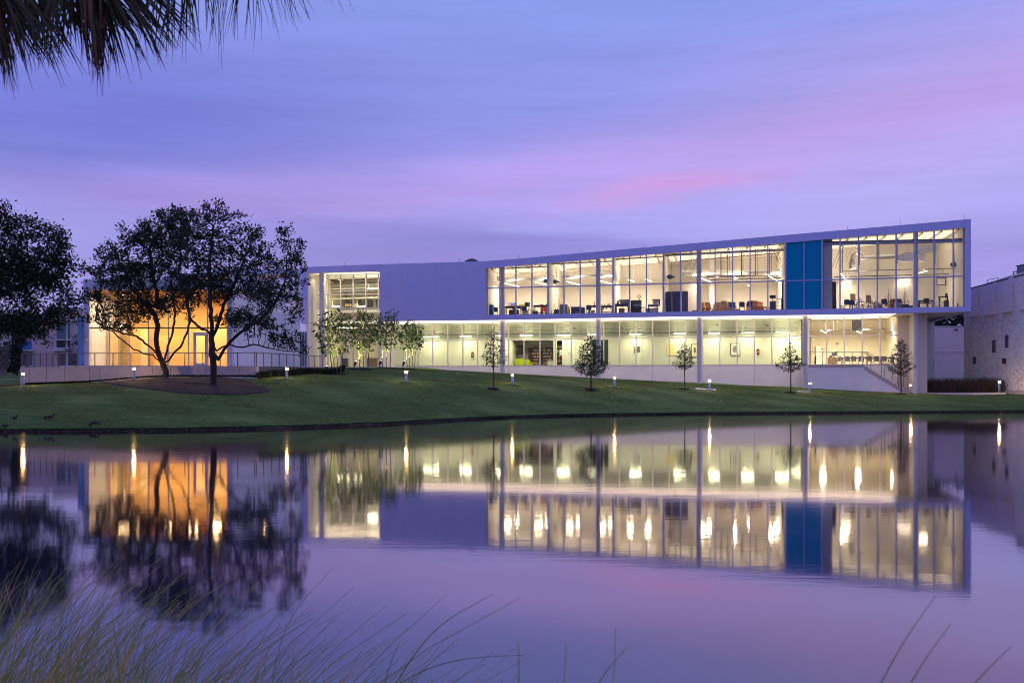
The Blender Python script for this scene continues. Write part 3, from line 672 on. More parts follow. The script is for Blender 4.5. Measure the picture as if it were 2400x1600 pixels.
# lobby balcony, rails, ceiling gear and inner windows to the sky side
for y, h in ((726, .30), (752, .35)):
    z = MAIN.uz(810, y, 8)[1]; obj('balcony_edge', MB().box(U(768, 8), U(895, 8), 8, 8.3, z - h, z), M_CEIL, ART)
M_INWIN = mat('inner_window', (.10, .13, .20), .15)
for xa, xb in ((776, 789), (803, 809), (813, 819), (822, 829), (838, 849), (852, 858), (861, 873), (881, 890)):
    a, b = U(xa, 10.9), U(xb, 10.9); z0 = MAIN.uz(xa, 722, 10.9)[1]; z1 = MAIN.uz(xa, 703, 10.9)[1]
    obj('inner_window', MB().box(a, b, 10.86, 10.99, z0, z1), M_INWIN, ART)
for y, m_, r in ((657, M_DWOOD, .07), (668, M_GREY, .10), (676, M_CEIL, .07), (681, M_GREY, .12), (699, M_CEIL, .06)):
    z = MAIN.uz(830, y, 6.5)[1]; obj('ceiling_pipe', MB().tube((U(776, 6.5), 6.5, z), (U(888, 6.5), 6.5, z + .05), r, r, 8), m_, ART)
z = MAIN.uz(780, 664, 7.2)[1]; obj('ceiling_panel', MB().box(U(776, 7.2), U(888, 7.2), 7.2, 7.5, z - .7, z + .15), mat('lobby_shade', (.36, .32, .22), .8), ART)

# added fill: glowing panels, no real fixtures, under the studio and lecture room ceilings
M_CEILFILL = emat('ceiling_fill_glow', (1, .77, .52), 1.5)
def glow(u_a, u_b, v0, v1, za, zb, m=M_CEILFILL): obj('ceiling_fill_panel', MB().quadz(u_a, u_b, v0, v1, za - .03, zb - .03, za, zb), m, ART)
PUR = [1142, 1150, 1195, 1232, 1262, 1281, None, 1290, 1310, 1345, 1380, 1415, 1433, None, 1442, 1460, 1500, 1535, 1551, None, 1562, 1580, 1620, 1665, 1708, 1752, 1795, 1830, None, 1950, 1990, 2034, 2078, 2120, 2166, 2212, 2250]
for a, b in zip(PUR[:-1], PUR[1:]):
    if a and b:
        ua, ub = U(a, 1) + .12, U(b, 1) - .12
        if ub - ua > .4: glow(ua, ub, 2.2, 7.4, zceil(ua) - .04, zceil(ub) - .04)
for k in range(4):
    a = U(1905, VF + 2) + k * 2.0; glow(a, a + 1.6, VF + 1.5, VF + 6.5, zg_t(a) + .08, zg_t(a + 1.6) + .08)
# emissive sheets added below the plain soffit to brighten it and the base wall
M_SOFFILL = emat('soffit_fill_glow', (1, .75, .60), 2.2)
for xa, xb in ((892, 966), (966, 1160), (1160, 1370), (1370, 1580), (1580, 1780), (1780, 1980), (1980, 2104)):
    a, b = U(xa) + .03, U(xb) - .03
    obj('soffit_fill_panel', MB().quadz(a, b, .45, 4.2, z_bot(a) + .006, z_bot(b) + .006, z_bot(a) + .018, z_bot(b) + .018), M_SOFFILL, ART)

# ------------------------------------------------------------------ exterior stair and deck in front of the lecture room
ST = thing('exterior_stair', 'concrete landing and straight stair descending right below the lecture room glass', 'stair', MAIN.w(0, 0), MAIN.ang)
v0s, v1s = 1.45, 2.9
def Sz(x, y, v=v0s): return MAIN.uz(x, y, v)
(sa, zt1), (sb, _) = Sz(1893, 854.5), Sz(2026, 854.5)
(_, zt0), (sc, zb0) = Sz(1893, 860.5), Sz(2131.5, 919)
M_STEP = mat('step_concrete', (.46, .40, .38), .85, var=.12, scale=3)
obj('landing', MB().box(sa, sb, v0s, VF - .11, zt0, zt1), M_STEP, ST)
obj('side_wall', MB().extr([(sa, .2), (sc, .2), (sc, zb0 - .05), (sb, zt0 - .002), (sa, zt0 - .002)], v0s + .03, v0s + .25), M_STUCCO, ST)
NS = 13; rise = (zt1 - (zb0 + .02)) / NS; run = (sc - sb) / NS
for k in range(NS):
    zt = zt1 - rise * (k + .0) - rise; xa = sb + run * k
    obj('step', MB().extr([(xa + .01, zt - .30), (xa + run + .02, zt - .30 - rise * .6), (xa + run + .02, zt), (xa + .01, zt)], v0s, v1s), M_STEP, ST)
RAIL = thing('stair_railing', 'slim steel railing along the landing and down the stair', 'railing', MAIN.w(0, 0), MAIN.ang)
(ra, zr1), (rb, _) = Sz(1896, 825.4, v0s), Sz(2032.7, 825.4, v0s)
rt = lambda u: zr1 if u <= rb else zr1 - (u - rb) * rise / run
re = sc - .1
obj('handrail', MB().path([(ra, v0s + .02, zr1), (rb, v0s + .02, zr1), (re, v0s + .02, rt(re))], .028, 8), M_STEEL, RAIL)
obj('handrail', MB().path([(rb - .4, v0s + .1, zr1 - .22), (rb, v0s + .1, zr1 - .2), (re, v0s + .1, rt(re) - .2)], .02, 6), M_STEEL, RAIL)
obj('handrail', MB().path([(rb - .3, v1s - .05, zr1), (rb, v1s - .05, zr1), (re, v1s - .05, rt(re))], .028, 8), M_STEEL, RAIL)
for x in (1927.4, 1962, 1997.4, 2032.7, 2066.3, 2091.6, 2117.7):
    u = U(x, v0s); obj('post', MB().box(u - .022, u + .022, v0s - .03, v0s + .02, rt(u) - 1.12, rt(u)), M_STEEL, RAIL)
for x in (2040, 2073, 2104):
    u = U(x, v1s); obj('post', MB().box(u - .022, u + .022, v1s - .07, v1s - .03, rt(u) - 1.05, rt(u)), M_STEEL, RAIL)
for k in range(5):
    d = .18 + .17 * k
    obj('cable', MB().path([(ra, v0s, zr1 - d), (rb, v0s, zr1 - d), (re, v0s, rt(re) - d)], .005, 4), M_STEEL, RAIL)

# ------------------------------------------------------------------ orange pavilion on the left
PV = thing('orange_pavilion', 'low glass pavilion glowing orange behind the oak trees on the left', 'building', PAV.w(0, 0), PAV.ang)
def pz(y, v=0): return CZ + (DP + v) / F * (HZ - y)
def pu(x, v=0): return PAV.u(x, v)
zpt, zpb, zpf = pz(654), pz(679.5), pz(858)
M_PAVM = mat('pavilion_metal', (.50, .56, .74), .45)
PD = 6.6; e = pu(532)
obj('roof_fascia', MB().box(0, pu(545), 0, .25, zpb, zpt), M_PAVM, PV)
obj('roof', MB().box(0, pu(545), .26, 12.5, zpb + .12, zpt - .06), M_PAVM, PV)
obj('corner_post', MB().box(0, pu(208), .03, .5, zpf - 1, zpb - .002), M_PAVM, PV)
obj('corner_post', MB().box(e, pu(543), .03, .6, zpf - 1, zpb - .002), M_PAVM, PV)
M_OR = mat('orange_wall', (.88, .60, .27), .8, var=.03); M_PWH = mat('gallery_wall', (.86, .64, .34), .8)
M_WSOF = mat('wood_soffit', (.30, .13, .04), .5, var=.3, scale=2, stretch=(.4, 6, 1))
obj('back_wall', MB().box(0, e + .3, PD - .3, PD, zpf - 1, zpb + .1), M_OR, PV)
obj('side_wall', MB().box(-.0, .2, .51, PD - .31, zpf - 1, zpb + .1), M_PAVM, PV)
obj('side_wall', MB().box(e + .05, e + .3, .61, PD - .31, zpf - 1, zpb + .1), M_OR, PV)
obj('outer_wall', MB().box(e + .302, pu(543), .602, 12.5, zpf - 1, zpb - .004), M_STUCCO, PV)
obj('floor', MB().box(.2, e, -2.6, PD - .3, zpf - .3, zpf), M_CONCL, PV)
for k in range(9):
    y0 = .45 + k * .9; obj('ceiling_board', MB().box(.22, e, y0, y0 + .86, zpb + .0, zpb + .09), M_WSOF, PV)
ztr = pz(768)
pm = [208, 253, 299.5, 345, 392, 439, 484, 532]
zz = [zpf + .05, ztr, zpb - .0]
for x in pm[1:-1]: obj('mullion', MB().box(pu(x) - .035, pu(x) + .035, .22, .34, zpf, zpb), M_PAVM, PV)
obj('transom', MB().box(pu(208), e, .18, .216, ztr - .045, ztr + .045), M_BLACK, PV)
for a, b in zip(pm[:-1], pm[1:]):
    for z0, z1 in ((zpf + .02, ztr - .05), (ztr + .05, zpb - .02)):
        obj('pane', MB().box(pu(a) + .04, pu(b) - .04, .27, .294, z0, z1), M_GLASS, PV)
# glazed door with a stout pale frame
dxa, dxb, dzt = pu(452), pu(486), pz(778)
dr = obj('door_frame', MB().box(dxa, dxa + .10, .10, .18, zpf, dzt).box(dxb - .10, dxb, .10, .18, zpf, dzt).box(dxa + .10, dxb - .10, .10, .18, dzt - .12, dzt), M_PAVM, PV)
obj('door', MB().box(dxa + .11, pu(458.5), .11, .17, zpf + .01, dzt - .13).box(pu(479), dxb - .11, .11, .17, zpf + .01, dzt - .13).box(pu(458.5), pu(479), .11, .17, zpf + .01, pz(851)).box(pu(458.5), pu(479), .11, .17, pz(786), dzt - .13), M_PAVM, PV)
obj('door_handle', MB().box(pu(478.6), pu(480), .06, .1, pz(832), pz(822)), M_STEEL, PV)
# inner gallery partitions and low lit walls
def pwall(xa, xb, v, yt, m, name='gallery_partition', yb=858, th=.15):
    return obj(name, MB().box(pu(xa, v), pu(xb, v), v, v + th, zpf + .001, CZ + (DP + v) / F * (HZ - yt)), m, PV)
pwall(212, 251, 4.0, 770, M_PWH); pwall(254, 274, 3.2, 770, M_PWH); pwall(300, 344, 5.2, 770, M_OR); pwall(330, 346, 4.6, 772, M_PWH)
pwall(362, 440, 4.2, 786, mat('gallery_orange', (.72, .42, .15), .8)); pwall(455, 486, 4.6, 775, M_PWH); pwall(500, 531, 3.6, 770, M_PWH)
gcol = obj('display_case', MB().box(pu(276, 3), pu(290, 3), 3, 3.5, zpf + .001, pz(780)), M_GLASSG, PV)
obj('fin_panel', MB().box(pu(185.5), pu(194.5), -.2, .1, zpf - 1.2, pz(741)), mat('blue_fin', (.10, .26, .58), .5), PV)
obj('wall_sconce', MB().box(pu(201.5), pu(205), -.06, .028, pz(798), pz(793)), M_WHITE, PV)
for x, y, n in ((280, 760, 0), (281, 764, 0), (293, 770, 0), (296, 776, 0), (297, 778, 0)):
    pass
def picture(name, label, fr, xa, ya, xb, yb, v, frame_m, face_m, marks=(), cat='picture', th=.05, bord=.06):
    """framed picture on a wall: photo corners, depth v of its wall"""
    (a, z1), (b, _) = fr.uz(xa, ya, v), fr.uz(xb, ya, v); z0 = fr.uz(xa, yb, v)[1]
    c = fr.w((a + b) / 2, v, z0); t = thing(name, label, cat, c, fr.ang); w = (b - a) / 2; h = z1 - z0
    obj('frame', MB().box(-w, -w + bord, -th, 0, 0, h).box(w - bord, w, -th, 0, 0, h).box(-w + bord, w - bord, -th, 0, 0, bord).box(-w + bord, w - bord, -th, 0, h - bord, h), frame_m, t)
    obj('print', MB().box(-w + bord, w - bord, -th * .6, -.005, bord, h - bord), face_m, t)
    for (p, q, r, s, m_) in marks:
        obj('printed_shape', MB().box(-w + 2 * w * p, -w + 2 * w * r, -th * .75, -th * .6 - .001, h * q, h * s), m_, t)
    return t
M_PAPER = mat('paper', (.80, .76, .62), .7); M_SEPIA = mat('sepia_print', (.30, .18, .12), .7, var=.4, scale=9); M_CREAMP = mat('cream_print', (.80, .64, .30), .7)
picture('framed_drawing', 'large light framed drawing on the left gallery wall of the orange pavilion', PAV, 239.5, 801, 251.5, 832, 3.98, M_WOOD, M_PAPER, [(.3, .2, .7, .75, M_SEPIA)])
picture('small_print', 'small grey print hanging left of the large framed drawing in the pavilion', PAV, 223.5, 807, 231, 824, 3.98, M_WHITE, M_PAPER, [(.25, .3, .75, .8, M_GREY)], bord=.03)

# link between pavilion and main building
LD = 79.0
LKF = Frame((PX(540, LD), LD), (PX(712, LD + 7), LD + 7)); LK = thing('link_wing', 'recessed white link wing with timber soffit between pavilion and main building', 'building', LKF.w(0, 0), LKF.ang)
def lk(x, y, v=0): return LKF.uz(x, y, v)
la, lb_ = lk(540, 0)[0], lk(703, 0)[0]; lm = lk(612, 0)[0]
zl = lambda x, y: lk(x, y)[1]
obj('white_wall', MB().quadz(la, lb_, 0, .3, 1.8, 1.8, zl(540, 728), zl(703, 733)), M_STUCCO, LK)
obj('white_wall', MB().quadz(la, lm, 0, .3, zl(540, 728) + .01, zl(612, 731) + .01, zl(540, 646), zl(612, 646)), M_STUCCO, LK)
obj('roof_fascia', MB().quadz(la, lb_, -.5, 8, zl(540, 645) + .01, zl(703, 645) + .01, zl(540, 633), zl(703, 633)), M_PAVM, LK)
for k in range(6): obj('ceiling_board', MB().quadz(lm, lb_ + .2, .3 + k, 1.26 + k, zl(612, 647), zl(703, 647), zl(612, 647) + .1, zl(703, 647) + .1), M_WSOF, LK)
obj('back_wall', MB().quadz(lm - .5, lb_ + .5, 6.4, 6.6, zl(612, 740), zl(703, 740), zl(612, 640), zl(703, 640)), M_OR, LK)
obj('inner_floor', MB().quadz(la, lb_ + .3, .31, 6.4, zl(612, 735) - .2, zl(703, 735) - .2, zl(612, 735), zl(703, 735)), M_CONCL, LK)
lx = [612, 617, 650, 682.6, 703]
for x in lx[1:]: u = lk(x, 0)[0]; obj('mullion', MB().box(u - .05, u + .05, .02, .14, zl(x, 731), zl(x, 646)), M_PAVM, LK)
for a, b in zip(lx[1:-1], lx[2:]):
    a2, b2 = lk(a, 0)[0] + .05, lk(b, 0)[0] - .05
    obj('pane', MB().quadz(a2, b2, .07, .09, zl(a, 731), zl(b, 733), zl(a, 690), zl(b, 690)), M_GLASS, LK); obj('pane', MB().quadz(a2, b2, .07, .09, zl(a, 686), zl(b, 686), zl(a, 646), zl(b, 646)), M_GLASS, LK)
    obj('transom', MB().quadz(a2, b2, .04, .12, zl(a, 690), zl(b, 690), zl(a, 686), zl(b, 686)), M_PAVM, LK)
for xa, xb in ((703, 707), (708, 713), (714, 719)):
    a, b = lk(xa, 0)[0], lk(xb, 0)[0]; obj('slot_window', MB().box(a, b, .05, .12, zl(703, 857), zl(703, 778)), M_INWIN, LK)
    obj('slot_frame', MB().box(b, b + .06, .0, .2, zl(703, 860), zl(703, 776)), M_PAVM, LK)
area('link_light', (lm + 2.5, 4.0, zl(650, 655)), (0, 0, 0), 4, 1.5, 500, (1, .62, .26), LK)

# ------------------------------------------------------------------ retaining wall and terrace railing
RW = thing('retaining_wall', 'long grey concrete retaining wall under the pavilion terrace', 'wall', (0, 0, 0))
DW = 64.0
def wall_top(x): return P(x, lerp(x, [(47, 860.3), (480, 858), (601, 857.3), (812, 861)]), lerp(x, [(601, DW), (812, 76.5)])).z
def wD(x): return lerp(x, [(47, DW), (601, DW), (812, 76.5)])
wj = [47, 68.4, 109, 151, 210, 233.7, 274.5, 358, 400, 440.8, 466, 480.6, 520, 561, 601, 655, 700, 735, 765, 790, 812]
for a, b in zip(wj[:-1], wj[1:]):
    pa, pb = Vector((PX(a, wD(a)), wD(a), 0)), Vector((PX(b, wD(b)), wD(b), 0)); d = (pb - pa).normalized(); nn = Vector((-d.y, d.x, 0))
    pa = pa + d * .012; pb = pb - d * .012; z0, z1 = wall_top(a), wall_top(b)
    q = [pa, pb, pb + nn * .3, pa + nn * .3]
    obj('panel', MB().hexa([(p.x, p.y, .9) for p in q] + [(p.x, p.y, z) for p, z in zip(q, (z0, z1, z1, z0))]), M_CONC, RW)
obj('return_panel', MB().box(PX(47, DW) + .01, PX(47, DW) + .31, DW + .31, DW + 6, .9, wall_top(47) - .01), M_CONC, RW)
core = MB()
for a, b in ((47.5, 600.5), (601.5, 811)):
    pa, pb = Vector((PX(a, wD(a)), wD(a) + .06, 0)), Vector((PX(b, wD(b)), wD(b) + .06, 0)); d = (pb - pa).normalized(); nn = Vector((-d.y, d.x, 0))
    q = [pa, pb, pb + nn * .2, pa + nn * .2]; core.hexa([(p.x, p.y, .8) for p in q] + [(p.x, p.y, z - .02) for p, z in zip(q, (wall_top(a), wall_top(b), wall_top(b), wall_top(a)))])
obj('joint_core', core, M_DKGREY, RW)
ter = MB(); zt = wall_top(300) - .03
ter.add([(PX(48, DW), DW + .31, zt), (PX(601, DW), DW + .31, zt), (PX(811, 76.5) - .2, 77, zt), (PX(760, 88), 88, zt), (PX(100, 90), 90, zt)], [(0, 1, 2, 3, 4)])
tag(obj('terrace', ter, M_CONCL), 'pale paved terrace between retaining wall and pavilion', kind='structure')
TR = thing('terrace_railing', 'thin metal cable railing along the top of the grey retaining wall', 'railing', (0, 0, 0))
def rtop(x): return P(x, lerp(x, [(50, 828.5), (600, 826), (760, 835)]), wD(x) + .15)
obj('handrail', MB().path([rtop(x) for x in (51, 300, 601, 680, 757)], .03, 8), M_STEEL, TR)
for x in (51, 65.7, 80, 94.7, 109, 122.8, 137, 180, 222.4, 265, 307, 349.4, 391.8, 433.2, 475.5, 516, 556.7, 597, 600.8, 618, 637, 654.7, 672, 689, 705, 724, 737.7, 755):
    q = rtop(x); w = .045 if x in (51, 65.7, 137) else .024
    obj('post', MB().box(q.x - w, q.x + w, q.y - .02, q.y + .02, wall_top(x) - .04, q.z), mat('post_bronze', (.16, .10, .09), .5, .3), TR)
for k in range(6):
    obj('cable', MB().path([rtop(x) - Vector((0, 0, .13 * (k + 1))) for x in (51, 300, 601, 680, 757)], .006, 4), M_STEEL, TR)

# ------------------------------------------------------------------ pebbled concrete building on the right
SB = thing('pebbled_concrete_building', 'beige building with pebbled wall and smooth wedge panels at the right edge', 'building', STONE.w(0, 0), STONE.ang)
def sz(x, y, v=0): return STONE.uz(x, y, v)
SL = sz(2400, 0)[0]; SLX = SL + 9
roofz = lambda u: lerp(u, [sz(2259, 678.5), sz(2400, 632)]) if u <= SL else sz(2400, 632)[1] + (u - SL) * 0
def pebble():
    ma = bpy.data.materials.new('pebble_dash'); ma.use_nodes = True; nt = ma.node_tree; bs = nt.nodes['Principled BSDF']; bs.inputs['Roughness'].default_value = .9
    tc = nt.nodes.new('ShaderNodeTexCoord'); v = nt.nodes.new('ShaderNodeTexVoronoi'); v.inputs['Scale'].default_value = 4.5; nt.links.new(tc.outputs['Object'], v.inputs[0])
    sp = nt.nodes.new('ShaderNodeSeparateXYZ'); nt.links.new(v.outputs['Color'], sp.inputs[0])
    rp = nt.nodes.new('ShaderNodeValToRGB'); e = rp.color_ramp.elements; e[0].position = .05; e[0].color = (.80, .74, .72, 1); e[1].position = .75; e[1].color = (.97, .92, .88, 1); nt.links.new(sp.outputs[0], rp.inputs[0])
    nt.links.new(rp.outputs[0], bs.inputs['Base Color'])
    b = nt.nodes.new('ShaderNodeBump'); b.inputs['Strength'].default_value = 1; b.inputs['Distance'].default_value = .11; b.invert = True
    nt.links.new(v.outputs['Distance'], b.inputs['Height']); nt.links.new(b.outputs[0], bs.inputs['Normal']); return ma
M_PEB = pebble(); M_SMOOTH = mat('smooth_precast', (.82, .68, .63), .8, var=.08, scale=1.2)
zpl = CZ + 0.0
obj('pebbled_wall', MB().quadz(0, SLX, 0, .4, .3, .3, roofz(0) - .35, roofz(SLX) - .35), M_PEB, SB)
obj('coping', MB().quadz(-.05, SLX, -.06, 9.9, roofz(0) - .12, roofz(SLX) - .12, roofz(0), roofz(SLX)), M_DWOOD, SB)
obj('end_wall', MB().quadz(0, .35, .41, 10, .3, .3, roofz(0) - .13, roofz(0) - .13), M_SMOOTH, SB)
obj('plinth', MB().box(sz(2358, 0)[0], SLX, -.35, -.002, .2, sz(2370, 914)[1]), M_CONC, SB)
# smooth wedge panels: flush with the wall at the roof, leaning out towards their foot
WG = [(2272, 2295, 741), (2313, 2335, 736.5), (2354, 2377, 730.5), (2396, 2420, 724), (2440, 2466, 716)]
pk = {2295: 685, 2335: 674, 2377: 666, 2420: 655, 2466: 645}
prev = 2259
for xl, xr, yb in WG:
    a, b, c = sz(prev, 0)[0], sz(xl, 0)[0], sz(xr, 0)[0]; zbt = sz(xr, yb)[1]; zp = sz(xr, pk[xr])[1] if True else 0
    zT = lambda u: roofz(u) - .13
    zprev = sz(prev, pk.get(prev, 690))[1]
    o_t, o_b = -.05, -.38
    fr_ = [(a, o_t, zT(a)), (c, o_t, zT(c)), (c, o_b, zbt), (b, o_b, zbt), (a, o_t - .02, zprev)]
    bk = [(p[0], -.001, p[2]) for p in fr_]
    m5 = MB().add(fr_ + bk, [(0, 4, 3, 2, 1), (5, 6, 7, 8, 9), (0, 1, 6, 5), (1, 2, 7, 6), (2, 3, 8, 7), (3, 4, 9, 8), (4, 0, 5, 9)])
    obj('wedge_panel', m5, M_SMOOTH, SB); prev = xr
for xa, ya, xb, yb in ((2328, 797, 2332.7, 826), (2358.3, 785, 2362.6, 815), (2282.8, 836, 2287, 853)):
    (a, z1), (b, _) = sz(xa, ya), sz(xb, ya); z0 = sz(xa, yb)[1]
    w = obj('slot_window', MB().box(a, b, -.05, -.002, z0, z1), M_INWIN, SB); obj('frame', MB().box(a - .06, a - .002, -.08, 0, z0, z1), M_DKGREY, w); obj('frame', MB().box(b + .002, b + .06, -.08, 0, z0, z1), M_DKGREY, w)
ug, zg = sz(2356, 845); obj('wall_lamp', MB().box(ug - .1, ug + .15, -.25, 0, zg - .25, zg + .2), M_BLACK, SB)
# roof plant
AC = thing('rooftop_unit', 'dark rooftop air conditioning unit on the pebbled building', 'air conditioner', STONE.w(sz(2388, 0, 2)[0], 2, roofz(SL)), STONE.ang)
k = .62
obj('casing', MB().box(-.5 * k, 5, 0, 2.5, 0, .82), M_GREY, AC); obj('lid', MB().box(-.6 * k, 5, -.05, 2.6, .82, .88), M_DKGREY, AC)
obj('fan_box', MB().box(-1.1 * k, -.52 * k, .2, 1.2, 0, .5), M_NAVY, AC)
obj('pipe', MB().path([(-2.4 * k, .4, 0), (-2.4 * k, .4, .45), (-1.1 * k, .4, .45)], .04, 6), M_DKGREY, AC); obj('pipe', MB().path([(-1.35 * k, .5, 0), (-1.35 * k, .5, .52)], .09, 6), M_DKGREY, AC)
HB = thing('roof_bracket', 'thin pipe bracket standing on the roof edge of the pebbled building', 'bracket', STONE.w(sz(2305, 0)[0], .4, roofz(sz(2305, 0)[0])), STONE.ang)
obj('pipe_frame', MB().path([(0, 0, -.1), (0, 0, .3), (1.6, 0, .3), (1.9, 0, .1)], .025, 6), M_DKGREY, HB)

# back wall closing the gap between the two buildings
GF = Frame((PX(2150, 104), 104), (PX(2290, 104), 104))
GB = thing('rear_wall', 'plain mauve rear wall in the gap under the overhanging box', 'wall', GF.w(0, 0), 0)
M_MAUVE = mat('mauve_stucco', (.78, .61, .62), .85, var=.05, scale=.8, bump=.1, bscale=20)
zq = lambda y: GF.uz(2200, y)[1]; W_ = GF.uz(2290, 0)[0]
obj('lower_panel', MB().box(0, W_, 0, .4, .5, zq(825)), M_MAUVE, GB); obj('upper_panel', MB().box(0, W_, .03, .43, zq(822), zq(765)), M_MAUVE, GB)
obj('ledge', MB().box(0, W_, -.06, .4, zq(825) + .002, zq(822) - .002), M_MAUVE, GB); obj('coping', MB().box(0, W_, -.04, .46, zq(765), zq(763.5)), M_CONC, GB)
obj('wall_lamp', MB().box(GF.u(2238), GF.u(2243), -.2, 0, zq(774), zq(771)), M_BLACK, GB)
obj('dome_lamp', MB().ball((GF.u(2250), .2, zq(763.5) + .02), .22, .22, .22, 12, 8), M_CONCL, GB, True)
CS = thing('concrete_kerb_wall', 'low pale concrete edge wall in front of the reddish grasses', 'wall', (0, 0, 0))
a, b = P(2168, 925, 86.5), P(2358, 926, 84.0)
obj('slab', MB().hexa([(a.x, a.y, .5), (b.x, b.y, .5), (b.x, b.y + .4, .5), (a.x, a.y + .4, .5), (a.x, a.y, P(0, 920, 86.5).z), (b.x, b.y, P(0, 919.5, 84).z), (b.x, b.y + .4, P(0, 919.5, 84).z), (a.x, a.y + .4, P(0, 920, 86.5).z)]), M_CONCL, CS)

# ------------------------------------------------------------------ pink apartment block far left
PKF = Frame((PX(-260, 104), 104), (PX(215, 104), 104))
PK = thing('pink_apartment_block', 'pinkish stucco block with blue and dark windows beyond the far left trees', 'building', PKF.w(0, 0), 0)
M_PINK = mat('pink_stucco', (.55, .42, .42), .85, var=.04); M_LEDGE = mat('ledge_white', (.62, .60, .62), .7)
q = lambda x, y, v=0: PKF.uz(x, y, v)
obj('wall', MB().box(0, q(168, 0)[0], 0, 8, 1.5, q(0, 735)[1]), M_PINK, PK)
obj('wall', MB().box(q(140, 0)[0], q(196, 0)[0], -1.2, 6, 1.5, q(0, 754)[1]), M_PINK, PK)
obj('parapet', MB().box(q(140, 0)[0] - .1, q(197, 0)[0], -1.3, 6, q(0, 749)[1], q(0, 722)[1]), M_PINK, PK)
obj('roof_ledge', MB().box(q(138, 0)[0] - .1, q(198, 0)[0], -1.6, 6, q(0, 754)[1] + .005, q(0, 749)[1] - .005), M_LEDGE, PK)
M_PWIN = mat('teal_window', (.04, .11, .15), .15); M_PBL = mat('blue_window', (.02, .16, .42), .3)
for xa, ya, xb, yb, v, m_ in ((133, 755, 155, 795, -1.2, M_PWIN), (159, 755, 166, 795, -1.2, M_PWIN), (133, 796, 155, 815, -1.2, M_BLACK), (159, 796, 166, 815, -1.2, M_BLACK), (47, 799, 77, 819, 0, M_PBL),
                               (66, 827, 77, 857, 0, M_PWIN), (50, 827, 64, 857, 0, M_DKGREY), (135, 827, 155, 857, -1.2, M_DKGREY), (160, 827, 185, 857, -1.2, M_DKGREY), (8, 826, 23, 856, 0, M_PWIN), (8, 800, 23, 816, 0, M_BLACK), (-60, 800, -20, 850, 0, M_PWIN)):
    (a, z1), (b, _) = q(xa, ya, v), q(xb, ya, v); z0 = q(xa, yb, v)[1]
    w = obj('window', MB().box(a, b, v - .04, v - .002, z0, z1), m_, PK)
    obj('frame', MB().box(a - .07, a - .002, v - .09, v, z0, z1), M_LEDGE, w); obj('frame', MB().box(b + .002, b + .07, v - .09, v, z0, z1), M_LEDGE, w)
    obj('sill', MB().box(a - .12, b + .12, v - .3, v - .045, z0 - .12, z0 - .004), M_LEDGE, w)
for xa, xb, y in ((47, 81, 822), (129, 168, 822)):
    obj('ledge', MB().box(q(xa, 0)[0], q(xb, 0)[0], -1.8, -.0, q(0, y + 1.5)[1], q(0, y - 1.5)[1]), M_LEDGE, PK)

# ------------------------------------------------------------------ lamps
LW = (1, .755, .50)       # warm studio light
LG = (1, .83, .53)       # greenish corridor light
def tube_lamp(label, fr, x0, y0, v0, x1, y1, v1, power, c, m, group, ceil=None, r=.032, name='tube_light', spread=180, upf=.34):
    p0, p1 = fr.at(x0, y0, v0), fr.at(x1, y1, v1); d = p1 - p0; L = d.length
    t = thing(name, label, 'lamp', (p0 + p1) / 2, 0, group)
    ax = d.normalized(); up = Vector((0, 0, 1)); h = d / 2
    obj('diffuser', MB().tube(-h, h, r, r, 8), m, t)
    obj('housing', MB().tube(-h * 1.03 + up * r * 1.5, h * 1.03 + up * r * 1.5, r * .8, r * .8, 6), M_WHITE, t)
    if ceil:
        for s in (-.8, .8): obj('cable', MB().tube(h * s + up * r, h * s + up * ceil, .012, .012, 4), M_WHITE, t)
    az_ = math.atan2(ax.y, ax.x); area('lamp', (0, 0, -r - .02), (0, 0, az_), L, .13, power * (1 - upf), c, t, spread)
    area('lamp', (0, 0, r * 2.6), (math.pi, 0, -az_), L, .13, power * upf, c, t, spread)
    return t
PU = 300
SG = 'pendant tube lights in the upper studios'
sx = [(1182.6, 663.8, 3, 1216, 671.4, 6, 'pendant tube light just right of the first studio column'),
      (1254, 661, 3, 1283.5, 668, 6, 'pendant tube light above the second black table in the first studio'),
      (1328.6, 659.7, 3, 1359.7, 667.8, 6, 'pendant tube light above the navy desk in the second studio'),
      (1408, 658.4, 3, 1434, 665.5, 5.8, 'pendant tube light right of the second studio column'),
      (1471.5, 655.8, 3.2, 1486, 660, 5.2, 'short pendant tube over the kiln table in the third studio'),
      (1513, 654, 3.2, 1527, 659, 5.2, 'short pendant tube beside the white shelf unit in the third studio'),
      (1643.5, 652, 3, 1666, 661, 6.5, 'sloping tube light right of the navy lockers in the fourth studio'),
      (1721, 649.6, 4, 1731, 654, 6, 'short tube light in the middle of the fourth studio'),
      (1802.6, 647.5, 3, 1828, 661, 8, 'long tube light near the blue glass panels in the fourth studio'),
      (1970, 641, 3, 1989, 661, 8.5, 'bright tube light beside the curtain in the fifth studio')]
for i, a in enumerate(sx):
    tube_lamp(a[6], MAIN, a[0], a[1], a[2], a[3], a[4], a[5], PU * (1.9 if i > 5 else 1.1), LW, M_TUBE, SG, ceil=1.6)
tube_lamp('wide strip light on the back wall behind the metal easel', MAIN, 2104, 660, 9.2, 2134, 658.6, 9.2, 18, LW, M_TUBE, SG)
tube_lamp('wide strip light on the back wall behind the drawing boards', MAIN, 1971, 663.5, 9.2, 1995, 662.8, 9.2, 18, LW, M_TUBE, SG)
tube_lamp('slanting duct-side tube light right of the last studio column', MAIN, 2154, 640, 5, 2173, 635, 4, 130, LW, M_TUBE, SG)
tube_lamp('small tube light low over the drawing benches', MAIN, 1751, 669.5, 8.5, 1757, 669.3, 8.5, 40, LW, M_TUBE, SG)
CG = 'strip lights along the corridor'
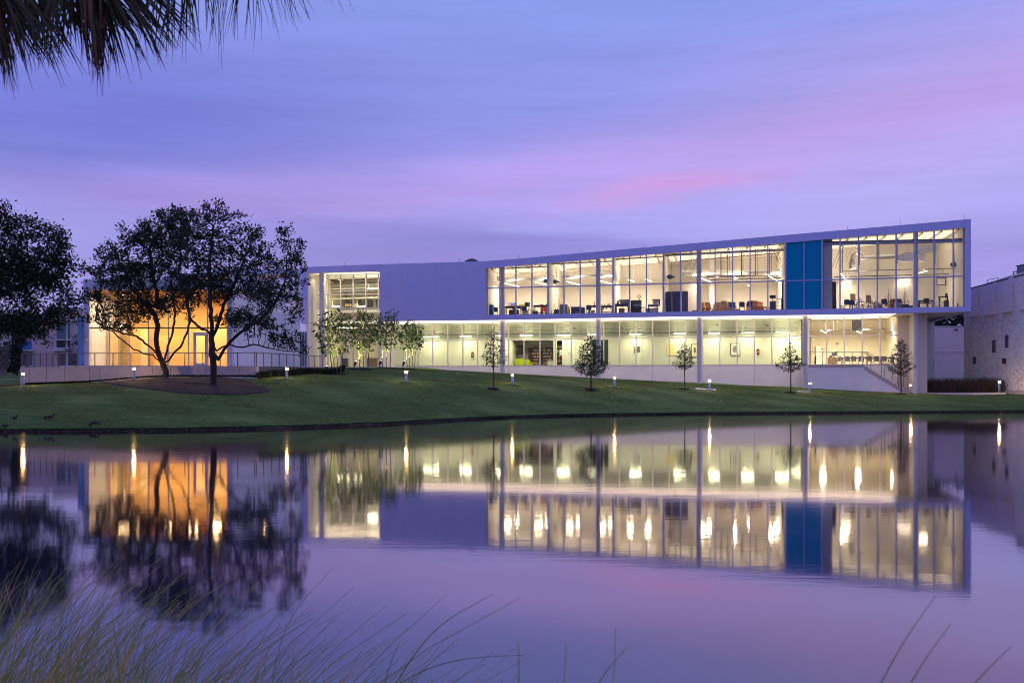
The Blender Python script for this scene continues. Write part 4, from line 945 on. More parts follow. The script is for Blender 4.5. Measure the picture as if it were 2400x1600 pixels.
cor = [(993, 1029, 789.5, 'leftmost corridor strip light beside the clump trees'), (1078, 1104.5, 788, 'corridor strip light left of the first young tree'), (1161, 1173.5, 787, 'corridor strip light half hidden by the first column'),
       (1219, 1247, 786.5, 'corridor strip light above the green armchairs'), (1306, 1336, 785.5, 'corridor strip light above the dark doorway'), (1378.6, 1398, 784.5, 'corridor strip light above the dark double door'),
       (1475.5, 1503, 783, 'corridor strip light above the pale door'), (1579.6, 1607, 782, 'corridor strip light above the cream picture'), (1661, 1687, 781, 'corridor strip light right of the third column'),
       (1738, 1766, 780, 'corridor strip light above the black framed print'), (1818, 1848, 778, 'rightmost high corridor strip light'), (1845, 1875.5, 790, 'low corridor strip light beside the fourth column')]
for xa, xb, y, lb in cor:
    tube_lamp(lb, MAIN, xa, y, VF + 2.6, xb, y - .3, VF + 2.6, 122, LG, M_TUBEG, CG, ceil=.9, r=.034, upf=.22)
EG = 'tilted tube lights in the lecture room'
for xa, ya, xb, yb, lb in ((1924, 774, 1935.5, 780, 'tilted tube light over the lecture desk'), (2006, 774, 2016.5, 780.5, 'tilted tube light in the middle of the lecture room'), (2089, 772, 2097, 779, 'tilted tube light at the right end of the lecture room')):
    tube_lamp(lb, MAIN, xa, ya, VF + 2.0, xb, yb, VF + 4.0, 850 * (.3 if xa > 2050 else 1), (1, .80, .50), M_TUBE, EG, ceil=.8)
# lobby pendants
for xa, xb, y, lb in ((778, 796, 718, 'lobby strip light left of the middle mullion'), (836, 858, 717.5, 'lobby strip light right of the middle mullion'), (862, 886, 676, 'upper lobby strip light near the blank wall')):
    tube_lamp(lb, MAIN, xa, y, 5.0, xb, y, 5.0, 140, (1, .90, .60), M_TUBE, 'strip lights in the lobby', ceil=.6)
tube_lamp('low strip light under the lobby balcony', MAIN, 790, 768, 6.0, 850, 768, 6.0, 110, (1, .92, .62), M_TUBE, 'strip lights in the lobby', ceil=.3)
# pavilion lamps: a few bright downlights on the timber ceiling
for x, v, lb in ((288, 1.8, 'ceiling lamp over the framed drawings in the pavilion'), (325, 2.0, 'ceiling lamp over the glass display case in the pavilion'), (392, 2.6, 'ceiling lamp behind the left oak trunk in the pavilion'), (455, 2.0, 'ceiling lamp left of the pavilion door'), (512, 2.6, 'ceiling lamp right of the pavilion door')):
    t = thing('downlight', lb, 'lamp', PAV.w(pu(x, v), v, zpb - .15), 0, 'ceiling lamps in the pavilion')
    obj('can', MB().tube((0, 0, 0), (0, 0, .3), .11, .11, 12), M_BLACK, t); obj('lens', MB().tube((0, 0, -.02), (0, 0, -.002), .09, .09, 12), M_TUBE, t)
    area('lamp', (0, 0, -.06), (0, 0, 0), .6, .6, 200, (1, .64, .30), t)
for x, y in ((279.5, 759), (281, 762.5), (294, 769), (296.5, 777), (290, 766)):
    pass
ch = thing('chandelier', 'cluster of small bulbs hanging above the glass display case', 'lamp', PAV.at(286, 760, 2.6))
for k in range(7):
    p = Vector((.42 * math.cos(k * 2.3) * (.4 + .1 * k), .3 * math.sin(k * 1.9), -.12 * k + .1)); b = obj('bulb', MB().ball(p, .035, .035, .035, 8, 6), M_SPOT, ch); obj('wire', MB().tube(p, (p.x, p.y, 2.0), .006, .006, 4), M_BLACK, b)

# bollards along the lawn path
def bollard():
    t = thing('bollard_light', 'x', 'bollard')
    obj('post', MB().tube((0, 0, -.1), (0, 0, .60), .085, .085, 18), mat('bollard_paint', (.62, .62, .72), .45), t, True)
    obj('collar', MB().tube((0, 0, .60), (0, 0, .625), .125, .125, 18), M_WHITE, t, True)
    b = obj('bulb', MB().ball((0, 0, .69), .05, .05, .055, 10, 6), M_BULB, t, True)
    for k in range(3):
        a = 2 * math.pi * k / 3 + .5; obj('strut', MB().tube((.10 * math.cos(a), .10 * math.sin(a), .625), (.10 * math.cos(a), .10 * math.sin(a), .78), .012, .012, 5), M_WHITE, t)
    obj('cap', MB().lathe([(.12, .78), (.125, .80), (.10, .82)], 18), M_WHITE, t, True)
    point('lamp', (0, 0, .705), 170, (1, .58, .22), t, .08); return t
bl = [(54, 60, 'leftmost bollard light, at the end of the grey retaining wall'), (314, 61.5, 'bollard light between wall and mulch bed, left of the oak trunks'), (672, 63, 'bollard light right of the mulch bed before the ramp wall'),
      (952, 66, 'bollard light on the crest below the clump trees'), (1201, 70.3, 'bollard light right of the first young tree'), (1440, 72.9, 'bollard light right of the dense young tree'),
      (1663, 77.2, 'bollard light on a concrete pad right of the third column'), (1898, 80.4, 'bollard light right of the fourth young tree'), (2135, 81.6, 'bollard light at the foot of the stair')]
BO = bollard(); first = True
for px, D, lb in bl:
    o = BO if first else dup(BO); first = False
    o.location = G(px, D); o['label'] = lb; o['group'] = 'bollard lights along the lawn'; o.rotation_euler.z = random.uniform(0, 2)
o = dup(BO, P(2342, 915, 83), label='bollard light among the reddish grasses before the pebbled building'); o['group'] = 'bollard lights along the lawn'
# ground spotlights under the clump trees
def spotfix(label, px, D, aim, power=60):
    b = G(px, D); t = thing('ground_spotlight', label, 'spotlight', b, 0, 'ground spotlights at the clump trees')
    d = (aim - b - Vector((0, 0, .35))).normalized(); p0 = Vector((0, 0, .28)); p1 = p0 + d * .34
    obj('stake', MB().tube((0, 0, -.1), (0, 0, .12), .05, .05, 8).tube((0, 0, .12), p0, .025, .025, 6), M_BLACK, t)
    obj('can', MB().tube(p0, p1, .075, .10, 12), M_BLACK, t); obj('lens', MB().tube(p1 + d * .002, p1 + d * .012, .085, .085, 12), M_SPOT, t)
    l = bpy.data.lights.new('lamp', 'SPOT'); l.energy = power; l.color = (1, .88, .48); l.spot_size = R(75); l.spot_blend = .7; l.shadow_soft_size = .08
    o = link('lamp', l, t); o.location = p1 + d * .05; o.rotation_euler = d.to_track_quat('-Z', 'Y').to_euler()
SPT = [(762.6, 71.0, 'spotlight left of the leftmost clump tree'), (830.4, 75.2, 'spotlight between the first and second clump trees'), (889, 77, 'spotlight left of the third clump tree'), (944, 78.8, 'spotlight left of the rightmost clump tree')]
for px, D, lb in SPT: spotfix(lb, px, D, G(px + 24, D + .5) + Vector((0, 0, 2.2)), 800)
spotfix('small spotlight glowing in the reddish grasses by the rear wall', 2252, 88, P(2300, 800, 90), 60)
t = thing('soffit_lamp', 'strip lamp under the lobby window recess', 'lamp', MAIN.w((uL + u8) / 2, 1.2, z_lob(uL) - .3), MAIN.ang); L = (u8 - uL) * .9
obj('profile', MB().box(-L / 2, L / 2, -.02, .02, -.015, .015), M_WHITE, t); obj('stem', MB().box(-.01, .01, -.01, .01, .016, .4), M_WHITE, t)
area('lamp', (0, 0, .03), (math.pi, 0, 0), L, .04, 70, (1, .78, .50), t); area('lamp', (0, 0, -.03), (0, 0, 0), L, .04, 120, (1, .78, .50), t)

# ------------------------------------------------------------------ trees
import mathutils.noise as mnoise
M_BARK = mat('oak_bark', (.036, .029, .026), .95, var=.4, scale=3, bump=1.0, bscale=12, stretch=(3, 3, 1))
M_BARKL = mat('pale_bark', (.16, .12, .09), .9, var=.3, scale=5)
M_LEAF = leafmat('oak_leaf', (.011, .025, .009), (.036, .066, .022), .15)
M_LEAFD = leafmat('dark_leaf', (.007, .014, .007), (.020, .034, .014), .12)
M_LEAFC = leafmat('clump_leaf', (.040, .090, .018), (.10, .165, .030), .3, 1.5)
M_LEAFY = leafmat('young_leaf', (.022, .038, .016), (.070, .095, .040), .25, 2)

def leaves(P0, D0, n_each, size, spread, rng, droop=0.0, aspect=.5):
    """diamond leaves scattered round points P0 along directions D0"""
    N = len(P0); k = N * n_each
    c = np.repeat(P0, n_each, 0) + rng.normal(0, spread, (k, 3))
    d = rng.normal(0, 1, (k, 3)) + np.repeat(D0, n_each, 0) * .9; d[:, 2] -= droop
    d /= np.linalg.norm(d, axis=1, keepdims=True)
    r = rng.normal(0, 1, (k, 3)); s = np.cross(d, r); s /= np.linalg.norm(s, axis=1, keepdims=True) + 1e-9
    L = size * rng.uniform(.6, 1.35, (k, 1)); nrm = np.cross(d, s)
    a = c; b = c + d * L * .5 + s * L * aspect * .5 + nrm * L * .08; e = c + d * L; f = c + d * L * .5 - s * L * aspect * .5 + nrm * L * .08
    V = np.stack([a, b, e, f], 1).reshape(-1, 3); Q = np.arange(4 * k).reshape(-1, 4); return V, Q
def colonise(seeds, att, step, di, dk, iters, rng, bias=(0, 0, .05)):
    """space colonisation: seeds = list of (pos, parent)"""
    pos = [np.array(p, float) for p, _ in seeds]; par = [q for _, q in seeds]
    att = att.copy(); best = np.full(len(att), 1e9); bi = np.zeros(len(att), int); start = 0
    for it in range(iters):
        new = np.array(pos[start:])
        if len(new):
            d = np.linalg.norm(att[:, None] - new[None], axis=2); m = d.min(1); am = d.argmin(1) + start
            u = m < best; best[u] = m[u]; bi[u] = am[u]
        keep = best > dk; att, best, bi = att[keep], best[keep], bi[keep]
        if not len(att): break
        act = best < di
        if not act.any(): di *= 1.5; start = len(pos); continue
        start = len(pos); pa = np.array(pos)
        dirs = att[act] - pa[bi[act]]; dirs /= np.linalg.norm(dirs, axis=1, keepdims=True) + 1e-9
        nodes, inv = np.unique(bi[act], return_inverse=True); acc = np.zeros((len(nodes), 3)); np.add.at(acc, inv, dirs)
        acc /= np.linalg.norm(acc, axis=1, keepdims=True) + 1e-9; acc += np.array(bias) + rng.normal(0, .18, acc.shape); acc /= np.linalg.norm(acc, axis=1, keepdims=True) + 1e-9
        for nd, v in zip(nodes, acc): pos.append(pos[nd] + v * step); par.append(int(nd))
        if len(pos) > 16000: break
    return np.array(pos), np.array(par)
def limb_mesh(pos, par, r_tip, expo, r_max, nseg=6):
    n = len(pos); acc = np.zeros(n); ch = np.zeros(n, int)
    for i in range(n - 1, 0, -1):
        if acc[i] == 0: acc[i] = r_tip ** expo
        acc[par[i]] += acc[i]; ch[par[i]] += 1
    rad = np.minimum(np.maximum(acc, r_tip ** expo) ** (1 / expo), r_max)
    i = np.arange(1, n); p = par[1:]; ok = p >= 0; i, p = i[ok], p[ok]
    d = pos[i] - pos[p]; d /= np.linalg.norm(d, axis=1, keepdims=True) + 1e-9
    ref = np.where(np.abs(d[:, 2:3]) > .9, np.array([[1., 0, 0]]), np.array([[0, 0, 1.]])); a = np.cross(d, ref); a /= np.linalg.norm(a, axis=1, keepdims=True); b = np.cross(d, a)
    rp = np.minimum(rad[p], rad[i] * 1.6)[:, None]; ri = rad[i][:, None]; rings = []
    for base, rr in ((pos[p] - d * rp * .3, rp), (pos[i] + d * ri * .15, ri)):
        for k in range(nseg):
            t = 2 * math.pi * k / nseg; rings.append(base + (a * math.cos(t) + b * math.sin(t)) * rr)
    V = np.stack(rings, 1).reshape(-1, 3); m = len(i); o = np.arange(m)[:, None] * 2 * nseg; k = np.arange(nseg)[None, :]; k2 = (k + 1) % nseg
    Q = np.stack([o + k, o + k2, o + nseg + k2, o + nseg + k], -1).reshape(-1, 4)
    return V, Q, rad, ch
def blob_points(blobs, D0, per, rng, zs=1.0):
    out = []
    for cx, cy, rx, ry, dd in blobs:
        D = D0 + dd; c = np.array(P(cx, cy, D)); r = np.array([rx * D / F, (rx + ry) * .5 * D / F, ry * D / F])
        n = max(8, int(per * r[0] * r[1] * r[2])); q = rng.normal(0, 1, (n, 3)); q /= np.linalg.norm(q, axis=1, keepdims=True); q *= rng.uniform(0, 1, (n, 1)) ** .42
        out.append(c + q * r)
    return np.concatenate(out)
def limb_seeds(limbs, step):
    """limbs: list of (start_limb, start_t, [points]); first starts at the ground"""
    pos = []; par = []; idx = []
    for lim in limbs:
        sl, st, pts = lim; ids = []
        if sl is None: last = -1
        else: last = idx[sl][min(len(idx[sl]) - 1, int(st * (len(idx[sl]) - 1)))]; pts = [Vector(pos[last])] + pts
        for a, b in zip(pts[:-1], pts[1:]):
            n = max(1, int((b - a).length / step))
            for k in range(n + (0 if last != -1 or ids else 0)):
                q = a.lerp(b, (k + (1 if ids or sl is not None else 0)) / n) if n else a
                q = q + Vector((random.uniform(-.03, .03),) * 3)
                pos.append(q); par.append(last); last = len(pos) - 1; ids.append(last)
        idx.append(ids)
    return [(tuple(p), q) for p, q in zip(pos, par)]
def build_tree(name, label, group, limbs, blobs, D0, per, step, leaf_n, leaf_size, leaf_spread, m_leaf, m_bark, r_tip=.012, expo=2.35, r_max=.4, di=2.5, seed=1, droop=0.0, twig_r=.03, aspect=.5, att=None, base=None, bias=(0, 0, .05), trunk_r=None, dead=0.0):
    rng = np.random.default_rng(seed); random.seed(seed)
    if att is None: att = blob_points(blobs, D0, per, rng)
    seeds = limb_seeds(limbs, step) if len(limbs[0]) == 3 else limbs
    pos, par = colonise(seeds, att, step, di, step * 1.25, 160, rng, bias)
    V, Q, rad, ch = limb_mesh(pos, par, r_tip, expo, r_max)
    base = Vector(seeds[0][0]) if base is None else base
    t = thing(name, label, 'tree', base, 0, group)
    off = np.array(base)
    np_mesh('trunk', V - off, Q, m_bark, t, True)
    tw = (rad < twig_r); tw[:len(seeds)] &= rad[:len(seeds)] < twig_r * .7
    ids = np.nonzero(tw)[0]; ids = ids[par[ids] >= 0]
    if dead:
        q = np.array([mnoise.noise(Vector(pos[i] * .55) + Vector((seed * 7.1, 0, 0))) + .45 * mnoise.noise(Vector(pos[i] * 1.9)) for i in ids]); ids = ids[q > dead]
    dr = pos[ids] - pos[par[ids]]; dr /= np.linalg.norm(dr, axis=1, keepdims=True) + 1e-9
    LV, LQ = leaves(pos[ids], dr, leaf_n, leaf_size, leaf_spread, rng, droop, aspect)
    np_mesh('crown', LV - off, LQ, m_leaf, t)
    return t, len(ids)
def pp(D0, *pts): return [P(x, y, D0 + dd) for x, y, dd in pts]
OG = 'large oak trees on the lawn'
DA_ = 63.0; ga = G(390, DA_); za = HZ - (ga.z - CZ) * F / DA_
LA = [(None, 0, pp(DA_, (391, za + 6, 0), (388, 868, 0), (381, 850, 0), (375, 838, 0))),
      (0, .95, pp(DA_, (358, 832, -.4), (337, 828, -.8), (312, 818, -1.2), (286, 796, -1.6), (262, 776, -2), (232, 768, -2.4))),
      (0, .97, pp(DA_, (365, 826, .2), (347, 808, .4), (320, 788, .8), (288, 782, 1.2), (255, 768, 1.5), (215, 750, 1.8))),
      (0, 1, pp(DA_, (370, 822, 0), (366, 796, 0), (370, 764, .2), (362, 738, .3), (332, 706, .8), (300, 660, 1.2), (280, 612, 1.4))),
      (3, .55, pp(DA_, (372, 722, .2), (366, 680, -.2), (356, 630, -.5), (350, 585, -.6))),
      (0, .9, pp(DA_, (387, 840, .3), (394, 812, .6), (406, 776, .9), (410, 735, 1.2), (404, 680, 1.6), (396, 610, 1.8))),
      (0, .85, pp(DA_, (394, 846, -.4), (408, 826, -.7), (424, 812, -.9), (438, 780, -1.2), (446, 752, -1.5), (440, 705, -1.8), (425, 650, -2)))]
BLA = [(265, 590, 42, 28, 1), (330, 562, 62, 40, 0), (300, 645, 70, 50, .5), (385, 556, 66, 60, -.5), (366, 650, 75, 58, 0), (238, 612, 24, 22, 1), (268, 715, 50, 34, -1.2), (335, 722, 60, 36, 1.5),
       (425, 690, 55, 55, -1), (222, 690, 30, 26, 1.2), (250, 762, 34, 16, -1.8), (300, 765, 34, 18, 1), (245, 660, 30, 24, .5), (400, 500, 40, 24, 0), (215, 745, 20, 16, 1.5)]
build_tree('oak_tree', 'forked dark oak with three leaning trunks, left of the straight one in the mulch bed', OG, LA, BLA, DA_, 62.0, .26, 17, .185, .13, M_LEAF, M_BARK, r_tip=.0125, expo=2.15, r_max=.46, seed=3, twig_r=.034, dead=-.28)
DB_ = 59.0; gb = G(500, DB_); zb_ = HZ - (gb.z - CZ) * F / DB_
LBm = [(None, 0, pp(DB_, (500, zb_ + 6, 0), (500, 880, 0), (499, 850, 0), (497, 820, 0), (495, 796, 0), (494, 786, 0))),
       (0, .72, pp(DB_, (512, 842, -.3), (526, 818, -.5), (540, 800, -.7), (556, 785, -.9), (578, 768, -1.1), (600, 756, -1.3), (625, 735, -1.6), (650, 700, -1.8), (668, 660, -1.9), (672, 600, -1.9))),
       (0, .82, pp(DB_, (508, 822, .3), (522, 812, .6), (540, 806, .8), (556, 812, .9), (572, 813, 1), (595, 806, 1.1), (640, 818, 1.3), (685, 824, 1.5), (720, 818, 1.6))),
       (0, 1, pp(DB_, (482, 774, .3), (468, 768, .6), (450, 750, 1), (440, 725, 1.3), (432, 690, 1.6), (420, 640, 1.8))),
       (0, 1, pp(DB_, (496, 764, 0), (494, 728, -.1), (492, 690, -.2), (490, 640, -.4), (494, 590, -.4), (500, 530, -.4))),
       (0, .96, pp(DB_, (507, 770, .4), (516, 745, .7), (524, 715, 1), (536, 690, 1.3), (556, 650, 1.6), (575, 600, 1.8))),
       (1, .7, pp(DB_, (620, 770, -1.0), (660, 762, -.8), (700, 752, -.6))),
       (1, .75, pp(DB_, (630, 690, -2.4), (650, 640, -2.8), (690, 600, -3)))]
BLB = [(425, 520, 46, 34, 1), (500, 505, 56, 34, 0), (470, 580, 86, 60, 0), (580, 545, 42, 38, .5), (600, 612, 54, 52, 1), (668, 560, 26, 36, -1.5), (702, 575, 18, 28, -2.4), (680, 632, 44, 40, -2), (545, 665, 82, 50, .5),
       (640, 685, 64, 40, -1.5), (690, 706, 36, 30, -1), (600, 752, 62, 26, 1), (662, 790, 52, 20, 1), (560, 742, 54, 30, -1), (705, 818, 30, 11, 1.6), (480, 665, 64, 44, 1), (590, 500, 12, 14, .5), (705, 662, 22, 18, -2), (640, 815, 24, 8, 1.2)]
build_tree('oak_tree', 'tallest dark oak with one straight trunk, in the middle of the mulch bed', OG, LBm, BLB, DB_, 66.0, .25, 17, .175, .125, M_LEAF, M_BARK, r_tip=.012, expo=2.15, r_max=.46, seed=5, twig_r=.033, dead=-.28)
DC_ = 56.0
LC = [(None, 0, [G(-95, DC_, -.1), P(-92, 860, DC_), P(-85, 800, DC_), P(-70, 760, DC_)]), (0, 1, pp(DC_, (-40, 720, 0), (10, 690, .5), (60, 660, 1), (120, 630, 1))), (0, 1, pp(DC_, (-60, 690, .5), (-30, 620, .6), (20, 560, .8))),
      (0, .9, pp(DC_, (-30, 770, -.5), (40, 770, -1), (100, 760, -1.2))), (0, 1, pp(DC_, (-110, 690, 0), (-140, 620, 0)))]
BLC = [(-20, 510, 60, 36, 0), (60, 545, 60, 40, .5), (125, 560, 40, 36, 1), (150, 605, 30, 36, .5), (50, 640, 100, 70, 0), (-40, 620, 80, 80, 0), (140, 668, 40, 34, .5), (40, 745, 105, 44, -.5), (140, 735, 52, 32, 0), (186, 632, 22, 20, .5), (215, 630, 18, 12, .5), (170, 700, 34, 18, 0), (200, 700, 24, 14, 0), (100, 790, 40, 16, -1), (-120, 640, 80, 70, 0), (0, 500, 20, 22, 0), (15, 482, 8, 8, 0)]
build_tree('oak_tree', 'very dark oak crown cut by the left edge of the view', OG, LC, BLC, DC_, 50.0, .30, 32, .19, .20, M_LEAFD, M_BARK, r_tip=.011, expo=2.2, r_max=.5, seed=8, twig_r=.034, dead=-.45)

# clump trees with drooping leaves and several thin stems, lit from the ground
def clump(label, px, D, top, bot, wl, wr, nst, seed):
    random.seed(seed); rng = np.random.default_rng(seed); b = G(px, D); limbs = []; s = D / F
    ztop = CZ - (top - HZ) * s; zbot = CZ - (bot - HZ) * s
    for k in range(nst):
        a = (k / max(1, nst - 1) - .5); x0 = a * .55; w = (wl if a < 0 else wr) * s
        pts = [b + Vector((x0, random.uniform(-.2, .2), -.1)), b + Vector((x0 * 1.3, random.uniform(-.3, .3), (zbot - b.z) * .8)), b + Vector((a * w * .8, random.uniform(-.5, .5), (ztop - b.z) * .6)), b + Vector((a * w * 1.3, random.uniform(-.8, .8), (ztop - b.z) * random.uniform(.85, .97)))]
        limbs.append((None, 0, pts))
    n = 420; cz = (ztop + zbot) / 2; q = rng.normal(0, 1, (n, 3)); q /= np.linalg.norm(q, axis=1, keepdims=True); q *= rng.uniform(0, 1, (n, 1)) ** .4
    cx = b.x + (wr - wl) * s / 2; att = np.array([cx, b.y, cz]) + q * np.array([(wl + wr) * s / 2, 1.3, (ztop - zbot) / 2])
    seeds = limb_seeds(limbs, .22)
    t, k = build_tree('clump_tree', label, 'multi-stem clump trees at the foot of the lobby', seeds, None, D, 0, .22, 3, .33, .10, M_LEAFC, M_BARKL, r_tip=.010, expo=2.6, r_max=.055, di=1.6, seed=seed, droop=.7, twig_r=.0225, aspect=.34, att=att, base=b)
clump('leftmost clump tree beside the ramp wall, widest drooping crown', 788, 72, 724, 838, 52, 40, 4, 11)
clump('second clump tree from the left, before the lobby glass', 853, 75.5, 722, 824, 38, 34, 3, 12)
clump('third clump tree, before the lobby edge and the blank wall', 906, 77.3, 726, 822, 33, 34, 3, 13)
clump('rightmost and lowest clump tree, before the ground floor glass', 963, 79, 750, 826, 28, 32, 4, 14)
mulch('mulch_patch', 'mulch patch at the base of the leftmost clump tree', ring(788, 71.9, 24, .7)); mulch('mulch_patch', 'mulch strip below the second clump tree', ring(842, 75.3, 32, .5)); mulch('mulch_patch', 'mulch strip below the right pair of clump trees', ring(932, 78, 46, .6))

# young staked trees in a row on the lawn
def young(label, px, D, top, bot, hw_, dens, seed, shape=1.0, lean=0):
    random.seed(seed); rng = np.random.default_rng(seed); b = G(px, D); s = D / F; ztop = CZ - (top - HZ) * s; zbot = CZ - (bot - HZ) * s
    limbs = [(None, 0, [b + Vector((0, 0, -.1)), b + Vector((.02, 0, (zbot - b.z) * .5)), b + Vector((lean * .3, 0, zbot - b.z)), b + Vector((lean, .05, (ztop - b.z) * .98))])]
    n = int(520 * dens); t = rng.uniform(0, 1, n) ** 1.15; ang = rng.uniform(0, 2 * math.pi, n); h = zbot + (ztop - zbot) * t
    prof = np.minimum(1, (t / .18)) ** .6 * (1 - t) ** (.75 * shape) * (.75 + .5 * rng.uniform(0, 1, n)); r = hw_ * s * prof * rng.uniform(.25, 1.15, n) ** .5
    att = np.stack([b.x + lean * t + r * np.cos(ang), b.y + r * np.sin(ang) * .9, h], 1)
    seeds = limb_seeds(limbs, .13)
    build_tree('young_tree', label, 'young trees in a row on the lawn', seeds, None, D, 0, .13, 4 if dens < 1.3 else 6, .13, .055, M_LEAFY, M_BARK, r_tip=.0065, expo=2.5, r_max=.06, di=.9, seed=seed, twig_r=.017, aspect=.38, att=att, base=b, bias=(0, 0, .25))
    mulch('mulch_patch', 'small mulch ring under ' + label, ring(px, D, 14, .55, 18))
young('leftmost young tree, slender, before the first column', 1157, 67.5, 762, 862, 32, 1.0, 21)
young('densest and widest young tree, before the second column', 1385, 71, 783, 882, 42, 2.1, 22, .8)
young('young tree with a small crown before the third column', 1604.5, 76.3, 800, 867, 30, .95, 23)
young('young tree with lopsided open crown before the fourth column', 1853, 79, 799, 873, 36, .9, 24)
young('young tree at the foot of the stair', 2111.6, 81, 797, 880, 32, 1.2, 25, .6)

# dark trees beyond the rear wall
for px, D, top, w, sd, lb in ((2192, 116, 741, 34, 31, 'dark treetop above the rear wall, nearer the white building'), (2242, 118, 737, 34, 32, 'dark treetop above the rear wall beside the pebbled building'), (2300, 122, 735, 40, 33, 'dark tree behind the rear wall, mostly hidden by the pebbled building')):
    b = G(px, D); build_tree('background_tree', lb, 'dark trees behind the rear wall', [(None, 0, [b + Vector((0, 0, -.2)), P(px, 850, D), P(px + 2, 780, D)])], [(px, 768, w, 30, 0), (px - 10, 790, w, 26, 0), (px + 8, top + 10, 20, 10, 0)], D, 14, .4, 26, .45, .4, M_LEAFD, M_BARK, seed=sd, twig_r=.05, di=3)

# far left: cabbage palm trunk and shrub before the pink block
cp = thing('cabbage_palm', 'cabbage palm trunk with criss-cross boots at the far left edge', 'tree', G(4, 80))
zt = P(4, 812, 80).z - cp.location.z
obj('trunk', MB().lathe([(.42, -.1), (.36, .4), (.40, 1.2), (.46, zt * .6), (.55, zt * .85), (.4, zt)], 12), mat('palm_boots', (.20, .17, .16), .9, var=.5, scale=5), cp)
for k in range(60):
    a = k * 2.4; z = zt * (.25 + .72 * k / 60); r = .44 + .1 * k / 60
    obj('boot', MB().tube((r * math.cos(a), r * math.sin(a), z), ((r + .16) * math.cos(a + .25), (r + .16) * math.sin(a + .25), z + .38), .07, .03, 5), MATS['palm_boots'], cp)
V = []; Q = []
rng = np.random.default_rng(40)
for k in range(26):
    a = rng.uniform(0, 2 * math.pi); e = rng.uniform(-.5, 1.2); hub = np.array([math.cos(a) * math.cos(e), math.sin(a) * math.cos(e), math.sin(e)]) * 1.3 + np.array([0, 0, zt + .4])
    for j in range(18):
        d = rng.normal(0, .55, 3) + np.array([math.cos(a), math.sin(a), math.sin(e) - .35]); d /= np.linalg.norm(d); s = np.cross(d, [0, 0, 1.]); s /= np.linalg.norm(s) + 1e-6
        o = len(V); V += [hub - s * .02, hub + s * .02, hub + d * .6 + s * .035, hub + d * 1.2 - np.array([0, 0, .15])]; Q.append((o, o + 1, o + 2, o + 3))
np_mesh('crown', np.array(V), np.array(Q), M_LEAFD, cp)
def shrub(label, px, D, rx, h, m_leaf, seed, n=700, size=.2, name='shrub', airy=1.0, grp=None):
    rng = np.random.default_rng(seed); b = G(px, D); t = thing(name, label, 'shrub', b, 0, grp); s = D / F
    st = MB()
    for k in range(9):
        a = k * 2.4; st.tube((0, 0, -.1), (rx * s * .7 * math.cos(a), rx * s * .7 * math.sin(a), h * .7), .03, .012, 5)
    obj('stems', st, M_BARKL, t)
    q = rng.normal(0, 1, (n, 3)); q /= np.linalg.norm(q, axis=1, keepdims=True); q *= rng.uniform(.2, 1, (n, 1)) ** .5
    c = q * np.array([rx * s, rx * s * .8, h * .5]) + np.array([0, 0, h * .52]); LV, LQ = leaves(c, q, 2, size, .08, rng); np_mesh('crown', LV, LQ, m_leaf, t); return t
shrub('dark rounded shrub between palm trunk and retaining wall', 38, 78, 11, 3.4, M_LEAFD, 51, 500, .22)
shrub('wispy pale shrub in front of the pink block windows', 175, 88, 15, 3.6, M_LEAFY, 52, 160, .2)

# ground cover
def tuft_strip(name, label, pts, wdt, n, h, m, seed, lean=.4, w=.03):
    rng = np.random.default_rng(seed); V = []; Q = []
    xs = rng.uniform(0, 1, n)
    px = np.interp(xs, np.linspace(0, 1, len(pts)), [p[0] for p in pts]); D = np.interp(xs, np.linspace(0, 1, len(pts)), [p[1] for p in pts]) + rng.uniform(-wdt / 2, wdt / 2, n)
    X = (px - 1200) / F * D; Z = hgt(X, D) - .03
    hh = h * rng.uniform(.5, 1.1, n); a = rng.uniform(0, 2 * math.pi, n); l = rng.uniform(0, lean, n) * hh
    dx, dy = np.cos(a) * l, np.sin(a) * l; sx, sy = -np.sin(a) * w, np.cos(a) * w; sx = np.where(rng.uniform(0, 1, n) < .5, w, sx)
    B = np.stack([X, D, Z], 1); S = np.stack([sx, sy, sx * 0], 1); Mi = B + np.stack([dx * .4, dy * .4, hh * .62], 1); T = B + np.stack([dx, dy, hh], 1)
    V = np.stack([B - S, B + S, Mi + S * .8, Mi - S * .8, T], 1).reshape(-1, 3); o = np.arange(n)[:, None] * 5
    Q = np.concatenate([o + [0, 1, 2, 3], o + [3, 2, 4, 4]], 0); Q2 = np.concatenate([o + [0, 1, 2], o + [0, 2, 3], o + [3, 2, 4]], 0)
    t = np_mesh(name, V, Q2, m); return tag(t, label, kind='stuff')
M_HEDGE = leafmat('hedge_leaf', (.008, .018, .008), (.022, .042, .016), .15, 3); M_REDG = leafmat('red_grass', (.05, .07, .04), (.22, .12, .09), .3, 1.2); M_SHG = leafmat('shore_grass', (.035, .075, .028), (.075, .13, .045), .3, 2)
tuft_strip('groundcover', 'dark ground cover strip along the foot of the ramp wall', [(605, 63.4), (690, 66.2), (760, 70.2), (806, 74.5)], 1.0, 5000, .42, M_HEDGE, 61, .9, .04)
tuft_strip('groundcover', 'dark planting line at the base of the retaining wall', [(60, 63.3), (300, 63.5), (600, 63.5)], .5, 5000, .20, M_HEDGE, 62, .9, .04)
tuft_strip('ornamental_grass', 'reddish ornamental grasses in front of the rear and pebbled walls', [(2170, 89), (2260, 88.5), (2352, 86.5)], 3.0, 3600, 1.4, M_REDG, 63, .9, .02)
tuft_strip('shore_grass', 'fringe of short grass hanging over the pond edge', [(x, shore_D(x) + .10) for x in range(-600, 3001, 100)], .30, 30000, .10, M_SHG, 64, 1.6, .012)
tuft_strip('shrubbery', 'low dark planting on the lawn edge beyond the far left wall end', [(-120, 92), (40, 92)], 2, 1500, 1.0, M_HEDGE, 65, .8, .06)
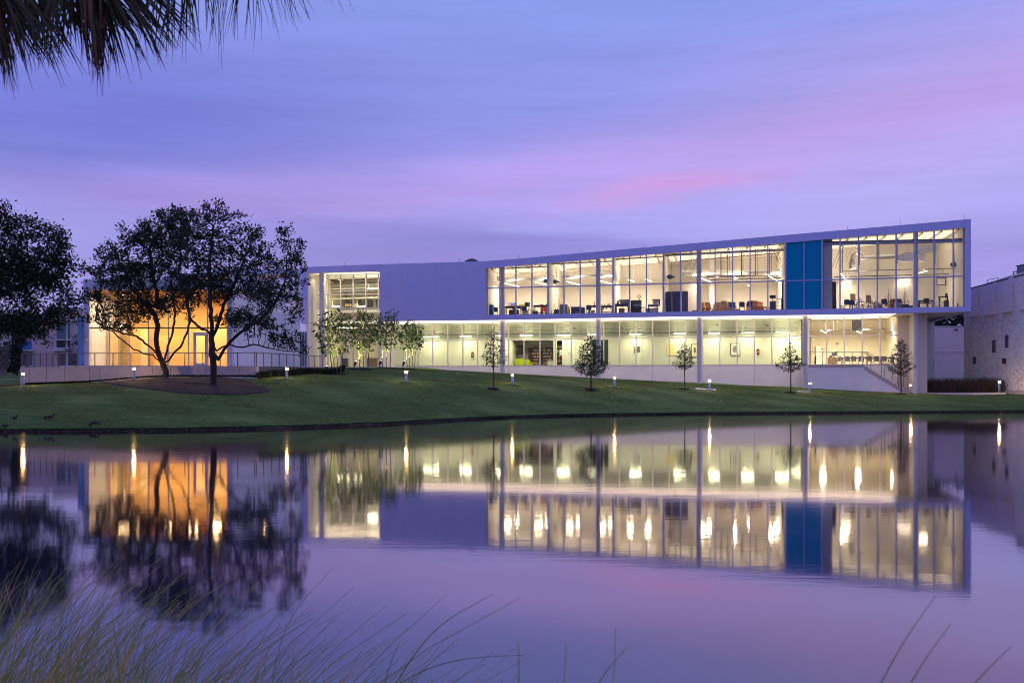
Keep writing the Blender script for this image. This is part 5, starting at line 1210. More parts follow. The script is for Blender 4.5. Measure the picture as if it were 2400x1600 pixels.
tuft_strip('shore_weeds', 'uneven weeds and tufts along the waterline of the far bank', [(x, shore_D(x) + .02) for x in range(-600, 3001, 100)], .30, 1500, .11, M_HEDGE, 66, 1.6, .02)
def lawn_tufts(n, seed):
    rng = np.random.default_rng(seed); px = rng.uniform(-200, 2600, n); t = .25 + 34 * rng.uniform(0, 1, n) ** .9; D = np.interp(px, [q[0] for q in SHORE], [q[1] for q in SHORE]) + t
    lim = np.interp(px, [0, 54, 300, 500, 601, 700, 806, 900, 1000, 1178, 1402, 1639, 1887, 2146, 2400], [63.2, 63.2, 63.2, 62.9, 63.0, 66.6, 73.6, 80, 92, 93, 91, 89.5, 87.5, 85, 83]); ok = D < lim
    q = np.array(spline(bed, 5)); ins = np.zeros(n, bool)
    for (x1, y1), (x2, y2) in zip(q, np.roll(q, -1, 0)):
        c = (y1 > D) != (y2 > D); ins ^= c & (px < (x2 - x1) * (D - y1) / (y2 - y1 + 1e-12) + x1)
    ok &= ~ins
    px, D = px[ok], D[ok]; n = len(px); X = (px - 1200) / F * D; Z = hgt(X, D) - .01
    h = rng.uniform(.025, .062, n); w = rng.uniform(.012, .03, n); a = rng.uniform(-.8, .8, n); l = rng.normal(0, .5, n) * h
    B = np.stack([X, D, Z], 1); S = np.stack([np.cos(a) * w, np.sin(a) * w, a * 0], 1); T = B + np.stack([l, rng.normal(0, .4, n) * h, h], 1)
    V = np.stack([B - S, B + S, T], 1).reshape(-1, 3)
    tag(np_mesh('lawn_grass', V, np.arange(3 * n).reshape(-1, 3), leafmat('grass_blade', (.085, .155, .034), (.25, .31, .085), .25, .7)), 'short mown grass blades covering the lawn', kind='stuff')
lawn_tufts(400000, 70)

# ------------------------------------------------------------------ things inside the rooms
def up_loc(px, v): u = U(px, v); return MAIN.w(u, v, z_gs(u) + .0)
def gd_loc(px, v): u = U(px, v); return MAIN.w(u, v, zf(u))
def cm(n, c, r=.6): return mat(n, c, r)
RED = cm('red_paint', (.50, .04, .03)); PINK = cm('pink_paint', (.75, .10, .18)); YEL = cm('yellow_paint', (.75, .55, .03)); ORA = cm('orange_paint', (.75, .26, .05)); CYA = cm('cyan_paint', (.02, .40, .50))
LIME = cm('lime_fabric', (.42, .50, .02), .8); TEAL = cm('teal_paint', (.01, .13, .26)); GRN = cm('green_paint', (.06, .30, .10)); SKY_ = cm('sky_paint', (.08, .22, .62)); BINB = cm('bin_blue', (.30, .38, .50)); TAN = cm('tan_card', (.35, .24, .15))
def chair(label, px, v, rz=0.0, m=None, up=True, grp='chairs in the upper studios', arms=False):
    m = m or M_NAVY; t = thing('chair', label, 'chair', (up_loc if up else gd_loc)(px, v), MAIN.ang + rz, grp)
    obj('seat', MB().box(-.24, .24, -.23, .23, .42, .48), m, t)
    b = MB(); n = 8; w = .25
    b.extr([(-w, .55), (-w + .05, .50), (w - .05, .50), (w, .55), (w, .83), (w - .07, .90), (-w + .07, .90), (-w, .83)], .20, .25); obj('backrest', b, m, t)
    for x in (-.21, .21):
        obj('leg', MB().tube((x, -.2, .42), (x * 1.1, -.23, 0), .018, .016, 5), M_DKGREY, t); obj('leg', MB().tube((x, .22, .60), (x * 1.1, .26, 0), .018, .016, 5), M_DKGREY, t)
        if arms: obj('armrest', MB().box(x * 1.25 - .03, x * 1.25 + .03, -.18, .22, .64, .67).box(x * 1.25 - .015, x * 1.25 + .015, -.15, -.11, .45, .64), M_BLACK, t)
    return t
def table(label, px, v, w, d, h, m_top, m_leg, rz=0.0, up=True, shelf=False, grp='work tables in the upper studios', apron=.1):
    h *= 1.13; t = thing('work_table', label, 'table', (up_loc if up else gd_loc)(px, v), MAIN.ang + rz, grp)
    obj('tabletop', MB().box(-w / 2, w / 2, -d / 2, d / 2, h - .05, h), m_top, t)
    if apron: obj('apron', MB().box(-w / 2 + .04, w / 2 - .04, -d / 2 + .05, d / 2 - .05, h - .05 - apron, h - .052), m_leg, t)
    for x in (-1, 1):
        for y in (-1, 1): obj('leg', MB().box(x * (w / 2 - .08) - .035, x * (w / 2 - .08) + .035, y * (d / 2 - .08) - .035, y * (d / 2 - .08) + .035, 0, h - .05 - apron), m_leg, t)
    if shelf: obj('shelf', MB().box(-w / 2 + .1, w / 2 - .1, -d / 2 + .1, d / 2 - .1, .2, .24), m_leg, t)
    return t
def cabinet(name, label, cat, px, v, w, d, h, m, doors=2, rz=0.0, up=True, z=0.0, md=None, grp=None, gap=.02):
    l = (up_loc if up else gd_loc)(px, v); l.z += z; t = thing(name, label, cat, l, MAIN.ang + rz, grp)
    obj('body', MB().box(-w / 2, w / 2, -d / 2 + .025, d / 2, 0, h), m, t)
    for k in range(doors):
        a = -w / 2 + k * w / doors; dr = obj('door', MB().box(a + gap, a + w / doors - gap, -d / 2, -d / 2 + .02, .04, h - .03), md or m, t)
        obj('handle', MB().box(a + w / doors - gap - .07, a + w / doors - gap - .04, -d / 2 - .03, -d / 2 - .002, h * .45, h * .55), M_STEEL, dr)
    return t
def canvas(label, px, v, w, h, m, marks, z, tilt=.12, up=True, name='painting', cat='painting', grp=None, edge=None):
    l = (up_loc if up else gd_loc)(px, v); l.z += z; t = thing(name, label, cat, l, MAIN.ang, grp); t.rotation_euler.x = -tilt
    obj('canvas', MB().box(-w / 2, w / 2, -.02, .02, 0, h), edge or m, t)
    obj('picture_face', MB().box(-w / 2 + .01, w / 2 - .01, -.026, -.0205, .01, h - .01), m, t)
    for p, q, r, s, mm in marks: obj('brush_patch', MB().box(-w / 2 + w * p, -w / 2 + w * r, -.032, -.0265, h * q, h * s), mm, t)
    return t
def easel(label, px, v, h, m, board=None, rz=0.0, bw=.5, bh=.6, bz=.75, grp='easels in the upper studios'):
    t = thing('easel', label, 'easel', up_loc(px, v), MAIN.ang + rz, grp)
    obj('mast', MB().tube((0, .05, .0), (0, .22, h), .03, .022, 6), m, t)
    for s in (-1, 1): obj('leg', MB().tube((.32 * s, -.08, 0), (.06 * s, .15, h * .78), .024, .02, 6), m, t)
    obj('leg', MB().tube((0, .75, 0), (0, .2, h * .75), .022, .02, 6), m, t)
    obj('tray', MB().box(-.36, .36, -.06, .08, bz - .06, bz - .01), m, t); obj('crossbar', MB().box(-.25, .25, .02, .06, .38, .43), m, t)
    if board:
        b = obj('board', MB().box(-bw / 2, bw / 2, -.015, .015, 0, bh), board, t); b.location = (0, .0, bz); b.rotation_euler.x = -.15
    return t
def horse(label, px, v, rz, m=None, grp='wooden drawing benches in the fourth studio', s=1.0):
    m = m or M_WOOD; t = thing('drawing_bench', label, 'bench', up_loc(px, v), MAIN.ang + rz, grp); t.scale = (s, s, s)
    obj('seat', MB().box(-.17, .17, -.55, .45, .40, .45), m, t); obj('upright', MB().box(-.19, .19, .38, .43, 0, .92), m, t); obj('top_rail', MB().box(-.24, .24, .25, .55, .92, .96), m, t)
    for x in (-.15, .15): obj('leg', MB().tube((x, -.45, .40), (x * 1.15, -.58, 0), .03, .03, 5), m, t)
    obj('stretcher', MB().box(-.04, .04, -.5, .38, .15, .2), m, t); return t
def plank(label, px, v, px2, z2, m, r=.03, grp='timber lengths leaning in the second studio'):
    a = up_loc(px, v); u2 = U(px2, v + 1.2); b = MAIN.w(u2, v + 1.2, z_gs(u2) + z2); t = obj('timber', MB().tube((0, 0, 0), b - a, r, r * .8, 6), m); t.location = a; return tag(t, label, 'timber', grp)
def box_(name, label, cat, px, v, w, d, h, m, z=0.0, rz=0.0, up=True, lid=None, grp=None, tap=0.0):
    l = (up_loc if up else gd_loc)(px, v); l.z += z; t = thing(name, label, cat, l, MAIN.ang + rz, grp)
    a, b = w / 2 - tap, w / 2
    obj('body', MB().hexa([(-a, -d / 2 + tap, 0), (a, -d / 2 + tap, 0), (a, d / 2 - tap, 0), (-a, d / 2 - tap, 0), (-b, -d / 2, h), (b, -d / 2, h), (b, d / 2, h), (-b, d / 2, h)]), m, t)
    if lid: obj('lid', MB().box(-b - .02, b + .02, -d / 2 - .02, d / 2 + .02, h + .002, h + .05), lid, t)
    return t
def vase(name, label, cat, px, v, prof, m, z=0.0, up=True, cap=None):
    l = (up_loc if up else gd_loc)(px, v); l.z += z; t = thing(name, label, cat, l, 0); obj('body', MB().lathe(prof, 14), m, t, True)
    if cap: obj('cap', MB().lathe([(prof[-1][0], prof[-1][1] + .002), (prof[-1][0] * 1.1, prof[-1][1] + .06), (.01, prof[-1][1] + .07)], 12), cap, t)
    return t
def duct(label, pts, r, m=M_DUCT, name='air_duct', ribs=0, grp='round air ducts in the studios'):
    w = [MAIN.at(*p) for p in pts]; o = w[0]; t = thing(name, label, 'duct', o, 0, grp); d = (w[-1] - w[0])
    obj('pipe', MB().path([p - o for p in w], r, 18), m, t, False)
    L = d.length; n = max(2, int(L / 1.2))
    for k in range(n + 1):
        c = d * (k / n); dn = d.normalized(); obj('band', MB().tube(c - dn * .03, c + dn * .03, r * 1.05, r * 1.05, 18), m, t)
        if k in (1, n - 1): obj('hanger', MB().tube(c + Vector((0, 0, r)), c + Vector((0, 0, r + 1.6)), .015, .015, 4), M_GREY, t)
    return t
def reel(label, px, py, v, s=1.0):
    t = thing('cord_reel', label, 'cord reel', MAIN.at(px, py, v), MAIN.ang, 'dark blue hanging reels in the studios'); t.scale = (s, s, s)
    obj('drum', MB().ball((0, 0, 0), .30, .22, .22, 14, 8), mat('reel_blue', (.035, .07, .17), .4), t, True); obj('nozzle', MB().tube((.24, 0, -.02), (.48, 0, -.04), .09, .06, 8), M_NAVY, t); obj('arm', MB().tube((.1, .15, .1), (.2, .3, 2.2), .02, .02, 5), M_GREY, t)
V1 = 1.9
duct('round duct across the first studio behind the black tables', [(1168, 654, 4.6), (1283, 651, 4.6)], .24)
duct('round duct across the second studio above the navy desk', [(1318, 648, 4.6), (1436, 643, 4.6)], .24)
duct('long round duct across the fourth studio above the drawing benches', [(1600, 640, 6), (1840, 637, 6)], .30)
duct('round duct with hood bend in the fifth studio', [(2018, 605, 5), (2100, 601, 5)], .22)
t = thing('extract_hood', 'grey cone hood hanging at the end of the fifth studio duct', 'hood', MAIN.at(1997, 631, 5))
obj('cone', MB().lathe([(.36, 0), (.20, .78), (.19, .9)], 16), M_GREY, t, True); obj('elbow', MB().path([(0, 0, .9), (0, 0, 1.3), (.2, -.03, 1.55), (.5, -.08, 1.5), (.9, -.16, 1.25)], .20, 14), M_DUCT, t, False)
t = thing('duct_box', 'square duct box hanging right of the last studio column', 'duct', MAIN.at(2152, 593, 4.5), MAIN.ang)
obj('box', MB().box(0, .95, 0, .6, 0, .78), M_DUCT, t); obj('connector', MB().box(.96, 1.6, .05, .55, .12, .72), M_DUCT, t); obj('drop', MB().box(0.1, .58, .05, .55, -.72, -.002), M_DUCT, t); obj('hanger', MB().tube((.5, .3, .78), (.5, .3, 2), .015, .015, 4), M_GREY, t)
t = thing('duct_box', 'square transition box left of the last studio column', 'duct', MAIN.at(2101, 607, 5), MAIN.ang)
obj('taper', MB().hexa([(0, -.2, -.1), (.6, -.35, -.25), (.6, .35, -.25), (0, .2, -.1), (0, -.2, .3), (.6, -.35, .5), (.6, .35, .5), (0, .2, .3)]), M_DUCT, t); obj('box', MB().box(.602, 1.5, -.35, .35, -.25, .52), M_DUCT, t); obj('hanger', MB().tube((1, 0, .5), (1, 0, 2), .015, .015, 4), M_GREY, t)
for a in (('blue reel behind the mullion in the first studio', 1280, 658, 3, .9), ('dark blue reel at the left wall of the second studio', 1301, 660, 3, .9), ('dark blue reel above the navy lockers', 1570, 648.6, 3, 1), ('dark blue reel high at the right end of the fifth studio', 2235, 620, 3, 1)): reel(*a)
# pipe grids with hangers
def pipes(label, lines, drops, m=M_PIPE, grp='ceiling pipe grids'):
    o = MAIN.at(*lines[0][0]); t = thing('pipe_grid', label, 'pipe grid', o, 0, grp)
    for a, b, r in lines: obj('pipe', MB().tube(MAIN.at(*a) - o, MAIN.at(*b) - o, r, r, 8), m, t)
    for x, y0, y1, v, r in drops: obj('drop_rod', MB().tube(MAIN.at(x, y0, v) - o, MAIN.at(x, y1, v) - o, r, r, 6), m, t)
pipes('dark blue lighting pipe grid over the drawing benches', [((1656, 648, 3.4), (1745, 647, 3.4), .07), ((1745, 646.5, 3.4), (1812, 645, 3.4), .045), ((1665, 655.5, 4.6), (1838, 651, 4.6), .05)],
      [(1689.5, 582, 648, 3.4, .04), (1692, 582, 648, 3.4, .02), (1705, 580, 648, 3.4, .035), (1709, 580, 648, 3.4, .02), (1738, 578, 647, 3.4, .05), (1741.5, 578, 647, 3.4, .025), (1770.5, 576, 646, 3.4, .04), (1775, 576, 646, 3.4, .02), (1804, 574, 645, 3.4, .045), (1808, 574, 645, 3.4, .02)])
pipes('brown sprinkler pipe sloping across the fourth studio', [((1592, 612.5, 7), (1839, 592, 7), .055)], [(1640, 600, 609, 7, .02), (1720, 592, 602, 7, .02), (1800, 585, 595, 7, .02)], M_PIPER)
pipes('diagonal stair-like steel braces at the right of the fourth studio', [((1808, 580, 5), (1839, 642, 5), .03), ((1816, 580, 5), (1841, 632, 5), .03), ((1812, 582, 5.4), (1840, 640, 5.4), .025)], [], M_STEEL)
pipes('slanting steel rods at the left of the fourth studio', [((1628, 592, 5), (1600, 645, 5), .025), ((1634, 600, 5), (1618, 655, 5), .025), ((1617, 592, 4), (1617, 652, 4), .02)], [], M_STEEL)
pipes('dark lighting pipe grid hanging in the fifth studio', [((1967, 636, 4), (2137, 631, 4), .035), ((1955, 649, 5.5), (2137, 644.5, 5.5), .045), ((2150, 631.5, 4), (2253, 628.5, 4), .035), ((2150, 644, 5.5), (2256, 641, 5.5), .035)],
      [(1975, 566, 636, 4, .035), (2060, 560, 633, 4, .035), (2103, 556, 617, 4, .03), (2015, 560, 622, 4, .03), (2192, 572, 618, 4, .02), (2170, 630, 644, 4.8, .02), (2210, 630, 642, 4.8, .02)])
pipes('fan of slanting wires left of the extract hood', [((1951 + k * 6, 625 + k * 3.5, 5 + k * .1), (1978 + k * 5, 562 + k * 1.2, 5 + k * .1), .012 if k > 1 else .028) for k in range(8)], [(1949.5, 560, 642, 3, .03)], M_STEEL)
# ---- first studio
cabinet('teal_cabinet', 'teal blue cabinet in the bottom left corner of the first studio window', 'cabinet', 1147.5, 1.2, .72, .5, 1.0, TEAL, 2)
vase('plant_pot', 'small lime plant tuft on top of the teal cabinet', 'plant', 1147, 1.2, [(.08, 0), (.13, .10), (.17, .16)], LIME, 1.005)
for k, (x, y, w, h, m_, lb) in enumerate(((1144.5, 685, .24, .22, M_DKGREY, 'small dark sketch pinned high on the first studio side wall'), (1150.5, 686, .16, .34, PINK, 'pink poster pinned on the first studio side wall'), (1146, 697, .22, .40, M_SEPIA, 'sepia photo pinned on the first studio side wall'), (1141.5, 703, .12, .40, RED, 'narrow red strip poster low on the first studio side wall'))):
    p = MAIN.at(x, y + 3, 7.9); t = obj('poster', MB().box(-w / 2, w / 2, -.01, .01, 0, h), m_); t.location = p; t.rotation_euler.z = MAIN.ang; tag(t, lb, 'poster', 'posters on the studio side wall')
for k, (x, m_, y0, y1) in enumerate(((1163, M_NAVY, 690, 700), (1164.6, GRN, 691, 706), (1166, YEL, 692, 710), (1168, ORA, 692, 716.5))):
    pass
t = thing('striped_banner', 'rainbow striped cloth hanging at the left wall of the first studio', 'banner', MAIN.at(1162.5, 717, 6.5), MAIN.ang)
for k, (m_, za, zb) in enumerate(((cm('violet_paint', (.08, .04, .20)), .62, 1.06), (GRN, .42, 1.02), (YEL, .25, 1.0), (ORA, .05, .98), (RED, 0, .62))): obj('stripe', MB().box(.02 + k * .055, .02 + k * .055 + .052, -.02, .02, za, zb), m_, t)
chair('black chair beside the teal cabinet under the rainbow banner', 1161, 2.4, .3, M_BLACK)
table('black work table with a grey front right of the first column', 1196, V1, 1.05, .8, .78, M_BLACK, M_BLACK); table('long black work table under the blue painting in the first studio', 1212, 3.2, 1.0, .8, .80, M_BLACK, M_BLACK)
cabinet('plan_chest', 'dark brown plan chest between the first black tables', 'chest', 1205, 2.9, .9, .6, .62, cm('brown_paint', (.07, .05, .04)), 3)
canvas('blue and white painting standing on the first black table', 1201, 3.9, .90, .56, SKY_, [(.05, .5, .3, .9, M_WHITE), (.45, .2, .7, .6, cm('ice_paint', (.30, .45, .75))), (.75, .5, .95, .9, cm('ice_paint', (.3, .4, .7)))], .82)
canvas('small orange painting leaning before the blue painting', 1201, 3.4, .52, .26, ORA, [(.1, .2, .5, .6, PINK)], .84)
canvas('dark grey portrait canvas behind the navy chair', 1235.5, 3.0, .52, .42, M_DKGREY, [(.3, .1, .6, .8, M_BLACK), (.6, .5, .8, .8, M_GREY)], .92)
canvas('yellow and green painting behind the dark portrait', 1224, 4.2, .60, .40, YEL, [(0, 0, 1, .45, GRN), (.5, .5, .9, .9, LIME)], .86)
easel('thin wire-frame easel standing above the dark portrait', 1238, 4.8, 1.55, M_GREY)
chair('navy chair turned before the dark portrait canvas', 1230, 1.7, .5); box_('supply_bin', 'pale green storage bin under the navy chair', 'bin', 1231, 2.2, .42, .4, .42, cm('mint_paint', (.45, .60, .45)), lid=M_WHITE)
box_('wood_crate', 'small brown box on the end of the first black table', 'box', 1217, 3.2, .35, .3, .22, TAN, .81)
table('second black work table before the left wall of the second studio', 1266, V1, 1.25, .8, .82, M_BLACK, M_BLACK, shelf=True)
box_('toy_figure', 'pink stacked figure standing behind the second black table', 'sculpture', 1270, 2.6, .22, .22, 1.02, PINK, lid=PINK); chair('pink plastic chair behind the second black table', 1273, 3.2, 0, PINK)
box_('cardboard_box', 'brown box under the second black table', 'box', 1255, 2.1, .45, .4, .42, TAN); vase('bottle', 'black bottle on the second black table', 'bottle', 1281, 2.0, [(.05, 0), (.05, .16), (.02, .20), (.02, .28)], M_BLACK, .82)
# ---- second studio
for k, (x0, x1, z, m_) in enumerate(((1291, 1287, 1.7, M_WOOD), (1293, 1290.5, 2.2, M_WOOD), (1303, 1299, 1.75, M_WOODR), (1307, 1310, 1.7, M_WOODR), (1306, 1309, 2.1, M_WOOD), (1310, 1312.5, 1.9, M_WOODR), (1311, 1315, 1.5, M_DWOOD), (1313, 1318, 1.35, M_WOODR))):
    plank(('leftmost pale timber leaning by the thick mullion', 'tall pale timber leaning beside the thick mullion', 'reddish timber leaning alone in the second studio', 'short reddish timber crossing the leaning bundle', 'tallest timber of the leaning bundle', 'reddish timber of the leaning bundle, right of the tallest', 'dark timber low in the leaning bundle', 'rightmost short timber of the leaning bundle')[k], x0, 2.6 + .08 * k, x1, z, m_)
box_('grey_bin', 'small navy grey bin at the foot of the leaning timber', 'bin', 1304.5, 2.0, .44, .4, .46, M_DKGREY, lid=M_NAVY)
t = cabinet('flight_case', 'grey flight case with diagonal braces right of the leaning timber', 'case', 1321, 2.0, .72, .5, .98, M_GREY, 2)
for s in (-1, 1): obj('brace', MB().tube((.30 * s, -.26, .15), (.12 * s, -.26, .85), .012, .012, 5), M_DKGREY, t)
vase('yellow_roll', 'yellow rolled sheet standing right of the flight case', 'roll', 1333.5, 2.4, [(.09, 0), (.10, .4), (.07, .82)], YEL)
cabinet('navy_desk', 'dark navy desk front with a tan box before it', 'desk', 1351, 2.2, .92, .7, .74, M_NAVY, 2); box_('cardboard_box', 'tan cardboard box in front of the navy desk', 'box', 1354, 1.5, .5, .2, .2, TAN); cabinet('drawer_unit', 'dark brown drawer unit right of the navy desk', 'cabinet', 1366, 2.2, .36, .5, .70, M_DKGREY, 1)
chair('navy chair right of the brown drawer unit', 1379.5, 1.9, 0); table('navy work table with orange bottle beside the second column', 1391, 2.6, .9, .7, .76, M_NAVY, M_NAVY)
vase('cyan_vase', 'bright cyan vase on the floor under the navy chair', 'vase', 1379.5, 1.4, [(.05, 0), (.15, .06), (.13, .16), (.05, .26), (.03, .36)], CYA); vase('orange_bottle', 'orange and yellow bottle on the navy table before the second column', 'bottle', 1393.5, 2.4, [(.09, 0), (.09, .16), (.04, .26), (.035, .44)], ORA, .77); box_('waste_bucket', 'pale bucket right of the cyan vase', 'bucket', 1390, 1.5, .32, .32, .32, TAN, tap=.04)
table('dark bench crowded with white jars right of the second column', 1423, 2.2, 1.15, .7, .70, M_DKGREY, M_BLACK, shelf=True)
for k, x in enumerate((1411, 1414, 1417.5, 1421, 1424.5, 1431)): vase('paint_jar', ('white', 'rose', 'cream', 'grey', 'pale', 'ivory')[k] + ' jar in the row on the crowded bench', 'jar', x, 2.0, [(.06, 0), (.065, .12), (.05, .17)], (M_WHITE, PINK, M_PAPER, M_GREY, M_CREAMP, M_WHITE)[k], .46 if k % 2 else .71, cap=M_BLACK)
vase('yellow_bottle', 'yellow bottle with black cap on the crowded bench', 'bottle', 1428, 2.0, [(.07, 0), (.07, .2), (.03, .28), (.03, .34)], YEL, .71, cap=M_BLACK)
# ---- third studio
table('heavy navy work bench in the third studio', 1458, V1, 1.3, .9, .80, M_NAVY, M_NAVY, apron=.16); box_('kiln_hood', 'grey tapered kiln hood behind the navy bench', 'kiln', 1464, 3.0, .98, .6, .52, M_GREY, .82, lid=M_DKGREY, tap=.14); cabinet('drawer_unit', 'grey drawer unit under the heavy navy bench', 'cabinet', 1457, 2.1, .5, .5, .52, M_GREY, 1)
box_('sewing_box', 'low brown crate left under the kiln hood', 'crate', 1447, 3.2, .3, .3, .5, TAN, .82); cabinet('etching_press', 'dark machine cabinet right of the navy bench', 'machine', 1491, 2.8, .98, .7, 1.30, cm('machine_brown', (.07, .045, .05)), 2)
t = thing('press_wheel', 'big dark wheel machine before the dark cabinet', 'machine', up_loc(1494, 1.8), MAIN.ang)
obj('wheel', MB().tube((0, -.04, .95), (0, .04, .95), .30, .30, 20), M_DKGREY, t); obj('stand', MB().box(-.4, .4, -.25, .25, .52, .60).box(-.34, -.28, -.2, .2, 0, .52).box(.28, .34, -.2, .2, 0, .52), M_BLACK, t); obj('roller', MB().tube((-.35, -.1, .72), (.35, -.1, .72), .08, .08, 10), M_GREY, t)
t = thing('dress_form', 'small brass ring lamp standing on the dark machine cabinet', 'lamp', (lambda q: q + Vector((0, 0, 1.305)))(up_loc(1498, 2.8)), MAIN.ang)
rg = MB(); pts = [(.14 * math.cos(2 * math.pi * k / 12), 0, .34 + .14 * math.sin(2 * math.pi * k / 12)) for k in range(13)]; rg.path(pts, .035, 6); obj('ring', rg, cm('brass', (.32, .20, .09), .4), t); obj('stem', MB().tube((0, 0, 0), (0, 0, .2), .05, .03, 8), MATS['brass'], t)
t = thing('tool_chest', 'cluttered red-brown stool beside the dark machine cabinet', 'stool', up_loc(1509, 2.0), MAIN.ang); obj('seat', MB().lathe([(.17, .55), (.18, .6), (.01, .62)], 12), M_WOODR, t)
for k in range(3): obj('leg', MB().tube((.12 * math.cos(k * 2.1), .12 * math.sin(k * 2.1), .56), (.2 * math.cos(k * 2.1), .2 * math.sin(k * 2.1), 0), .02, .02, 5), M_DKGREY, t)
table('white topped table before the white shelf unit in the third studio', 1531, 2.2, 1.0, .7, .74, M_WHITE, M_DKGREY, apron=.14)
t = thing('shelf_unit', 'small white shelf unit with dark top on the white table', 'shelf', up_loc(1538, 2.6) + Vector((0, 0, .745)), MAIN.ang)
obj('top', MB().box(-.36, .36, -.15, .15, .52, .62), M_DKGREY, t); obj('side', MB().box(-.32, -.26, -.14, .14, 0, .519), M_WHITE, t); obj('side', MB().box(.30, .36, -.14, .14, 0, .519), M_DKGREY, t); obj('back', MB().box(-.258, .298, .12, .14, 0, .519), M_WHITE, t); obj('shelf', MB().box(-.258, .298, -.13, .119, .24, .27), M_WHITE, t)
for x, lb in ((1529, 'left pale blue bin under the white topped table'), (1538.5, 'right pale blue bin under the white topped table'), (1520, 'brown grey bin at the left under the white topped table')): box_('storage_bin', lb, 'bin', x, 1.7, .36, .36, .46, BINB if x > 1525 else M_DKGREY, tap=.03, lid=M_WHITE if x > 1535 else None)
# ---- fourth studio
for x0, x1, lb, m_ in ((1560, 1574.5, 'leftmost tall navy locker panel in the fourth studio', M_NAVY), (1575.5, 1594, 'middle tall navy locker panel, right of the pale gap', M_NAVY), (1597.5, 1612.5, 'rightmost violet grey locker panel in the fourth studio', cm('locker_violet', (.10, .08, .15)))):
    a, b = U(x0, 2.2), U(x1, 2.2); cabinet('locker', lb, 'locker', (x0 + x1) / 2, 2.2, b - a, .5, 1.98, m_, 1, grp='tall navy lockers in the fourth studio')
cabinet('low_bench', 'low red wooden bench at the edge of the fourth studio column', 'bench', 1628, 2.0, .5, .4, .2, M_WOODR, 1)
for x, v, rz, s, lb in ((1648, 3.0, 1.2, .95, 'leftmost drawing bench, side on'), (1654, 2.4, .8, 1, 'second drawing bench from the fourth column'), (1662, 2.6, .3, 1.05, 'drawing bench left of the mullion, with slanted top'), (1671, 3.4, -.5, .9, 'drawing bench hidden behind a mullion, pale front'), (1683.5, 2.2, .2, .8, 'small drawing bench right of the mullion'), (1697, 2.3, .1, 1.1, 'tall single drawing bench in front of the dark board'),
                          (1768, 2.2, .5, 1.05, 'leftmost of the four stacked drawing benches at right'), (1776, 2.6, .6, 1.05, 'second of the four stacked drawing benches at right'), (1783.5, 3.0, .7, 1.0, 'third of the four stacked drawing benches at right'), (1791, 3.3, .7, .98, 'rightmost of the four stacked drawing benches')):
    horse(lb, x, v, rz, M_WOODR if x in (1648, 1776) else M_WOOD, s=s)
for x, w, lb in ((1703, .5, 'low orange wood bench left of the navy chairs'), (1729, .45, 'low orange wood bench between the navy chairs')): cabinet('low_bench', lb, 'bench', x, 1.8, w, .4, .24, M_WOOD, 1)
cabinet('dark_board', 'wide dark grey board cabinet behind the drawing benches', 'cabinet', 1700, 5.0, 1.85, .5, 1.12, M_DKGREY, 3); box_('black_monitor', 'black screen on the far left of the drawing benches', 'monitor', 1658, 5.0, .5, .08, .26, M_BLACK, .86, lid=M_DKGREY)
table('narrow table under the black screen behind the leftmost benches', 1658, 5.2, .7, .5, .84, M_WOOD, M_WOOD)
t = thing('yellow_ball', 'yellow ball on top of the dark board cabinet', 'ball', up_loc(1707.5, 5.0) + Vector((0, 0, 1.125 + .11))); obj('ball', MB().ball((0, 0, 0), .11, .11, .11, 16, 10), YEL, t, True); obj('seam', MB().tube((0, 0, -.005), (0, 0, .005), .112, .112, 18), ORA, t)
chair('navy chair just right of the tall single drawing bench', 1718, 2.2, .3); chair('navy chair left of the half-round wooden piece', 1739, 1.9, 0); chair('navy chair right of the half-round wooden piece', 1757.5, 1.9, 0)
t = thing('arched_bench', 'half-round wooden arch piece behind the navy chairs', 'sculpture', up_loc(1758, 4.5), MAIN.ang)
obj('arch', MB().extr([(-.38, .0), (.38, .0)] + [(.38 * math.cos(a), .78 + .38 * math.sin(a)) for a in [math.pi * k / 12 for k in range(13)]], -.1, .1), M_WOOD, t); obj('infill', MB().extr([(-.26, .1), (.26, .1)] + [(.28 * math.cos(a), .80 + .28 * math.sin(a)) for a in [math.pi * k / 10 for k in range(11)]], -.12, -.102), cm('grey_blue', (.25, .28, .36)), t)
cabinet('lectern_cabinet', 'tall navy equipment stand under the monitor', 'cabinet', 1811, 2.0, .52, .5, .86, M_NAVY, 1)
t = thing('monitor', 'black monitor on the navy equipment stand', 'monitor', up_loc(1811, 2.0) + Vector((0, 0, .865)), MAIN.ang); obj('base', MB().box(-.15, .15, -.1, .1, 0, .03), M_WHITE, t); obj('stem', MB().box(-.03, .03, -.02, .02, .032, .30), M_BLACK, t); obj('screen', MB().box(-.26, .26, -.03, .02, .26, .56), M_BLACK, t); obj('keyboard', MB().box(-.25, .25, -.22, -.12, .0, .03), M_WHITE, t)
t = thing('shelf_rack', 'thin steel rack right of the equipment stand', 'rack', up_loc(1826, 2.6), MAIN.ang)
for x in (-.2, .2): obj('post', MB().box(x - .015, x + .015, -.2, .2, 0, 1.2), M_STEEL, t)
for z in (.2, .5, .8, 1.1): obj('shelf', MB().box(-.22, .22, -.2, .2, z, z + .02), M_STEEL, t)
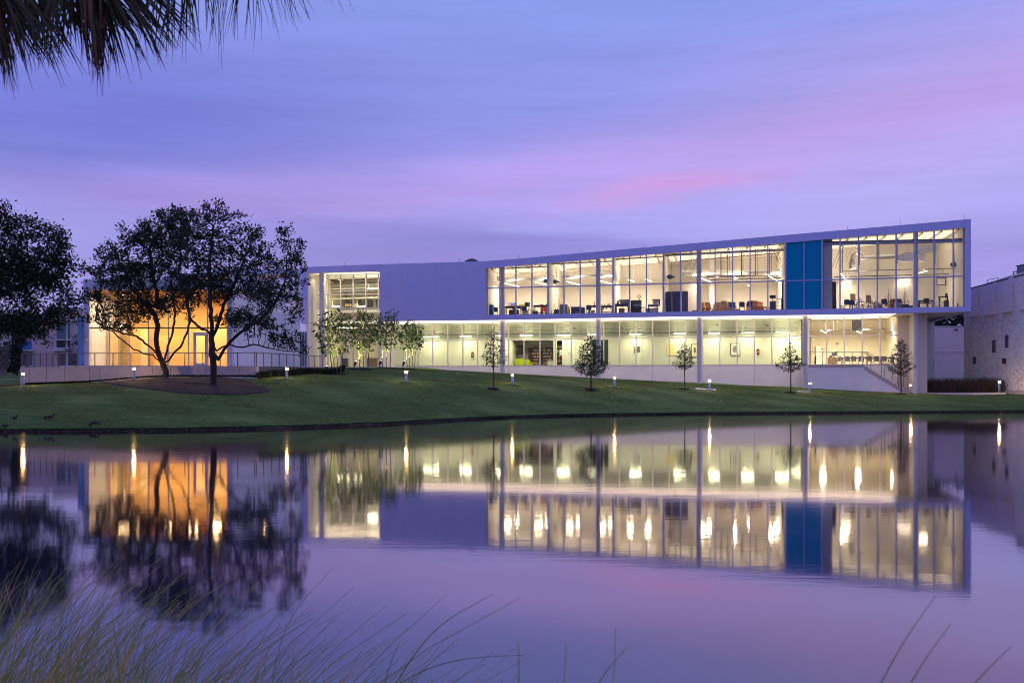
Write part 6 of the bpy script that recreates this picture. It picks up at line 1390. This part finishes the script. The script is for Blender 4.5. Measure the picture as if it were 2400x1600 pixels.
def curtain(label, px, v, w, h, m, n=9):
    t = thing('curtain', label, 'curtain', up_loc(px, v), MAIN.ang); V = []; Q = []
    for k in range(n * 4 + 1):
        x = -w / 2 + w * k / (n * 4); y = .06 * math.sin(k * math.pi / 2); V += [(x * 1.2, y * 1.4, 0), (x, y, h)]
    Q = [(2 * k, 2 * k + 2, 2 * k + 3, 2 * k + 1) for k in range(n * 4)]
    obj('cloth', MB().add(V, Q).add([(a, b + .03, c) for a, b, c in V], [tuple(reversed(q)) for q in Q]), m, t); obj('rail', MB().tube((-w / 2 - .1, 0, h + .03), (w / 2 + .1, 0, h + .03), .025, .025, 6), M_STEEL, t)
curtain('dark purple curtain at the right end of the fourth studio', 1835.5, 1.6, .22, 2.7, cm('curtain_dark', (.06, .05, .08), .9)); curtain('mauve grey curtain at the left of the fifth studio', 1954.5, 2.2, .36, 2.5, cm('curtain_mauve', (.26, .18, .20), .9))
# ---- fifth studio
chair('leftmost navy chair of the fifth studio, facing the water', 1986, 1.8, 0); chair('second navy chair of the fifth studio before the left drawing board', 2000, 2.3, .4); chair('navy chair beside the orange easel in the fifth studio', 2074, 1.7, .1)
easel('easel with tilted wooden drawing board behind the left navy chairs', 1999, 3.4, 1.5, M_GREY, M_WOOD, bw=.44, bh=.56, bz=.98); easel('easel with tilted wooden drawing board in the middle of the fifth studio', 2035.5, 3.0, 1.3, M_GREY, M_WOOD, bw=.44, bh=.62, bz=.74)
easel('tall orange wooden easel right of the middle mullion', 2084, 2.8, 1.9, M_WOODR, None); easel('short orange wooden easel leaning left of the tall one', 2078, 3.6, 1.35, M_WOODR, None, rz=.6); easel('tall dark metal easel before the back wall strip light', 2122, 3.0, 2.0, M_DKGREY, None); easel('thin black tripod stand right of a mullion', 2017, 2.4, 1.35, M_BLACK, None, rz=.5); easel('grey frame easel behind the middle drawing board', 2042, 4.2, 1.45, M_GREY, None)
def openshelf(label, px, v, w, h, m, nx, nz_):
    t = thing('open_shelf', label, 'shelf', up_loc(px, v), MAIN.ang); d = .4
    obj('back', MB().box(-w / 2, w / 2, d / 2 - .02, d / 2, 0, h), m, t)
    for k in range(nx + 1): x = -w / 2 + k * w / nx; obj('upright', MB().box(x - .015, x + .015, -d / 2, d / 2 - .021, 0, h), m, t)
    for k in range(nz_ + 1): z = k * h / nz_; obj('board', MB().box(-w / 2 + .016, w / 2 - .016, -d / 2 + .01, d / 2 - .022, z, z + .025), m, t)
openshelf('wide reddish wooden open shelf right of the tall easel', 2099, 3.6, .98, .98, M_WOOD, 2, 2); openshelf('white cube shelf in front of the wooden open shelf', 2106, 2.6, .62, .56, M_WHITE, 2, 2)
box_('black_crate', 'black crate beneath the tall metal easel', 'crate', 2122, 2.0, .52, .4, .36, M_BLACK, lid=M_DKGREY); box_('black_bag', 'small black bag right of the black crate', 'bag', 2135, 2.0, .3, .3, .28, M_BLACK, tap=.05)
def stool(label, px, v, h=.5, m=M_BLACK):
    t = thing('stool', label, 'stool', up_loc(px, v), 0, 'small stools in the fifth studio'); obj('seat', MB().lathe([(.15, h - .04), (.16, h), (.01, h + .01)], 12), m, t)
    for k in range(4): obj('leg', MB().tube((.1 * math.cos(k * 1.57), .1 * math.sin(k * 1.57), h - .04), (.18 * math.cos(k * 1.57), .18 * math.sin(k * 1.57), 0), .016, .016, 5), M_DKGREY, t)
for a in (('low stool at the left end of the fifth studio floor', 1973, 2.0, .38), ('stool between the two navy chairs and the tripod', 2010, 1.9, .5), ('dark stool left of the middle drawing board', 2023, 1.9, .45), ('stool in front of the middle drawing board', 2048, 2.0, .5), ('tall stool before the grey cloth pile', 2052, 2.8, .75)): stool(*a)
t = thing('cloth_pile', 'grey crumpled cloth pile in the middle of the fifth studio', 'cloth', up_loc(2058, 2.8), .3); obj('cloth', MB().ball((0, 0, .30), .36, .3, .36, 12, 7), M_GREY, t, True); obj('fold', MB().ball((.26, .02, .2), .24, .2, .24, 10, 6), M_GREY, t, True)
box_('lime_bag', 'lime green bag on the floor under the cloth pile', 'bag', 2060, 1.8, .4, .3, .14, LIME, tap=.06)
table('long brown table right of the last studio column', 2170, 2.4, 1.3, .7, .66, M_DWOOD, M_DKGREY, apron=.05); chair('black swivel chair at the long brown table', 2173.5, 1.8, .2, M_BLACK); table('side table behind the swivel chair', 2163, 4.0, .9, .6, .62, M_WOOD, M_DKGREY, apron=.05)
picture('whiteboard', 'black framed white screen on the right wall of the fifth studio', MAIN, 2195, 651, 2217, 668.5, 6.2, M_BLACK, M_WHITE, cat='whiteboard'); 
cabinet('podium', 'dark brown podium near the right end of the fifth studio', 'podium', 2218, 2.4, .34, .5, .72, cm('podium_brown', (.09, .06, .055)), 1); table('small standing desk top over the podium', 2211, 2.6, .8, .4, .95, M_DWOOD, M_BLACK, apron=.04)
box_('laptop', 'grey computer on the standing desk', 'computer', 2218, 2.6, .22, .06, .36, M_GREY, .955, lid=M_DKGREY); t = thing('wire_cart', 'pale wire cart left of the podium', 'cart', up_loc(2202, 2.2), MAIN.ang)
for x in (-.3, .3):
    for y in (-.18, .18): obj('post', MB().tube((x, y, 0), (x, y, .58), .015, .015, 5), M_WHITE, t)
for z in (.1, .34, .56): obj('shelf', MB().box(-.3, .3, -.18, .18, z, z + .02), M_WHITE, t)
for x, z, m_, lb in ((2251, .45, M_DKGREY, 'dark leaning panel left, at the right end wall'), (2256, .62, cm('panel_brown', (.16, .09, .07)), 'brown leaning panel at the right end wall'), (2247, .38, TAN, 'small tan leaning panel at the right end wall')): canvas(lb, x, 2.0, .26, z, m_, [], 0, .2, name='leaning_panel', cat='panel', grp='panels leaning at the right end wall')
plank('long thin pole leaning in the right corner of the fifth studio', 2254, 2.0, 2257, 2.15, M_DWOOD, .025, None)
picture('door_panel', 'tall grey door panel right of the podium', MAIN, 2224.5, 675, 2229, 716, 6.0, M_GREY, M_GREY, cat='door')

# ---- corridor: pictures, signs, extinguishers, bookshelves, armchairs
vw = VH - .002
picture('cream_picture', 'unframed cream picture lit on the corridor wall left of the third column', MAIN, 1562, 806, 1580.6, 833, vw, M_CREAMP, M_CREAMP, [(.3, .3, .34, .33, M_SEPIA), (.6, .5, .64, .53, M_SEPIA), (.45, .62, .49, .65, M_SEPIA)], bord=.03)
picture('framed_sketch', 'framed sepia sketch partly behind the third column', MAIN, 1620, 806, 1637, 837, vw, M_DWOOD, M_PAPER, [(.25, .25, .8, .8, M_CREAMP), (.38, .35, .66, .72, M_SEPIA)])
picture('framed_print', 'black framed abstract print on the corridor wall right of the third column', MAIN, 1712, 804, 1735, 833.5, vw, M_BLACK, M_WHITE, [(.24, .28, .62, .80, cm('mauve_print', (.42, .34, .38))), (.3, .35, .42, .6, M_SEPIA), (.45, .5, .58, .75, M_GREY)])
picture('pale_picture', 'pale framed picture left of the dark double door', MAIN, 1337, 808, 1348.5, 831.5, vw, M_WHITE, M_PAPER, bord=.04)
picture('pale_picture', 'pale picture right behind the dense young tree', MAIN, 1356, 808, 1368, 831.5, vw, M_WHITE, M_PAPER, bord=.04)
for x, y, lb in ((1105, 824, 'red extinguisher cabinet left of the first young tree'), (1774, 818, 'red extinguisher cabinet right of the black framed print')):
    p = MAIN.at(x + 2.5, y + 13, VH); t = thing('fire_extinguisher', lb, 'fire extinguisher', p, MAIN.ang, 'fire extinguishers in the corridor')
    obj('cabinet', MB().box(-.11, .11, -.1, 0, -.02, .54), M_DWOOD, t); obj('cylinder', MB().lathe([(.055, .08), (.055, .36), (.02, .42)], 10, (0, -.13, 0)), RED, t, True); obj('label_plate', MB().box(-.03, .03, -.196, -.188, .2, .3), M_WHITE, t)
def text_mesh(body, size, m, parent, loc, rot=(R(90), 0, 0), name='lettering'):
    c = bpy.data.curves.new(name, 'FONT'); c.body = body; c.size = size; c.align_x = 'CENTER'; c.align_y = 'CENTER'; c.extrude = .002
    o = bpy.data.objects.new(name, c); COL.objects.link(o); dg = bpy.context.evaluated_depsgraph_get(); me = bpy.data.meshes.new_from_object(o.evaluated_get(dg))
    bpy.data.objects.remove(o); n = link(name, me, parent); me.materials.clear(); me.materials.append(m); n.location = loc; n.rotation_euler = rot; return n
M_EXIT = emat('exit_red', (1, .08, .04), 1.1)
for x, y, lb in ((1223, 779.5, 'exit sign hanging above the green armchairs'), (1018, 780, 'exit sign near the left end of the corridor'), (1038, 780, 'second exit sign at the left end of the corridor')):
    p = MAIN.at(x, y, VF + 1.8); t = thing('exit_sign', lb, 'sign', p, MAIN.ang, 'exit signs in the corridor'); obj('case', MB().box(-.17, .17, -.02, .02, -.1, .1), M_WHITE, t); text_mesh('EXIT', .14, M_EXIT, t, (0, -.024, 0)); obj('hanger', MB().tube((0, 0, .1), (0, 0, .7), .01, .01, 5), M_GREY, t)
for x, y, lb, w, h, m_ in ((1347, 769.5, 'tan wall box high on the corridor wall before the double door', .2, .12, TAN), (1457.5, 768, 'grey wall box high right of the second column', .18, .16, M_GREY), (1681, 762, 'pale wall box high right of the third column', .16, .16, TAN), (1798, 762.5, 'grey wall box high above the extinguisher', .28, .2, M_GREY), (1333, 828, 'small switch plate left of the pale picture', .08, .14, M_GREY), (1540, 805.5, 'small switch plate left of the cream picture', .1, .12, M_WHITE)):
    p = MAIN.at(x, y, VH); t = obj('wall_box', MB().box(-w / 2, w / 2, -.08, -.002, -h / 2, h / 2), m_); t.location = p; t.rotation_euler.z = MAIN.ang; tag(t, lb, 'wall box')
# bookshelves
def bookcase(label, xa, xb, v, h, ns, seed, books=True):
    a, b = U(xa, v), U(xb, v); w = b - a; c = (a + b) / 2; t = thing('bookcase', label, 'bookcase', MAIN.w(c, v, zf(c)), MAIN.ang, 'bookcases in the reading nook'); rnd = random.Random(seed)
    obj('back', MB().box(-w / 2, w / 2, .14, .16, 0, h), M_DWOOD, t)
    for s in (-1, 1): obj('side', MB().box(s * w / 2 - .025, s * w / 2 + .025, -.16, .139, 0, h), M_DWOOD, t)
    pal = [cm('bk%d' % k, c_, .7) for k, c_ in enumerate(((.60, .10, .06), (.70, .58, .42), (.12, .16, .36), (.72, .30, .08), (.68, .64, .56), (.30, .10, .16), (.16, .34, .40), (.62, .44, .10)))]
    for k in range(ns + 1):
        z = k * (h - .03) / ns; sh = obj('shelf', MB().box(-w / 2 + .026, w / 2 - .026, -.15, .138, z, z + .03), M_DWOOD, t)
        if k == ns: break
        rows = {}; x = -w / 2 + .05
        while x < w / 2 - .08:
            bw = rnd.uniform(.03, .075); hh = (h / ns) * rnd.uniform(.58, .85)
            if rnd.random() < .9: rows.setdefault(rnd.randrange(8), MB()).box(x, x + bw - .004, -.12, .1, z + .031, z + hh)
            x += bw
        for q, mb in rows.items(): o = obj('books', mb, pal[q], sh); o['kind'] = 'stuff'
HB_ = 2.02
bookcase('left tall bookcase full of books in the reading nook', 1245.5, 1268, VH + 2.6, HB_, 6, 1); bookcase('right tall bookcase behind the pale partition in the reading nook', 1272, 1294.5, VH + 2.6, HB_, 6, 2); bookcase('narrow bookcase edge left of the tall bookcases', 1239, 1243, VH + 2.7, HB_, 6, 3)
bookcase('dim bookcase inside the dark doorway', 1303, 1320, VH + 1.3, 2.4, 5, 4)
obj('nook_partition', MB().box(U(1284, VH + .8), U(1297, VH + .8), VH + .6, VH + .75, zf(nb), zf(nb) + .62), M_HALL, ART)
t = thing('television', 'black television on the reading nook side wall', 'television', MAIN.at(1219.5, 831, VH + 1.6), MAIN.ang + .75); obj('screen', MB().box(-.35, .35, -.04, .02, 0, .98), M_BLACK, t); obj('bracket', MB().box(-.1, .1, .02, .3, .3, .7), M_DKGREY, t)
def armchair(label, px, v, rz, s=1.0):
    t = thing('armchair', label, 'armchair', gd_loc(px, v), MAIN.ang + rz, 'lime green armchairs in the reading nook'); t.scale = (s, s, s)
    obj('seat', MB().box(-.30, .30, -.30, .25, .18, .44), LIME, t); obj('backrest', MB().extr([(-.38, .16), (.38, .16), (.42, .80), (.30, .86), (-.30, .86), (-.42, .80)], .26, .42), LIME, t)
    for q in (-1, 1): obj('arm', MB().box(q * .37 - .06, q * .37 + .06, -.30, .255, .16, .62), LIME, t)
    for x in (-.3, .3):
        for y in (-.24, .34): obj('leg', MB().tube((x, y, 0), (x, y, .17), .025, .025, 6), M_STEEL, t)
armchair('left lime green armchair with its back to the pond', 1218, VH + .9, math.pi); armchair('right lime green armchair beside the low yellow table', 1237.5, VH + 1.3, math.pi - .3, .9)
table('low yellow table right of the lime armchairs', 1252, VH + 1.6, .6, .6, .42, YEL, M_WOOD, up=False, grp=None, apron=.05)
box_('cushion', 'white cushion on the left lime armchair', 'cushion', 1221.5, VH + .75, .34, .14, .34, M_WHITE, .46, up=False, lid=None, tap=.03)
p = MAIN.at(1207.5, 818, VH + 1.4); t = obj('wall_ornament', MB().tube((0, -.04, 0), (0, 0, 0), .17, .17, 10), cm('ornament_brown', (.25, .18, .10))); t.location = p; t.rotation_euler.z = MAIN.ang; tag(t, 'small brown round ornament left of the television', 'ornament')
p = MAIN.at(1314.4, 831.5, VH - .05); t = thing('white_sign', 'white sign with a large letter hanging in the dark doorway', 'sign', p, MAIN.ang); obj('plate', MB().box(-.13, .13, -.02, 0, 0, .50), cm('sign_white', (.72, .80, .74)), t); text_mesh('G', .34, M_BLACK, t, (.0, -.024, .26))
# lecture room
LVC = VF + 2.6
for k, (x, rz) in enumerate(((1963, .9), (1983, .35), (1999.4, .1), (2017.8, 0), (2036.7, -.05), (2053.4, .05), (2071, -.2), (2089, .8), (2101, 0))):
    chair(('black meeting chair turned sideways next to the lecture desk', 'meeting chair second from the lecture desk', 'meeting chair third from the lecture desk', 'meeting chair behind the middle lecture mullion', 'meeting chair at the head of the stair rail', 'meeting chair left of the fourth lecture mullion', 'meeting chair right of the fourth lecture mullion', 'angled meeting chair beside the last young tree', 'last meeting chair, mostly hidden by the young tree')[k], x, LVC, rz + math.pi, M_DKGREY, False, 'black meeting chairs in the lecture room', True)
table('long meeting table behind the row of black chairs', 2040, LVC + 1.2, 5.2, 1.0, .74, M_DWOOD, M_DKGREY, up=False, grp=None, apron=.05)
cabinet('lecture_desk', 'wooden lecture desk with dark side at the left of the lecture room', 'desk', 1950, LVC, .75, .6, .82, TAN, 2, up=False); t = thing('monitor', 'dark computer monitor on the lecture desk', 'monitor', gd_loc(1955, LVC) + Vector((0, 0, .822)), MAIN.ang + .3)
obj('base', MB().box(-.12, .12, -.08, .08, 0, .02), M_BLACK, t); obj('stem', MB().box(-.02, .02, -.02, .02, .021, .2), M_BLACK, t); obj('screen', MB().box(-.24, .24, -.03, .01, .12, .44), M_DKGREY, t)
box_('desk_phone', 'black console left of the monitor on the lecture desk', 'console', 1946.5, LVC, .24, .2, .16, M_BLACK, .822, up=False, tap=.03)
for x, m_, lb in ((1926.4, cm('magenta_note', (.55, .08, .45)), 'magenta round note on the lecture room wall'), (1931, YEL, 'yellow note on the lecture room wall')):
    p = MAIN.at(x, 818, cv); t = obj('wall_note', MB().tube((0, -.02, 0), (0, -.004, 0), .10, .10, 12) if 'round' in lb else MB().box(-.07, .07, -.02, -.004, -.11, .11), m_); t.location = p; t.rotation_euler.z = MAIN.ang; tag(t, lb, 'note')
p = MAIN.at(1962.5, 805, cv); t = obj('wall_clock', MB().tube((0, -.04, 0), (0, -.004, 0), .13, .13, 14), M_GREY); t.location = p; t.rotation_euler.z = MAIN.ang; tag(t, 'small round grey clock on the lecture room wall', 'clock')
cabinet('tall_cupboard', 'pale tall cupboard in the left corner of the lecture room', 'cupboard', 1918, cv - .5, .5, .4, 2.0, M_CEIL, 1, up=False); box_('black_bin', 'tall dark bin in the left corner of the lecture room', 'bin', 1911, LVC, .14, .3, .9, M_BLACK, up=False)
pipes('grey light rails hanging across the lecture room', [((1922, 774, LVC), (1992, 774, LVC), .05), ((2022, 772, LVC), (2090, 771, LVC), .05)], [(1954, 745, 774, LVC, .03), (1964, 745, 774, LVC, .03), (1974, 745, 774, LVC, .02), (2060, 742, 771, LVC, .03), (2074, 742, 771, LVC, .03)], M_GREY)
t = thing('chevron_brace', 'black and white chevron steel brace hanging in the lecture room', 'brace', MAIN.at(1997.5, 775, VF + .9), MAIN.ang)
obj('panel', MB().box(0, .80, .04, .06, 0, 1.05), M_BEAM, t)
for a, b in (((0, .5), (.4, 1.0)), ((.4, 1.0), (.8, .5)), ((0, .25), (.4, .75)), ((.4, .75), (.8, .25)), ((0, 0), (0, 1.05)), ((.8, 0), (.8, 1.05)), ((.1, 0), (.4, .45)), ((.25, 0), (.6, .55)), ((.42, 0), (.7, .4))): obj('bar', MB().tube((a[0], 0, a[1]), (b[0], 0, b[1]), .025, .025, 6), M_DKGREY, t)
# lobby furniture seen between the clump stems
box_('lobby_bin', 'dark round-topped bin in the lobby between the clump stems', 'bin', 808, 4.5, .62, .5, .82, M_DKGREY, up=False, lid=M_BLACK); cabinet('reception_desk', 'low wooden reception desk in the lobby behind the second clump tree', 'desk', 872, 4.6, 1.1, .6, .9, TAN, 3, up=False)

# ------------------------------------------------------------------ foreground: palm fronds and tall grass
M_PALM = leafmat('palm_blade', (.022, .030, .008), (.085, .060, .020), .15, 3); M_PALMB = mat('palm_dead', (.11, .045, .02), .8, var=.4, scale=6)
M_PET = mat('palm_petiole', (.05, .05, .02), .7)
def blade(V, Q, pts, w, side):
    """folded tapering strip along pts; the widest part is at a third of its length"""
    n = len(pts); o = len(V)
    for i, p in enumerate(pts):
        t = i / (n - 1); ww = w * min(1, .35 + t * 3) * (1 - t) ** .75 + .0006
        d = (pts[min(i + 1, n - 1)] - pts[max(i - 1, 0)]).normalized(); s = d.cross(side).normalized(); nn = side
        V += [p - s * ww, p + nn * ww * .5, p + s * ww]
    for i in range(n - 1):
        a = o + 3 * i; Q += [(a, a + 1, a + 4, a + 3), (a + 1, a + 2, a + 5, a + 4)]
random.seed(77)
PT = thing('palm_tree', 'fan palm whose dark drooping fronds hang into the upper left corner', 'tree', (-4.6, 5.0, .3))
off = Vector((-4.6, 5.0, .3)); crown = Vector((-4.3, 5.1, 5.1))
tk = MB(); prev = Vector((0, 0, -.6))
for k in range(14):
    nx = Vector((.02 * k, .006 * k, .35 * k)); tk.tube(prev, nx, .20 - .002 * k, .19 - .002 * k, 14); prev = nx
obj('trunk', tk, M_BARK, PT, True)
def frond(hub_px, D, tips, n, w0, lenj, dead=0.0, sd=0, droop=.25):
    """fan frond: blades run from the hub to tips interpolated along a photo polyline"""
    rnd = random.Random(sd); hub = P(hub_px[0], hub_px[1], D); V = []; Q = []
    for i in range(n):
        t = (i + rnd.uniform(-.3, .3)) / (n - 1) * (len(tips) - 1); t = min(max(t, 0), len(tips) - 1.001); k = int(t); f = t - k
        tx = tips[k][0] * (1 - f) + tips[k + 1][0] * f; ty = tips[k][1] * (1 - f) + tips[k + 1][1] * f
        tip = P(tx + rnd.uniform(-7, 7), ty - 14 + rnd.uniform(-18, 8), D + rnd.uniform(-.35, .35)); L = (tip - hub).length
        q = []
        bow = Vector((rnd.uniform(-.03, .06), rnd.uniform(-.06, .06), 0)) * L
        for j in range(9):
            s = j / 8; p = hub.lerp(tip, s) + Vector((0, 0, droop * L * .5)) * (s * (1 - s)) + bow * math.sin(s * math.pi); q.append(p)
        split = rnd.random() < .55
        blade(V, Q, q, w0 * rnd.uniform(.6, 1.15), (Vector((0, 1, 0)) + Vector((rnd.uniform(-.9, .9), 0, rnd.uniform(-.4, .4)))).normalized())
        if split:   # the tip frays into thin threads
            for m_ in range(rnd.choice((1, 2))):
                e = tip + Vector((rnd.uniform(-.05, .05), rnd.uniform(-.05, .05), rnd.uniform(-.12, .06))); c = q[5]
                blade(V, Q, [c.lerp(e, s / 4) + Vector((rnd.uniform(0, .02), 0, .03 * math.sin(s / 4 * math.pi))) for s in range(5)], w0 * .28, Vector((0, 1, 0)))
    me = MB().add([v - off for v in V], Q); fo = obj('frond', me, M_PALMB if dead else M_PALM, PT)
    st = [crown - off, (crown.lerp(hub, .5) + Vector((0, 0, .35))) - off, hub - off]
    obj('petiole', MB().path(st, .012, 6), M_PET, fo)
frond((-60, -120), 5.0, [(-60, 230), (-10, 215), (12, 200), (28, 190), (40, 160), (62, 178), (110, 172), (140, 165), (175, 158)], 46, .017, 0, sd=1)
frond((150, -190), 5.3, [(60, 150), (112, 172), (150, 140), (200, 150), (235, 200), (245, 190), (265, 165), (290, 178), (338, 168), (380, 155), (400, 125), (430, 130), (470, 95)], 62, .018, 0, sd=2)
frond((60, -160), 5.6, [(-30, 120), (20, 130), (60, 110), (100, 140), (150, 120), (190, 110), (240, 115), (300, 100), (330, 110), (380, 80)], 60, .020, 0, sd=3)
frond((210, -150), 5.2, [(215, 200), (225, 195), (236, 205), (246, 190)], 12, .016, 0, dead=1, sd=4)
frond((-30, -90), 4.8, [(-40, 150), (10, 195), (20, 140)], 10, .016, 0, dead=1, sd=5)
frond((540, -330), 5.6, [(478, 90), (500, 122), (512, 126), (540, 95), (558, 126), (575, 98), (598, 112), (620, 90), (655, 92), (680, 84), (690, 82), (718, 78), (735, 62), (765, 38), (782, 26), (815, 6)], 30, .0085, 0, sd=6, droop=.18)
frond((420, -260), 5.4, [(330, 100), (350, 140), (380, 150), (405, 140), (430, 128), (450, 100), (480, 88)], 22, .013, 0, sd=7)

M_TG = leafmat('tall_grass', (.13, .16, .02), (.42, .44, .08), .35, 4)
M_TGD = leafmat('dry_grass', (.42, .31, .10), (.70, .55, .22), .3, 4)
def grass_mass(name, label, n, m, seed, dry=False):
    rng = np.random.default_rng(seed); V = []; Q = []
    for i in range(n):
        t = rng.beta(1.0, 2.9); px = -260 + t * 1500; D = rng.uniform(2.7, 5.4)
        k = max(0.0, 1 - max(0, px) / 1250) ** 1.1
        top = 1640 - 330 * k * rng.uniform(.1, 1.0) ** 1.3 - (60 if rng.random() < .06 * k else 0)
        root = P(px, 900, D); root.z = .05 + .1 * rng.random(); zt = CZ - (top - HZ) * D / F
        h = max(.25, zt - root.z); lean = h * min(.8, rng.normal(.34, .28) + .12 * (1 - k)); dy = rng.normal(0, .15) * h
        arch = rng.uniform(.05, .75); q = []
        for j in range(8):
            s = j / 7; q.append(root + Vector((lean * s ** (1.3 + arch), dy * s, h * (s - arch * .22 * s ** 3) / (1 - arch * .22))))
        blade(V, Q, q, rng.uniform(.0010, .0024), Vector((rng.uniform(-.5, .5), 1, 0)).normalized())
    o = obj(name, MB().add(V, Q), m); tag(o, label, kind='stuff')
grass_mass('tall_grass', 'tall thin green pond grass across the lower left foreground', 620, M_TG, 91)
grass_mass('dry_grass', 'tall straw-coloured grass stems mixed into the lower left foreground', 480, M_TGD, 92)
SGp = 'single tall grass blades at the lower edge'
def single(label, pts, D, w, m=M_TG):
    ctrl = [P(x, y, D) for x, y in pts]; d0 = (ctrl[0] - ctrl[1]).normalized(); root = ctrl[0] + d0 * (ctrl[0].z - .12) * .9 + Vector((0, 0, 0)); root.z = .12
    q = [root, ctrl[0].lerp(root, .66), ctrl[0].lerp(root, .33)]
    for i in range(len(ctrl) - 1):
        p0 = ctrl[max(i - 1, 0)]; p1 = ctrl[i]; p2 = ctrl[i + 1]; p3 = ctrl[min(i + 2, len(ctrl) - 1)]
        for j in range(5):
            t = j / 5; q.append(.5 * ((2 * p1) + (-p0 + p2) * t + (2 * p0 - 5 * p1 + 4 * p2 - p3) * t * t + (-p0 + 3 * p1 - 3 * p2 + p3) * t ** 3))
    q.append(ctrl[-1]); V = []; Q = []
    blade(V, Q, [p - root for p in q], w * (.5 if D > 2.3 else .34), Vector((0, 1, 0)))
    o = obj('grass_blade', MB().add(V, Q), m); o.location = root; tag(o, label, 'grass blade', SGp)
single('long dark grass blade arching right at the bottom centre', [(925, 1605), (985, 1515), (1050, 1452), (1158, 1390)], 3.2, .0042)
single('nearly level grass blade bending right at the bottom centre', [(935, 1600), (1020, 1560), (1110, 1541), (1232, 1534)], 3.4, .0036)
single('thin grass stem rising to the oak reflection', [(640, 1590), (660, 1500), (700, 1420), (782, 1328)], 4.0, .0022)
single('steep grass stem left of the long arching blade', [(900, 1605), (915, 1555), (938, 1500)], 3.2, .003)
single('upright grass stem below the blank wall reflection', [(1216, 1605), (1216, 1550), (1215, 1502)], 2.6, .003)
single('faint upright stem right of the bottom centre', [(1322, 1605), (1325, 1550), (1327, 1505)], 2.2, .0022, M_TGD)
single('faint upright stem with a crossing blade', [(1437, 1605), (1441, 1540), (1443, 1465)], 2.2, .0024, M_TGD)
single('oblique blurred blade crossing the faint upright stem', [(1400, 1605), (1430, 1560), (1468, 1518)], 2.2, .0026)
single('longest blurred blade leaning right at the lower right', [(2062, 1605), (2097, 1540), (2140, 1470), (2194, 1394)], 2.0, .0030)
single('second blurred blade leaning right at the lower right', [(2132, 1605), (2166, 1548), (2229, 1460)], 2.0, .0028)
single('short blurred blade nearest the lower right corner', [(2280, 1605), (2330, 1552), (2372, 1512)], 2.0, .0026)

# brown ducks on the lawn
M_DUCK = mat('duck_brown', (.045, .030, .024), .8, var=.4, scale=20); M_DUCKH = mat('duck_head', (.03, .022, .02), .8)
def duck(label, px, py, rz, up, s=1.0):
    b = ground_at(px, py, 30, 60); t = thing('duck', label, 'duck', b, rz, 'brown ducks on the lawn'); s *= .66; t.scale = (s, s, s)
    bd = MB(); prof = [(-.22, .015, .17), (-.17, .05, .16), (-.10, .088, .145), (0, .105, .14), (.09, .095, .15), (.15, .06, .17), (.19, .02, .19)]
    vs = []; n = 10
    for x, r, z in prof:
        for k in range(n): a = 2 * math.pi * k / n; vs.append((x, r * math.cos(a), z + r * .9 * math.sin(a)))
    fs = [(i * n + k, i * n + (k + 1) % n, (i + 1) * n + (k + 1) % n, (i + 1) * n + k) for i in range(len(prof) - 1) for k in range(n)] + [tuple(range(n - 1, -1, -1)), tuple(range((len(prof) - 1) * n, len(prof) * n))]
    bd.add(vs, fs)
    hp = Vector((.19, 0, .30)) if up else Vector((.27, 0, .10))
    bd.tube((.14, 0, .18), hp, .05, .036, 8)
    obj('body', bd, M_DUCK, t, True)
    h = obj('head', MB().ball(hp, .05, .042, .044, 10, 6), M_DUCKH, t, True); obj('bill', MB().tube(hp + Vector((.04, 0, 0)), hp + Vector((.10, 0, -.015)), .02, .012, 6), mat('duck_bill', (.16, .10, .04), .6), h)
    obj('tail', MB().add([(-.2, -.03, .17), (-.2, .03, .17), (-.31, .0, .21), (-.2, 0, .145)], [(0, 1, 2), (1, 3, 2), (3, 0, 2), (0, 3, 1)]), M_DUCK, t)
    for s_ in (-1, 1): obj('leg', MB().tube((.0, .04 * s_, .07), (.01, .04 * s_, 0), .012, .010, 5).box(-.01, .06, .04 * s_ - .025, .04 * s_ + .025, 0, .01), MATS['duck_bill'], t)
duck('duck standing alone, second from the left edge', 35, 985, 1.2, True, 1.05)
duck('left duck of the close pair on the lawn', 106, 984, 2.0, False, 1.05)
duck('upright right duck of the close pair on the lawn', 118, 982.5, .5, True, 1.1)
duck('duck nearest the left edge of the pond', 13, 1003, 2.8, False)
duck('front duck of the overlapping pair near the water', 212, 1000, 1.9, False, 1.05)
duck('rear duck of the overlapping pair, stretched out to the right', 221, 996.5, .15, False, 1.1)
